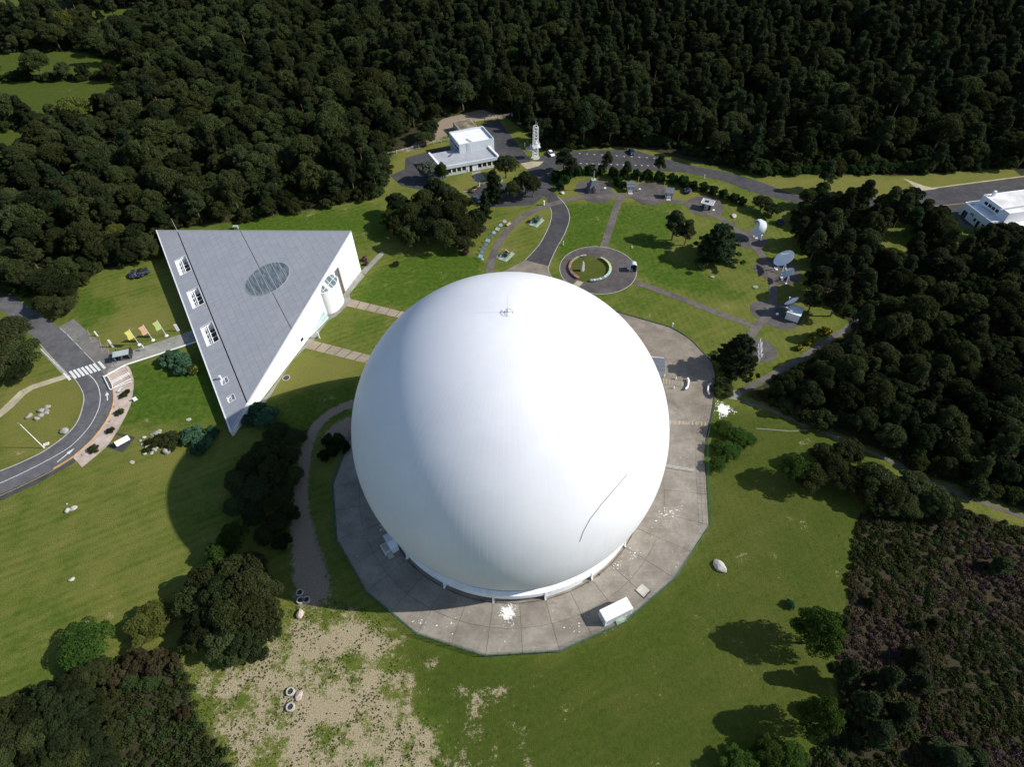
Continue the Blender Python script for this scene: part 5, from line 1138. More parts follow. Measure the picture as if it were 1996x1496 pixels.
MB().box((0, 0, 0), (3.1, 1.25, .1), M=Matrix.Rotation(R(38), 4, 'X')).build('board', MT['white_paint'], ib, (0, 0, 1.25)); MB().box((-.5, .55, 1.75), (2.0, .08, .16)).build('red_stripe', MT['red_paint'], ib)
for x in (-1.25, 1.25): MB().tube((x,.1,0), (x,.1,1.2), .07).build('leg', MT['steel'], ib)
MB().box((1.62, 0, 1.25), (.06, 1.2, .12), M=Matrix.Rotation(R(38), 4, 'X')).build('glass_edge', MT['pale_glass'], ib)
bn = thing('bench', 'small grey bench on the pink pavement by the cycle stand', 'bench', (-102.17,28.36), R(72)); MB().box((0,0,.45), (1.6,.5,.08)).build('seat', MT['grey_wall'], bn)
for x in (-.6,.6): MB().box((x,0,.2), (.1,.45,.4)).build('leg', MT['dark_metal'], bn)
pt_ = thing('picnic_table', 'wooden picnic table at the wood edge above the museum lawn', 'picnic table', (-127.9,83.84), R(15)); MB().box((0,0,.75), (1.8,.8,.07)).build('top', MT['wood_pale'], pt_)
for y in (-.75,.75): MB().box((0,y,.45), (1.8,.3,.06)).build('bench', MT['wood_pale'], pt_)
for x in (-.6,.6): MB().box((x,0,.38), (.1,1.5,.08)).box((x,.3,.38), (.1,.1,.75)).box((x,-.3,.38), (.1,.1,.75)).build('leg', MT['wood_pale'], pt_)
lw = thing('vent_box', 'small green lidded vent box on the lawn behind the museum roof', 'vent', (-93.09,101.7)); MB().box((0,0,.4), (1.4,.9,.8)).build('body', MT['stone'], lw); MB().box((-.1,0,.95), (1.7,1.1,.3)).build('lid', MT['pale_green_rail'], lw)
md = thing('manhole_cover', 'dark oval manhole cover in the lawn between museum and dome', 'manhole', (-59.48,31.81), R(50)); MB().lathe([(0,.03), (.8,.03), (.85,0)], 20).build('cover', MT['tar'], md); MB().lathe([(.85,.0), (.85,.04), (1.0,.04), (1.0,0)], 20).build('rim', MT['concrete_light'], md)
wd = thing('wall_drum', 'small grey drum standing against the museum wall by the little windows', 'drum', (-57.52,46.17)); MB().tube((0,0,0), (0,0,1.0), .4, n=14).build('body', MT['grey_wall'], wd); MB().tube((0,0,1.0), (0,0,1.05), .42, n=14).build('lid', MT['steel'], wd)
# ------------------------------------------------------------------ white paddock fences behind the office
def paddock(label, pts, h=1.3, step=3.2):
    t = thing('rail_fence', label, 'fence', pts[0])
    o = Vector(pts[0])
    for a, c in zip(pts[:-1], pts[1:]):
        a, c = Vector(a)-o, Vector(c)-o; d = c-a; n = max(1, round(d.length/step))
        for i in range(n+1): p_ = a+d*i/n; MB().box((p_.x, p_.y, h/2), (.16,.16,h)).build('post', MT['white_paint'], t)
        for z in (.75, 1.15): MB().tube((a.x,a.y,z), (c.x,c.y,z), .045, n=4).build('rail', MT['concrete_light'], t)
paddock('white post fence left of the office block along the brown wood floor', [(-46.98,150.8), (-40.57,153.88), (-32.69,158.25), (-23.51,161.8)])
paddock('white post fence right of the garage block towards the lattice tower', [(-12.98,177.39), (-9.06,179.15), (-3.56,181.34), (2.67,183.54)])
# ------------------------------------------------------------------ stones
def rock_mesh(seed, flat=.7):
    bm = bmesh.new(); bmesh.ops.create_icosphere(bm, subdivisions=2, radius=1.0); q = random.Random(seed)
    cs = [Vector((q.uniform(-1,1), q.uniform(-1,1), q.uniform(-1,1))).normalized() for _ in range(9)]; ds = [q.uniform(.62,.92) for _ in range(9)]
    for v in bm.verts:
        for c, d in zip(cs, ds):
            k = v.co.dot(c)
            if k > d: v.co -= c*(k-d)
        v.co *= 1+q.uniform(-.03,.03); v.co.z *= flat
    me = bpy.data.meshes.new('boulder'); bm.to_mesh(me); bm.free(); return me
rms = [rock_mesh(s, f) for s, f in ((1,.65), (2,.75), (3,.6), (4,.8), (5,.55))]
isl = [(-121.59,20.18,1.08,0.3), (-119.32,19.31,0.91,0.3), (-118.87,20.45,0.99,0.3), (-119.38,21.96,1,0.3), (-118.62,22.96,1,0.3), (-117.9,21.09,0.83,0.3), (-118.06,21.93,0.66,0.3), (-110.42,15.16,1.27,0.4), (-98.91,-7.11,0.87,0.3), (-97.89,-6.62,0.86,0.3), (-90.32,-23.18,0.67,0.2), (-83.28,-32.21,0.64,0.5), (42.34,-23.1,1.5,0.6), (-41.84,-31.09,1.13,0.2), (-38.82,-45.79,0.87,0.4), (-89.73,5.56,0.72,0.1), (-80.68,18.22,0.73,0.1), (-100.27,18.12,0.47,0.2), (-101.24,22.96,0.39,0.2), (-102.56,8.07,0.46,0.2), (40.55,86.76,0.7,0.1), (62.91,70.68,0.85,0.1), (74.87,65.39,0.85,0.1), (78.06,103.37,1.37,0.1), (20.08,120.4,0.98,0.4), (-120.84,95.29,1.24,0.5), (-121.12,93.7,1.03,0.4), (-68.15,164.95,1.18,0.4), (-99.95,-5.42,0.29,0.1)]
info = [('stone', 'grey boulder lying apart at the left of the stone group on the road island', None)] + [('stone', 'grey boulder in the close group on the road island', 'close group of boulders on the road island')]*6 + [
    ('stone', 'single large grey boulder at the kerb of the road island', None), ('stone_pale', 'left one of two pale stones on the open lawn', None), ('stone_pale', 'right one of two pale stones on the open lawn', None), ('stone_pale', 'small pale stone alone in the middle of the left lawn', None), ('stone_pale', 'thin pale upright stone behind the lone green tree', None),
    ('stone_pale', 'big pale boulder on the grass right of the apron fence', None), ('stone_pink', 'sandy flat boulder below the three concrete rings', None), ('stone_pink', 'pinkish boulder beside the two concrete rings on the sandy ground', None), ('stone_pale', 'flat pale stone in the lawn below the rockery', None), ('stone_pale', 'flat pale stone in the lawn at the museum shadow edge', None),
    ('stone', 'small dark stone on the middle of the pink pavement', None), ('stone', 'small dark stone on the pink pavement near the yellow kerb', None), ('stone', 'small dark stone at the lower end of the pink pavement', None), ('stone', 'flat grey slab stone in the garden lawn above the plaza', None), ('stone', 'flat grey stone in the lawn below the big conifer', None), ('stone', 'flat grey stone in the lawn beside the ring path bend', None), ('stone_pale', 'flat pale stone slab between the pavilion and the hooded dish', None), ('stone_pale', 'pale boulder at the foot of the clipped bush by the drive', None),
    ('stone_pink', 'upper pale boulder at the wood edge behind the museum corner', None), ('stone_pink', 'lower pale boulder at the wood edge behind the museum corner', None), ('stone_pale', 'white stone on the brown wood floor left of the office', None), ('stone_pale', 'tiny pale stone on the lawn above the pair of stones', None)]
for k, ((x, y, r, _), (m, l, g)) in enumerate(zip(isl, info)):
    o = bpy.data.objects.new('boulder', rms[k % 5].copy()); o.data.materials.append(MT[m]); link(o); o.location = (x, y, r*.22); o.scale = (r*rnd.uniform(.9,1.15), r*rnd.uniform(.7,.9), r*(.8 if k not in (15,16,20,21,22,23) else .25)); o.rotation_euler = (0, 0, rnd.uniform(0, 6.28)); tag(o, l, 'boulder', g)
    if k == 12: o.rotation_euler = (0, 0, R(115)); o.scale = (r*1.15, r*.75, r*.8)
rq = [(-90.39,11.95,0.52,0.2), (-89.75,12.87,0.59,0.2), (-88.38,11.91,0.51,0.2), (-86.91,14.13,1.32,0.3), (-88.03,13.6,0.66,0.2), (-83.87,12.04,0.58,0.3), (-85.79,9.11,0.87,0.2), (-86.07,8.2,0.58,0.2), (-87.69,7.94,0.65,0.2), (-82.63,8.35,1.28,0.3), (-89.46,10.86,0.51,0.2), (-85.52,9.69,0.58,0.2), (-87.64,10.44,0.44,0.2), (-88.15,9.84,0.44,0.2)]
for k, (x, y, r, _) in enumerate(rq):
    o = bpy.data.objects.new('rockery_stone', rms[(k+2) % 5].copy()); o.data.materials.append(MT['stone_pale'] if k % 3 else MT['stone']); link(o); o.location = (x, y, r*.2); o.scale = (r, r*.75, r*.7); o.rotation_euler = (0, 0, rnd.uniform(0, 6.28))
    big = {3: 'broad pale stone at the top of the rockery', 9: 'long pale stone at the lower right of the rockery'}.get(k)
    tag(o, big or 'pale stone among the shrubs of the rockery on the left lawn', 'stone', None if big else 'stones of the rockery on the left lawn')
wl = [(-42.83,-26.89), (-42.33,-28.46), (-41.17,-28.38), (-40.46,-45.15), (-39.88,-47.67)]
wn = ['dark concrete well ring in the shadow, uppermost of the three', 'white rimmed concrete well ring, lower left of the three', 'white rimmed concrete well ring, lower right of the three', 'upper white rimmed well ring on the sandy ground beside the pinkish boulder', 'lower white rimmed well ring on the sandy ground']
for p, l in zip(wl, wn):
    t = thing('well_ring', l, 'well ring', p, group='concrete well rings'); MB().lathe([(.52,.02), (.52,.5), (.74,.5), (.76,0)], 22).build('ring', MT['stone_pale'], t); MB().lathe([(0,.3), (.52,.3)], 18).build('cover', MT['tar'], t); MB().box((0,0,.36), (.5,.12,.08)).build('handle', MT['dark_metal'], t)
# ------------------------------------------------------------------ cars
def car(label, p, rz, colr, dark=False):
    t = thing('car', label, 'car', p, rz); cm = simple('car_paint', colr, .25, .04, .5, spec=.6)
    b = MB(); prof = [(-2.05,.35), (-2.1,.75), (-1.75,.92), (-.75,.98), (.95,.98), (1.9,.88), (2.1,.6), (2.05,.32)]
    n = len(prof); vs = []
    rows = [(-.80, 1.0), (-.88, .93), (.88, .93), (.80, 1.0)]
    for y, kk in rows: vs += [(x, y, z*(1 if kk == 1 else 1)) for x, z in prof]
    b._add(vs, [(r*n+i, r*n+i+1, (r+1)*n+i+1, (r+1)*n+i) for r in range(3) for i in range(n-1)] + [tuple(range(n))[::-1], tuple(3*n+i for i in range(n))]); b.build('body', cm, t)
    c = MB(); c._add([(-1.75,-.74,.93), (.95,-.74,.97), (.95,.74,.97), (-1.75,.74,.93), (-1.25,-.6,1.42), (.3,-.6,1.46), (.3,.6,1.46), (-1.25,.6,1.42)], [(0,1,5,4), (1,2,6,5), (2,3,7,6), (3,0,4,7)]); c.build('glass', MT['dark_glass'], t)
    MB().prism([(-1.3,-.62), (.35,-.62), (.35,.62), (-1.3,.62)], 1.42, 1.49).build('roof', cm, t)
    for x in (-1.3, 1.3):
        for y in (-.82, .82): w = MB().tube((x, y-.1, .32), (x, y+.1, .32), .32, n=14).build('wheel', MT['tyre'], t); MB().tube((x, y-.11, .32), (x, y+.11, .32), .19, n=10).build('rim', MT['steel'], w)
    for y in (-.62, .62): MB().box((2.06, y, .66), (.1, .36, .16)).build('headlight', MT['white_metal'], t); MB().box((-2.08, y, .74), (.08, .3, .16)).build('tail_light', MT['red_paint'], t)
    return t
car('white car parked at the near end of the rear car park', (17.61,148.77), R(-70), (.75,.76,.77)); car('dark blue car parked alone in the rear car park', (49.52,149), R(-85), (.03,.045,.07)); car('silver grey car parked under the trees by the office', (-10.64,116.64), R(118), (.30,.34,.36))

# ------------------------------------------------------------------ vegetation: leaf-card crowns on branching trunks
def leaves(lumps, n, size, seed, under=.25, spread=.55, stretch=1.0):
    """lumps: (x,y,z,rx,ry,rz). n leaf cards spread through the outer shell of every lump."""
    g = np.random.default_rng(seed); L = np.array(lumps, float); w = (L[:,3]*L[:,4] + L[:,3]*L[:,5] + L[:,4]*L[:,5]); w /= w.sum()
    ix = g.choice(len(L), n, p=w); d = g.normal(size=(n, 3)); d /= np.linalg.norm(d, axis=1)[:, None]
    low = d[:, 2] < -under; d[low, 2] *= -1
    rad = np.clip(1.04 - np.abs(g.normal(0, .17, n)), .35, 1.12)
    c = L[ix, :3] + d * L[ix, 3:] * rad[:, None]
    nn = d / L[ix, 3:]; nn /= np.linalg.norm(nn, axis=1)[:, None]; nn = nn + g.normal(0, spread, (n, 3)); nn[:, 2] += .15; nn /= np.linalg.norm(nn, axis=1)[:, None]
    t = np.cross(nn, g.normal(size=(n, 3))); t /= np.linalg.norm(t, axis=1)[:, None]; b = np.cross(nn, t)
    s = size * g.uniform(.6, 1.35, n)[:, None]
    V = np.stack([c - t*s*stretch, c - b*s*.62, c + t*s*stretch, c + b*s*.62], 1).reshape(-1, 3); F = np.arange(4*n).reshape(n, 4)
    lt = g.uniform(0, 1, len(L)); tint = np.clip(.5*lt[ix] + .5*g.uniform(0, 1, n), 0, 1)
    return V, F, tint
def crown_mesh(name, V, F, tint, mat):
    me = fast_mesh(name, V, F, mat); at = me.attributes.new('tint', 'FLOAT', 'POINT'); at.data.foreach_set('value', np.repeat(tint, 4).astype(np.float32)); return me
def round_lumps(q, r, h, n, rl=.30, sq=.85):
    ex, ey = q.uniform(.82, 1.12), q.uniform(.82, 1.12); out = [(0, 0, 0, r*.60*ex, r*.60*ey, h*.52)]
    for k in range(n):
        a = 2.39996*k + q.uniform(-.4, .4); z = 1 - 1.55*(k+.5)/n; rr = math.sqrt(max(0, 1-z*z)); f = q.uniform(.50, .98); s = r*rl*q.uniform(.6, 1.4)*(1.2-.45*f)
        out.append((r*rr*math.cos(a)*f*ex, r*rr*math.sin(a)*f*ey, h*z*.66, s*q.uniform(.85, 1.2), s, s*sq))
    return out
def limbs(q, H, r0, tops, mat, bend=.3):
    b = MB(); p = Vector((0,0,-.1)); segs = 4; pts = [p]
    for k in range(1, segs+1): pts.append(Vector((q.uniform(-bend, bend)*k/segs, q.uniform(-bend, bend)*k/segs, H*k/segs)))
    for k in range(segs): b.tube(pts[k], pts[k+1], r0*(1-.62*k/segs), r0*(1-.62*(k+1)/segs), 7, cap=False)
    for t in tops:
        s = pts[q.choice((2, 3, 3, 4))]; m = s.lerp(Vector(t), .5) + Vector((0, 0, -.25)); b.tube(s, m, r0*.30, r0*.20, 5, cap=False); b.tube(m, t, r0*.20, r0*.06, 5, cap=False)
    return mesh_np('trunk', b.V, b.F, [mat])
# every kind: list of (crown mesh, trunk mesh, nominal crown radius)
KIND = {}
def make_broad(key, seeds, leafmat, trunkm, r=4.0, h=3.4, trunkH=3.6, n=9500, size=.21, nl=34, sq=.85):
    KIND[key] = []
    for s in seeds:
        q = random.Random(s); L = round_lumps(q, r, h, nl, .30, sq); cz = trunkH + h*.35; ox, oy = q.uniform(-.22, .22)*r, q.uniform(-.22, .22)*r; L = [(x+ox*max(0, z/h), y+oy*max(0, z/h), z, a, b, c) for x, y, z, a, b, c in L]
        L = [(x, y, z+cz, a, b, c) for x, y, z, a, b, c in L]
        V, F, t = leaves(L, n, size, s, .25, .95)
        KIND[key].append((crown_mesh('crown', V, F, t, MT[leafmat]), limbs(q, trunkH+h*.2, .30*r/4, [l[:3] for l in L[1:9]], MT[trunkm]), r))
def vary(key, specs):
    out = []
    for sp in specs: make_broad(key, *sp); out += KIND[key]
    KIND[key] = out
vary('broad', [((11,), 'leaf_broad', 'trunk_grey', 4.0, 3.4, 3.6, 9500, .20, 34), ((12,), 'leaf_broad', 'trunk_grey', 4.0, 4.6, 3.2, 10500, .20, 44), ((13,), 'leaf_dark', 'trunk_grey', 4.0, 2.7, 3.9, 9000, .20, 30), ((14,), 'leaf_grey', 'trunk_grey', 4.0, 3.8, 3.5, 9500, .19, 40),
               ((15,), 'leaf_broad', 'trunk_grey', 4.0, 3.2, 3.7, 10500, .19, 52), ((16,), 'leaf_dark', 'trunk_grey', 4.0, 4.0, 3.4, 9500, .20, 26)])
make_broad('green', (21, 22), 'leaf_green', 'trunk_grey', 3.6, 3.0, 2.6, 11000, .16, 46)
make_broad('tallgreen', (23, 24), 'leaf_green', 'trunk_grey', 3.6, 6.2, 2.4, 13000, .17, 60)
make_broad('yellow', (31,), 'leaf_yellow', 'trunk_grey', 3.2, 2.8, 2.0, 9500, .16, 42)
make_broad('silver', (35,), 'leaf_silver', 'trunk_grey', 3.4, 3.0, 2.2)
make_broad('shrub', (41, 42, 43), 'leaf_shrub', 'trunk_grey', 2.2, 1.7, .5, 3800, .16, 22)
make_broad('brown', (46,), 'leaf_brown', 'trunk_grey', 2.2, 1.6, .5, 3600, .16, 20)
def make_pine(key, seeds, leafmat, H=12.5, r=3.6, n=8000, size=.22, layers=30, lo=.46):
    KIND[key] = []
    for s in seeds:
        q = random.Random(s); L = []
        for k in range(layers):
            f = k/(layers-1); z = H*(lo + (1-lo)*f*.95); env = r*(1-.62*f**1.7); a = 2.4*k + q.uniform(-.5, .5); d = env*q.uniform(.30, .78)*(1-.35*f); w = r*q.uniform(.20, .38)*(1-.2*f)
            L.append((d*math.cos(a), d*math.sin(a), z+q.uniform(-.6, .6), w, w, w*.78))
        L.append((0, 0, H*.96, r*.38, r*.38, r*.32)); L.append((0, 0, H*.80, r*.42, r*.42, r*.4))
        V, F, t = leaves(L, n, size, s, .45, 1.0, 1.25)
        KIND[key].append((crown_mesh('crown', V, F, t, MT[leafmat]), limbs(q, H*.88, .24, [l[:3] for l in L[:9]], MT['trunk_pine'], .45), r))
make_pine('pine', (51, 52), 'leaf_pine'); pk = KIND['pine']; make_pine('pine', (53,), 'leaf_pine', 14.0, 3.6, 8500, .21, 36, .40); pk += KIND['pine']; make_pine('pine', (54,), 'leaf_conifer', 12.0, 3.6, 8500, .21, 40, .52); pk += KIND['pine']; make_pine('pine', (57,), 'leaf_grey', 12.5, 3.6, 8000, .21, 34, .44); KIND['pine'] = pk + KIND['pine']
make_pine('youngpine', (55, 56), 'leaf_pine', 6.5, 2.6, 5500, .18, 22, .22)
def make_conifer(key, seeds, H=10.0, r=4.2, n=10500, mat='leaf_conifer', cone=1.0):
    KIND[key] = []
    for s in seeds:
        q = random.Random(s); L = []
        nb = 46
        for k in range(nb):
            f = (k+.5)/nb; z = .6 + (H-.6)*f; env = r*(1-f)**.72*cone + .3; a = 2.39996*k + q.uniform(-.3, .3); ln = env*q.uniform(.75, 1.18)
            for i in range(3): dd = ln*(.42+.28*i); L.append((dd*math.cos(a), dd*math.sin(a), z+.35*i*i*.35, .62-.12*i, .62-.12*i, .36))
        L.append((0, 0, H*.36, r*.66, r*.66, H*.30)); L.append((0, 0, H*.55, r*.45, r*.45, H*.34))
        V, F, t = leaves(L, n, .26, s, .5, .7, 1.5)
        KIND[key].append((crown_mesh('crown', V, F, t, MT[mat]), limbs(q, H*.9, .34, [l[:3] for l in L[:60:9]], MT['trunk_pine'], .2), r))
make_conifer('cypress', (61, 62)); make_conifer('spruce', (65,), 13.0, 3.0, 6500, cone=.95)
make_broad('juniper', (71,), 'leaf_juniper', 'trunk_grey', 2.6, 1.2, .2, 6000, .17, 26, .6)
make_broad('hedge', (73,), 'leaf_hedge', 'trunk_grey', 2.0, 1.5, .2, 3600, .15, 22)
TNAME = dict(tallgreen='broadleaf_tree', broad='broadleaf_tree', green='broadleaf_tree', yellow='broadleaf_tree', silver='silver_leaved_tree', shrub='shrub', brown='shrub', pine='pine_tree', youngpine='young_pine', cypress='cypress_tree', spruce='spruce_tree', juniper='juniper_bush', hedge='clipped_bush')
TCAT = dict(tallgreen='tree', broad='tree', green='tree', yellow='tree', silver='tree', shrub='shrub', brown='shrub', pine='pine', youngpine='pine', cypress='conifer', spruce='conifer', juniper='bush', hedge='bush')
PLACED = []; counter = [0]
ZC0 = dict(broad=4.8, green=3.65, yellow=2.98, silver=3.25, shrub=1.1, brown=1.06, pine=9.2, youngpine=3.9, cypress=4.4, tallgreen=4.6, spruce=5.6, juniper=.62, hedge=.72)
def tree(kind, x, y, r, label, group=None, sz=1.0, rz=None, z=None):
    k = counter[0]; counter[0] += 1; q = random.Random(1000+k); cm, tm, r0 = KIND[kind][q.randrange(len(KIND[kind]))]; s = r/(r0*1.14)
    if z: sz = max(.5, min(2.3, z/(ZC0[kind]*s)))
    t = thing(TNAME[kind], label, TCAT[kind], (x, y, 0), q.uniform(0, 6.28) if rz is None else rz, group); t.scale = (s*q.uniform(.84, 1.16), s*q.uniform(.84, 1.16), s*sz)
    add('trunk', tm, t); add('crown', cm, t); PLACED.append((x, y, r)); return t
def flowers(parent_kind, x, y, r, z, label, mat, cat='flowering shrub', n=260, name='flowering_shrub'):
    t = tree(parent_kind, x, y, r, label, z=z); t.name = name; t['category'] = cat
    q = np.random.default_rng(int(abs(x*7+y))); r0 = KIND[parent_kind][0][2]
    V, F, ti = leaves([(0, 0, r0*.55, r0*.95, r0*.95, r0*.62)], n, .16*r0/2, int(abs(x*13)), -.1, .4)
    add('blossom', crown_mesh('blossom', V, F, ti, MT[mat]), t); return t
def many(kind, spec, labels, group=None, sz=1.0):
    for (x, y, r, z), l in zip(spec, labels if isinstance(labels, list) else [labels]*len(spec)): tree(kind, x, y, r, l, group, sz, z=z)
# --- trees and shrubs that can be singled out
many('green', [(-79.98,-37.23,5.86,2.5)], ['lone bright green tree casting a shadow on the left lawn'])
many('broad', [(-59.84,-26.14,4.24,4.5), (-55.25,-24.04,3.95,5), (-51.23,-23.9,4.14,5), (-48.19,-28.42,3.84,4.5), (-52.15,-28.25,4.31,5.5), (-56.35,-29.67,4.35,5.5), (-61.47,-29.97,4,4), (-53.21,-33.61,4.49,5.5), (-48.48,-32.85,4.24,4.5), (-58.49,-33.92,4.15,4), (-46.42,-35.21,2.9,3), (-49.68,-36.72,3.8,3.5), (-54.32,-37.09,3.85,3.5), (-59.82,-36.67,3.02,2.5), (-51.85,-39,2.94,2.2), (-47.81,-38.68,2.24,1.8)], 'dark olive tree of the dense clump below the dome shadow', 'dense olive tree clump on the left lawn')
many('yellow', [(-69.31,-32.79,4.85,2.2)], ['yellow green tree at the left end of the olive clump'])
many('green', [(-58.38,-16.38,3.63,3.5), (-60.01,-19.3,3.63,3)], ['bright green tree catching the sun at the lower tip of the dome shadow', 'smaller bright green tree beside the lower tip of the dome shadow'])
many('broad', [(-56.42,11.92,3.74,2), (-51.91,10.89,2.9,1.8), (-57.42,6.69,4.19,2.4), (-52.01,4.96,3.6,2.2), (-60.22,2.87,4.17,2.4), (-53.74,-0.32,4.55,2.8), (-49.6,-0.58,3.01,2), (-61.91,-1.92,3.86,2.4), (-56.74,-4.28,4.27,2.8), (-50.56,-6.51,4.18,2.6), (-60.51,-7.73,3.28,2.2), (-55.67,-10.57,3.93,2.6), (-50.3,-12.41,3.62,2.4), (-48.37,-9.65,2.67,1.8), (-52.36,-15.25,3.13,2.2), (-48.36,-16.65,2.62,1.8)], 'dark leafy tree in the thicket within the dome shadow', 'thicket in the dome shadow')
many('hedge', [(-44,10.22,2.08,0.8), (-41.58,10.47,2.07,0.8), (-39.72,8.31,2.05,0.8), (-42.45,7.18,2.05,0.8), (-44.13,5.75,1.66,0.8)], 'low dark bush of the patch between dirt track and apron', 'low bushes between dirt track and apron')
many('juniper', [(-92.25,38.69,3.86,1), (-89.5,37.66,4.14,1), (-87.79,35.14,3.14,1)], 'blue green spreading juniper on the lawn beside the entrance walk', 'junipers beside the entrance walk')
flowers('shrub', *[(-85.04,34.51,1.87,0.8)][0], 'yellow flowering shrub at the edge of the juniper by the museum', 'petal_yellow', n=120)
many('juniper', [(-77.55,12.53,3.41,0.8), (-74.53,10.92,3.08,0.8), (-73.4,13.21,2.53,0.8), (-74.65,8.58,2.51,0.7), (-63.95,20.15,3.09,0.9), (-60.66,17.53,3.32,1), (-65.05,16.98,2.51,0.8)], ['grey green spreading juniper left of the roof tip, highest of four', 'grey green spreading juniper left of the roof tip, broadest', 'grey green spreading juniper nearest the roof tip', 'grey green spreading juniper left of the roof tip, lowest', 'bluish spreading juniper against the museum wall near the roof tip', 'bluish spreading juniper between museum wall and thicket', 'small juniper right below the roof tip'])
many('shrub', [(-87.77,11.14,1.31,0.5), (-86.01,11.4,1.45,0.5), (-84.09,10.6,1.3,0.5), (-83.37,12.81,1.74,0.6), (-81.03,11.52,1.72,0.6), (-81.69,9.78,1.43,0.5), (-86.05,9.88,1.16,0.5), (-87.4,8.78,1.16,0.4), (-85.6,12.63,1.17,0.5)], 'small green shrub growing between the rockery stones', 'shrubs of the rockery')
many('shrub', [(-100.27,26.38,1.27,0.4), (-99.9,27.42,1.11,0.4), (-99,20.72,1.24,0.4), (-98.74,14.96,1.22,0.4), (-100.44,9.31,1.51,0.5)], ['lower half of the upper planting on the pink pavement', 'upper half of the upper planting on the pink pavement', 'round planting second from the top on the pink pavement', 'oval planting third from the top on the pink pavement', 'lowest and largest planting on the pink pavement'])
many('broad', [(-137.98,45.82,7.77,5), (-131.53,39.21,6.79,4.5), (-135.39,35.51,7.88,4.5), (-130.79,34.01,4.59,3)], ['big dark tree at the left edge above the road bend, highest', 'dark tree at the left edge beside the road verge', 'dark tree cut by the left edge below the big one', 'dark treetop jutting over the road at the left edge'])
many('broad', [(-133.47,65.48,5.78,5), (-135.52,60.8,4.99,3.5), (-130.14,60.31,4.92,3), (-139.96,69.28,5.55,5)], 'dark broadleaf tree bordering the lay-by corner at the left wood edge', 'broadleaf trees at the left wood edge')
many('broad', [(-120.26,84.17,5.92,4), (-116.38,86.79,5.13,4), (-126.52,88.5,5.27,4), (-121.22,90.57,5.23,5)], 'dark broadleaf tree standing out of the wood edge near the museum corner', 'broadleaf trees near the museum corner')
many('yellow', [(-113.63,86.71,3.15,2), (-130.11,95.78,4.19,3)], ['small yellowish tree touching the museum roof corner', 'yellowish treetop in the wood edge left of the museum'])
for k, (x, y, r, z) in enumerate([(-117.64,76.56,2.13,0.7), (-115.89,77.02,2.12,0.7), (-114.66,78.02,1.73,0.7)]): flowers('shrub', x, y, r, z, 'hydrangea with blue purple flowers below the tree by the museum corner', 'petal_blue', n=420).__setitem__('group', 'hydrangeas by the museum corner')
flowers('shrub', *[(-46.05,82.43,1.21,0.6)][0], 'round pink flowering shrub behind the museum right corner, upper', 'petal_pink', n=420); flowers('shrub', *[(-45.23,80.13,0.86,0.5)][0], 'small pink flowering shrub behind the museum right corner, lower', 'petal_pink', n=420)
many('broad', [(-37.6,107.13,4.86,5), (-32.21,98.5,5.03,6), (-36.98,95.72,4.3,4), (-28.46,105.34,4.78,6.5), (-24.51,111.85,4.51,7), (-19.82,107.43,4.79,7), (-23.55,98.17,5.33,7), (-17.52,96.46,5.28,7), (-26.47,90.92,5.2,6), (-20.47,87.87,5.12,6), (-14,89.82,4.81,5.5), (-10.84,95.56,4.22,5.5), (-16.26,104.15,4,6), (-31.48,88.99,4.16,4.5), (-13.98,85.66,3.4,3.5)], 'dark broadleaf tree of the large clump between museum lawn and office', 'large tree clump in front of the office')
many('silver', [(-28.45,130.93,4.89,4)], ['silvery willow in front of the left end of the office'])
many('green', [(-23.72,129.11,2.62,4.5), (-39.41,101.08,4.04,3.5)], ['small light green tree touching the silvery willow', 'light green tree at the left foot of the large clump'])
many('broad', [(-0.27,132.17,4.86,5), (6.8,119.96,5.03,5), (2.53,117.34,4.22,4), (9.49,118.3,3.85,4.5)], ['golden green drooping tree at the right end of the office', 'rounded olive tree between the office and the drive', 'lower olive tree left of the drive', 'olive treetop leaning towards the drive'])
many('spruce', [(-4.73,115.89,3.81,5), (-7.65,104.69,3.1,4.5)], ['dark conical conifer in front of the office parking', 'smaller dark conifer by the silver car'])
many('pine', [(21.51,134.82,5.12,7), (24.06,130.17,4.03,6), (37.91,135.14,3.31,5.5), (44.3,129.21,2.65,4.5), (57.12,132.13,3.12,5.5)], ['broad pine overhanging the white car', 'lower pine beside the white car', 'slender pine by the car park, left of three', 'smallest pine by the car park, middle of three', 'slender pine by the car park, right of three'])
hp = [(18.59,129.81,2.84,1.2), (21.27,127.15,2.62,1.2), (19.47,122.91,2.18,1), (22.49,130.78,2.45,1.2), (26.54,133.24,2.47,1.2), (31.44,133.82,2.49,1.2), (35.64,133.29,2.49,1.2), (39.88,131.64,2.48,1.2), (43.5,130.02,2.47,1.2), (48.27,129.85,2.48,1.2), (52.39,129.33,2.48,1.2), (56.57,128.08,2.48,1.2), (61.02,126.46,2.69,1.2), (64.42,124.53,2.68,1.2), (41.05,125.71,2.43,1), (42.66,123.5,1.81,0.8), (65.89,122.33,2.25,1), (68.04,121.9,2.26,1), (71.51,120.72,2.46,1), (74.27,118.19,2.45,1), (77.35,115.69,2.44,1), (80.29,112.89,2.42,1), (82.64,110.81,2.01,1)]
many('hedge', hp, 'dark bush in the hedge belt between garden terraces and rear car park', 'hedge belt behind the garden terraces')
many('broad', [(88.35,107.04,4.39,3), (91.18,103.59,3.57,2.5)], ['round tree between pavilion and hooded dish, larger', 'round tree between pavilion and hooded dish, smaller'])
flowers('shrub', *[(92.46,98.42,1.57,0.6)][0], 'blue flowering hydrangea behind the hooded dish', 'petal_blue', n=420); flowers('shrub', *[(65.38,119.52,1.83,0.6)][0], 'pale blue flowering shrub behind the right shed', 'petal_blue', n=300)
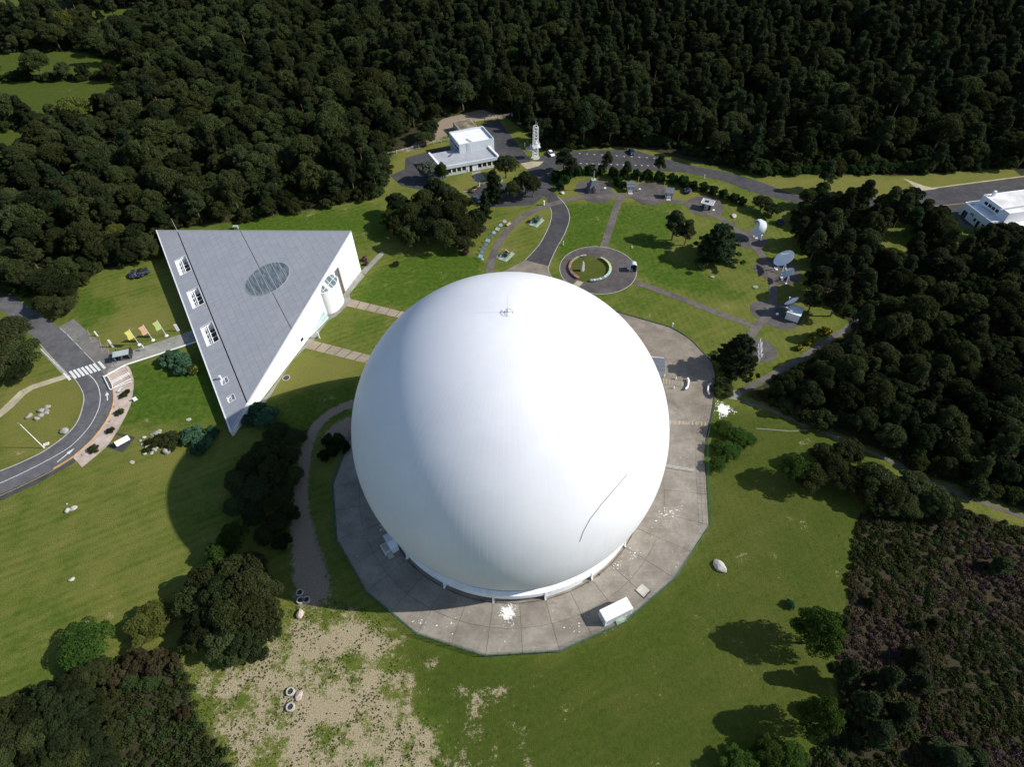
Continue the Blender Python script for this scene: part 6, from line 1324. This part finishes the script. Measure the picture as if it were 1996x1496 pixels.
many('cypress', [(65.91,80.21,10.1,5), (59.1,31.85,7.69,5)], ['big dark spreading cypress in the garden lawn', 'big dark cypress beside the forecourt edge'])
many('pine', [(54.24,90.36,4.95,7.5), (57.79,87.44,3.52,6.5)], ['umbrella shaped pine in the garden lawn left of the cypress', 'smaller pine touching the garden cypress'])
many('broad', [(54.54,25.54,2.52,1.6), (56.74,27.89,1.98,1.5), (52.82,23.49,1.8,1.2), (55.52,22.56,1.67,1)], ['dark bush at the foot of the forecourt cypress', 'dark bush behind the outer crash barrier', 'light bush at the forecourt corner', 'small bush at the landing of the woodland path'])
many('green', [(51.05,11.33,2.89,1.5), (54.38,8.95,3.15,1.5), (48.78,6.09,2.31,1.5), (51.41,4.56,2.83,1.5), (47.33,1.07,2.26,1.5), (56.62,7.91,2.11,1.2)], 'leafy green bush along the right apron fence', 'green bushes along the right apron fence')
many('green', [(62.79,-2.64,3.3,4.5)], ['bright green bush at the left end of the bush row on the right lawn'])
many('broad', [(66.57,-4.41,3.84,4), (71.49,-2.84,4.17,4.5), (74.74,-5.25,3.93,4), (79.13,-5.01,4.24,4.5), (74.74,1.22,3.73,4.5), (82.27,-8.66,4.25,4), (87.25,-7.48,4.34,4), (77.2,-8.58,3.15,3), (71.02,1.65,3.44,4), (90.54,-10.43,4.09,3.5), (93.3,-12.07,3.58,3), (79.79,-10.87,3.43,2.5), (84.99,-11.61,3.49,2.5), (77.65,2.21,3.52,4)], 'grey green bush in the row at the top of the right lawn', 'bush row at the top of the right lawn')
for k, (x, y, r, z) in enumerate([(79.1,38.91,1.4,0.6), (83.39,42.4,1.59,0.6), (82,40.82,1.26,0.6), (89.01,45.34,1.63,0.6), (87.21,44.35,1.29,0.6)]): flowers('shrub', x, y, r, z, 'yellow flowering shrub along the woodland path', 'petal_yellow', n=300).__setitem__('group', 'yellow shrubs along the woodland path')
many('tallgreen', [(54.71,-38.27,3.99,6)], ['bright green tree at the right lawn edge casting a long shadow'])
many('youngpine', [(61.31,-35.77,2.56,3), (57.97,-44.82,3.34,5), (64.55,-46.18,3.87,5), (59.66,-50,3.57,4.5), (65.47,-51.15,3.65,4), (60.32,-54.12,3.57,4), (73.18,-41.77,2.88,2.5), (72.09,-46.05,2.61,2.5)], ['small pine between the bright green tree and the heath', 'pine at the lawn edge below the bright green tree', 'broad young pine on the heath', 'young pine at the left of the heath pine group', 'young pine at the right of the heath pine group', 'lowest young pine of the heath pine group', 'young pine alone to the right on the heath', 'small young pine beside the broad one on the heath'])
many('tallgreen', [(50.37,-51.85,3.64,5.5), (41.81,-56.49,2.75,2.5), (36.95,-57.78,3.36,2), (44.94,-57.27,2.78,2.5)], ['bright green tree below the heath pines with a shadow on the lawn', 'bright green bush at the bottom edge, right of the pair', 'bright green bush at the bottom edge, left', 'small green bush at the bottom edge beside the tree'])
many('youngpine', [(71.54,-57.61,4.22,2), (75.3,-57.67,3.57,2), (98.13,-24.71,3.56,1.5), (69.69,-31.35,1.95,1.2), (77.17,-35.83,1.74,1), (80.29,-35.41,1.76,1)], ['young pine at the bottom edge of the heath', 'second young pine at the bottom edge of the heath', 'round young pine at the right edge of the heath', 'small dark bush pine near the heath edge', 'small pine sapling in mid heath, left', 'small pine sapling in mid heath, right'])
many('juniper', [(54.01,-31.12,1.05,0.6)], ['tiny conifer bush on the right lawn'])
many('broad', [(-78.74,-44.05,3.42,3.2), (-75.88,-41.97,2.92,2.6), (-81.48,-46.54,3.69,3.4), (-76.26,-47.39,3.61,3.2), (-83.97,-48.86,3.72,3.2), (-78.35,-50.18,3.63,3.4), (-87.69,-47.96,3.28,3), (-73.52,-50.91,3.33,2.8), (-81.03,-52.01,3.66,3.2), (-85.76,-51.52,3.49,3), (-76.05,-53.57,3.59,3), (-70.76,-53.88,3.06,2.2), (-80.51,-55.16,3.65,2.8), (-72.7,-55.95,3.31,2.4), (-84.8,-55.09,3.47,2.8), (-76.41,-56.78,3.35,2.6), (-68.27,-56.82,2.79,2)], 'dark bushy tree in the thicket at the bottom left corner', 'bottom left thicket')
many('brown', [(-69.57,-39.73,3.37,1.2), (-66.05,-40.24,3.09,1.2), (-73.02,-42.76,2.42,1.2), (-71.81,-41.42,2.18,1), (-62.98,-39.79,2.12,1), (-58.18,-48.36,1.83,0.8)], 'brownish gorse bush along the edge of the bottom left thicket', 'gorse bushes of the bottom left thicket')
many('shrub', [(-70.26,-43.13,2.16,0.8), (-72.97,-47.34,3.13,1), (-69.86,-51.38,2.84,1), (-66.62,-43.14,2.14,0.6)], 'green shrub between gorse and the bottom left thicket', 'green shrubs of the bottom left thicket')
for (x, y, r, z), l in zip([(-12.82,122.6,1.19,0.4), (-11.39,125.2,1,0.3)], ('orange flower bed by the office entry kerb', 'yellow flower bed by the office entry kerb')): flowers('shrub', x, y, r, z, l, 'petal_yellow', n=240)
flowers('shrub', *[(-13.95,88.62,1.73,0.8)][0], 'pink flowering shrub below the large tree clump', 'petal_pink', n=300); flowers('shrub', *[(-8.58,97.62,1.61,0.7)][0], 'purple flowering shrub left of the display boards', 'petal_purple', n=260); flowers('shrub', *[(-13.65,84.84,1.54,0.7)][0], 'pinkish flowering shrub at the top of the dome lawn', 'petal_pink', n=200)
flowers('shrub', *[(-120.11,127.45,2.71,0.8)][0], 'purple heather bush in the wood clearing behind the museum', 'petal_purple', n=300, name='heather_bush', cat='heather')
many('shrub', [(-35.65,79.44,1.35,0.6)], ['small round shrub on the museum rear lawn'])
many('yellow', [(-185,183.37,7.53,6), (-239.89,289.76,6.97,7), (-174.12,175.34,2.8,4)], ['golden tree standing out of the dark woods at the left', 'golden treetop far back at the top left', 'small golden treetop beside the golden tree'])
many('spruce', [(93.69,141.08,5.82,6)], ['dark conical spruce at the forest edge above the rear road'])
many('broad', [(30.9,165.15,7.76,8), (37.59,169.52,6.04,8)], ['pale broad crowned tree above the rear car park', 'second pale tree beside the broad crowned one'])
many('broad', [(-31.71,164.99,5.06,4), (-32.81,159.14,4.06,3)], ['dark round tree on the brown wood floor left of the office', 'dark bush below the round tree left of the office'])
rh = [(96.76,131.8,2.2,1), (100.57,131.66,2.21,1), (104.5,131.89,2.23,1), (108.31,131.75,2.24,1), (112.24,131.99,2.26,1), (116.18,132.22,2.27,1), (125.69,131.87,2.31,1), (129.64,132.11,2.32,1), (133.59,132.34,2.34,1), (137.39,132.2,2.36,1), (141.35,132.43,2.38,1), (145.15,132.29,2.39,1), (148.54,132.55,2.41,1)]
for j, (x, y, r, z) in enumerate(rh): tree('hedge', x, y, r*1.1, 'clipped hedge length %s the gap above the rear road' % ('left of' if j < 6 else 'right of'), 'clipped hedge above the rear road')
# --- pines with clear trunks round the right-hand clearing
many('pine', [(102.84,86.47,5.67,9), (95.08,77.19,5.05,8), (110.76,96.53,4.76,9), (120.26,103.4,4.14,9), (89.7,59.91,5.03,8), (96.43,63.15,5.16,9), (86.27,53.27,3.91,7), (126.94,99.06,4.55,9), (129.33,94.99,4.52,9), (130.83,89.97,4.07,8), (120.5,88.86,4.36,8), (102.67,75.52,5.46,9), (102.33,58.37,4.82,8), (92.56,51.9,4.6,8), (105.19,69.12,4.67,8), (94,86.94,3.73,7), (105.1,98.35,3.96,8)], 'tall pine in the grove behind the garden dishes', 'pine grove behind the garden dishes')
many('pine', [(130.06,71.06,5.02,6), (132.15,65.99,5.36,6)], ['pine with slanted trunk right of the clearing', 'dark pine below the white building'])
many('broad', [(160.76,85.71,6.98,3.5), (155.82,85.18,5.17,3), (163.14,82.16,5.66,3)], ['dark tree hiding the front of the white building', 'dark tree below the terrace of the white building', 'dark tree at the right edge below the white building'])
# --- the woods
def fits(x, y, r, extra=0.0):
    for (a, b, c) in PLACED:
        if (a-x)**2 + (b-y)**2 < (.58*(r+c)+extra)**2: return False
    return True
def pip(poly, x, y): return bool(inside(poly, np.array([x]), np.array([y]))[0])
KEEP = [[(-44.49,135.34), (-40.35,151.79), (-22.69,166.21), (-25.65,180.31), (-12.62,189.68), (3.13,184.01), (15.02,153.86), (14.42,141.66), (-42.81,121.52)], [(12.97,153.94), (64.48,154.08), (106.59,119.8), (130.93,115.49), (195.61,133.03), (212.72,134.32), (183.95,88.63), (149.29,86.87), (146.94,95.72), (126.42,108.97), (99.66,109.87), (59.74,128.61), (12.1,134.04)]]
def poisson(polys, holes, dmin, seed, bbox, tries):
    g = np.random.default_rng(seed); X = g.uniform(bbox[0], bbox[1], tries); Y = g.uniform(bbox[2], bbox[3], tries)
    ok = np.any([inside(p, X, Y) for p in polys], axis=0) & ~np.any([inside(p, X, Y) for p in holes], axis=0)
    X, Y = X[ok], Y[ok]; cell = {}; out = []
    for x, y in zip(X, Y):
        k = (int(x//dmin), int(y//dmin)); bad = False
        for i in (-1, 0, 1):
            for j in (-1, 0, 1):
                for (a, b) in cell.get((k[0]+i, k[1]+j), ()):
                    if (a-x)**2 + (b-y)**2 < dmin*dmin: bad = True; break
                if bad: break
            if bad: break
        if not bad: cell.setdefault(k, []).append((x, y)); out.append((x, y))
    return out
def visible(x, y, z=6.0, m=240):
    v = Vector((x, y, z)) - CAM; zc = v.dot(fwd)
    if zc <= 1: return False
    px = 998 + 1165*v.dot(rgt)/zc; py = 748 - 1165*v.dot(upv)/zc
    return -m < px < 1996+m and -m-60 < py < 1496+m
PATHS = [[(58.06,21.29), (64.93,18.11), (71.09,13.42), (74.43,11.45), (80.2,7.64), (86.84,3.06), (93.73,-2.72), (100.52,-7.68), (110.51,-13.21), (117.45,-16.99)], [(55.73,22.89), (68.24,29.14), (78.37,35.23), (97.51,48.06), (104.55,55.31)]]
def off_paths(x, y, d=3.0): return min(float(near_line(L, np.array([x]), np.array([y]))[0]) for L in PATHS) > d
wq = random.Random(99)
CLEARING = [CLEAR_WOOD, [(-121.59,124.25), (-114.66,134.86), (-107.34,136.47), (-99.27,128.8), (-101.86,118.4), (-116.3,117.21)], [(-43.15,168.37), (-25.94,185.22), (-5.87,194.53), (3.13,184.01), (0.85,179.22), (-22.76,167.56), (-38.62,155.07), (-46.16,136.15), (-46.83,147.94)]]
back = [p for p in poisson([FOREST_BACK], FIELDS + KEEP + CLEARING, 4.9, 5, (-420, 420, 60, 460), 34000) if visible(*p)]
right = [p for p in poisson([FOREST_RIGHT], CLEAR + KEEP, 4.6, 6, (60, 260, -10, 140), 9000) if visible(*p) and off_paths(*p, 2.6)]
cand = []
for (x, y) in back:
    px_bias = .5 + .5*math.sin(x*.021+1.3)*math.cos(y*.018); k = 'broad' if (x < -40 and wq.random() < .62) or wq.random() < .42 + .25*(px_bias > .8) else 'pine'
    r = (2.8+3.9*wq.random()**1.3) if k == 'broad' else (2.9+2.9*wq.random()); cand.append((x, y, r, k, 'back'))
for (x, y) in right:
    k = 'broad' if wq.random() < .72 else 'pine'; r = (2.4+2.6*wq.random()) if k == 'broad' else wq.uniform(2.8, 4.0); cand.append((x, y, r, k, 'right'))
cand = [c for c in cand if fits(c[0], c[1], c[2])]
cand.sort(key=lambda c: (Vector((c[0], c[1], 6))-CAM).length/c[2]); used = {'pine': 0, 'broad': 0}; rest = []
for (x, y, r, k, w) in cand:
    lim = 275 if k == 'pine' else 225
    if used[k] >= lim or not visible(x, y, 6.0, 30): rest.append((x, y, r, k)); continue
    used[k] += 1
    if w == 'right': l, g = ('dark broadleaf tree in the wood filling the right side' if k == 'broad' else 'dark pine rising from the wood on the right side'), 'wood on the right side'
    elif x < -60: l, g = ('dark broadleaf tree in the wood behind and left of the museum' if k == 'broad' else 'dark pine in the wood behind and left of the museum'), 'wood behind the museum'
    elif x < 45: l, g = ('dark broadleaf tree in the forest behind the office block' if k == 'broad' else 'dark pine in the forest behind the office block'), 'forest behind the office'
    else: l, g = ('dark broadleaf tree in the forest above the rear road' if k == 'broad' else 'dark pine in the forest above the rear road'), 'forest above the rear road'
    tree(k, x, y, r, l, g, wq.uniform(.8, 1.25) * (.85 if k == 'pine' else 1.1))
# everything farther off is one mass
def scatter(name, pts, srcs, label=None, seed=0):
    """pts: (x,y,z,rot,scale,index); srcs: mesh list instanced on them by one geometry-nodes object"""
    A = np.array(pts, float); me = bpy.data.meshes.new(name); me.vertices.add(len(A)); me.vertices.foreach_set('co', A[:, :3].astype(np.float32).ravel())
    for nm, ty, col in (('rot', 'FLOAT', A[:, 3]), ('scl', 'FLOAT', A[:, 4])):
        at = me.attributes.new(nm, ty, 'POINT'); at.data.foreach_set('value', col.astype(np.float32))
    at = me.attributes.new('idx', 'INT', 'POINT'); at.data.foreach_set('value', A[:, 5].astype(np.int32))
    o = add(name, me); o['kind'] = 'stuff'
    if label: o['label'] = label
    ng = bpy.data.node_groups.new(name, 'GeometryNodeTree'); ng.interface.new_socket('Geometry', in_out='INPUT', socket_type='NodeSocketGeometry'); ng.interface.new_socket('Geometry', in_out='OUTPUT', socket_type='NodeSocketGeometry')
    N, Lk = ng.nodes, ng.links; gi, go = N.new('NodeGroupInput'), N.new('NodeGroupOutput'); ip = N.new('GeometryNodeInstanceOnPoints'); gg = N.new('GeometryNodeGeometryToInstance')
    for so in srcs[::-1]:
        oi = N.new('GeometryNodeObjectInfo'); oi.inputs['Object'].default_value = so; oi.transform_space = 'ORIGINAL'; oi.inputs['As Instance'].default_value = True; Lk.new(oi.outputs['Geometry'], gg.inputs[0])
    def na(nm, ty):
        n = N.new('GeometryNodeInputNamedAttribute'); n.data_type = ty; n.inputs['Name'].default_value = nm; return n.outputs['Attribute']
    cx = N.new('ShaderNodeCombineXYZ'); Lk.new(na('rot', 'FLOAT'), cx.inputs['Z'])
    Lk.new(gi.outputs[0], ip.inputs['Points']); Lk.new(gg.outputs[0], ip.inputs['Instance']); ip.inputs['Pick Instance'].default_value = True
    Lk.new(na('idx', 'INT'), ip.inputs['Instance Index']); Lk.new(cx.outputs[0], ip.inputs['Rotation'])
    Lk.new(na('scl', 'FLOAT'), ip.inputs['Scale']); Lk.new(ip.outputs[0], go.inputs[0])
    md = o.modifiers.new('scatter', 'NODES'); md.node_group = ng; return o
def src_obj(name, me): o = bpy.data.objects.new(name, me); return o
def merged(key, i):
    cm, tm, r0 = KIND[key][i]; bm = bmesh.new(); bm.from_mesh(cm); nf = len(bm.faces); bm.from_mesh(tm); bm.faces.ensure_lookup_table()
    for f in bm.faces[nf:]: f.material_index = 1
    me = bpy.data.meshes.new('tree_mass'); bm.to_mesh(me); bm.free(); me.materials.append(cm.materials[0]); me.materials.append(tm.materials[0]); return src_obj('tree_mass', me)
msrc = [merged('pine', i) for i in range(5)] + [merged('broad', i) for i in range(6)]
scatter('far_forest', [(x, y, 0, wq.uniform(0, 6.28), r/(4.1 if k == 'pine' else 4.5)*wq.uniform(.9, 1.15), wq.randrange(5) if k == 'pine' else 5+wq.randrange(6)) for (x, y, r, k) in rest], msrc, 'dark distant forest filling the top of the photo')
# undergrowth beneath the trees
ssrc = [src_obj('shrub_mass', KIND['shrub'][i][0]) for i in range(3)] + [src_obj('shrub_mass', KIND['broad'][0][0])]
ug = [p for p in poisson([FOREST_BACK, FOREST_RIGHT], FIELDS + KEEP + CLEAR + CLEARING[2:], 2.9, 8, (-330, 330, -10, 300), 60000) if visible(*p) and off_paths(*p, 2.0)]
scatter('undergrowth', [(x, y, -.2, wq.uniform(0, 6.28), wq.uniform(.6, 1.6), wq.randrange(3)) for (x, y) in ug], ssrc, 'low dark undergrowth below the forest trees')
# heather and scrub
def clump(name, n, size, lumps, seed, mat): V, F, t = leaves(lumps, n, size, seed, .0, .8); return src_obj(name, crown_mesh(name, V, F, t, MT[mat]))
hl = [(0, 0, .15, .55, .5, .38), (.35, .2, .1, .35, .35, .28), (-.3, -.25, .1, .4, .3, .3)]
hs = [clump('heather_clump', 170, .13, hl, 1, 'leaf_heather'), clump('heather_clump', 170, .13, hl, 2, 'leaf_brown'), clump('heather_clump', 170, .14, hl, 3, 'leaf_shrub'), clump('heather_clump', 170, .12, hl, 4, 'leaf_heather_bloom'), clump('heather_clump', 150, .14, hl, 5, 'leaf_broad')]
hp_ = [p for p in poisson([HEATH, SCRUB_BL], [], .85, 12, (-130, 130, -75, 45), 60000) if visible(*p, 0)]
pts = []
for (x, y) in hp_:
    pur = math.sin(x*.16+y*.07)+math.sin(y*.21-x*.05)+wq.gauss(0, .8); i = 3 if (pur > .6 and x > 0 and wq.random() < .10) else 0 if pur > .7 and x > 0 else 1 if pur > -.3 and x > 0 else 2 if wq.random() < .6 else 4
    pts.append((x, y, 0, wq.uniform(0, 6.28), wq.uniform(.7, 1.7), i))
scatter('heather', pts, hs, 'heather and scrub covering the heath')
# weeds in the sandy ground and rough tufts in the grass
tl = [(0, 0, .05, .3, .3, .14), (.2, .1, .04, .2, .2, .1)]
ws = [clump('weed_clump', 60, .09, tl, 6, 'leaf_weed'), clump('weed_clump', 60, .09, tl, 7, 'leaf_yellow'), clump('weed_clump', 50, .08, tl, 8, 'leaf_yellow'), clump('weed_clump', 60, .10, tl, 9, 'leaf_brown')]
g = np.random.default_rng(21); pts = []
X = g.uniform(-70, 10, 34000); Y = g.uniform(-62, -10, 34000); ins = inside(SAND, X, Y)
for x, y, i in zip(X, Y, ins):
    dn = math.sin(x*.45+1)*math.sin(y*.5)+.6*math.sin(x*1.3-y*.9)
    if i and math.hypot(x, y) > 41.5 and dn > g.uniform(-.6, 1.5): pts.append((x, y, 0, g.uniform(0, 6.28), g.uniform(.15, .55), int(g.choice(4, p=[.45, .20, .25, .10]))))
rough = [(-30.41,-30.52), (-19.81,-35.62), (-5.99,-40.5), (9.3,-39.87), (26.12,-30.57), (36.99,-22.27), (41.75,-10.53), (47.33,-1.43), (61.34,-1.73), (73.58,-12.45), (66.21,-31.32), (47.62,-56.9), (-21.11,-57.27), (-19,-43.81)]
X = g.uniform(-30, 75, 4000); Y = g.uniform(-62, 20, 4000); ins = inside(rough, X, Y)
for x, y, i in zip(X, Y, ins):
    if i and math.sin(x*.3)*math.sin(y*.27+1) > g.uniform(-.4, 1.2): pts.append((x, y, 0, g.uniform(0, 6.28), g.uniform(.15, .4), int(g.choice(4, p=[.35, .15, .35, .15]))))
for k in range(70):       # weeds in the slab joints
    a = A0 + R(10*g.integers(0, 36)); rr = g.uniform(30, 39) if g.random() < .5 else 29.9; a += 0 if rr > 29.95 else g.uniform(0, .17)
    pts.append((rr*math.cos(a), rr*math.sin(a), .09, g.uniform(0, 6.28), g.uniform(.2, .8) if rr < 30 else g.uniform(.1, .3), 0))
scatter('weeds', pts, ws, 'weeds and tufts on the sandy ground and rough grass')
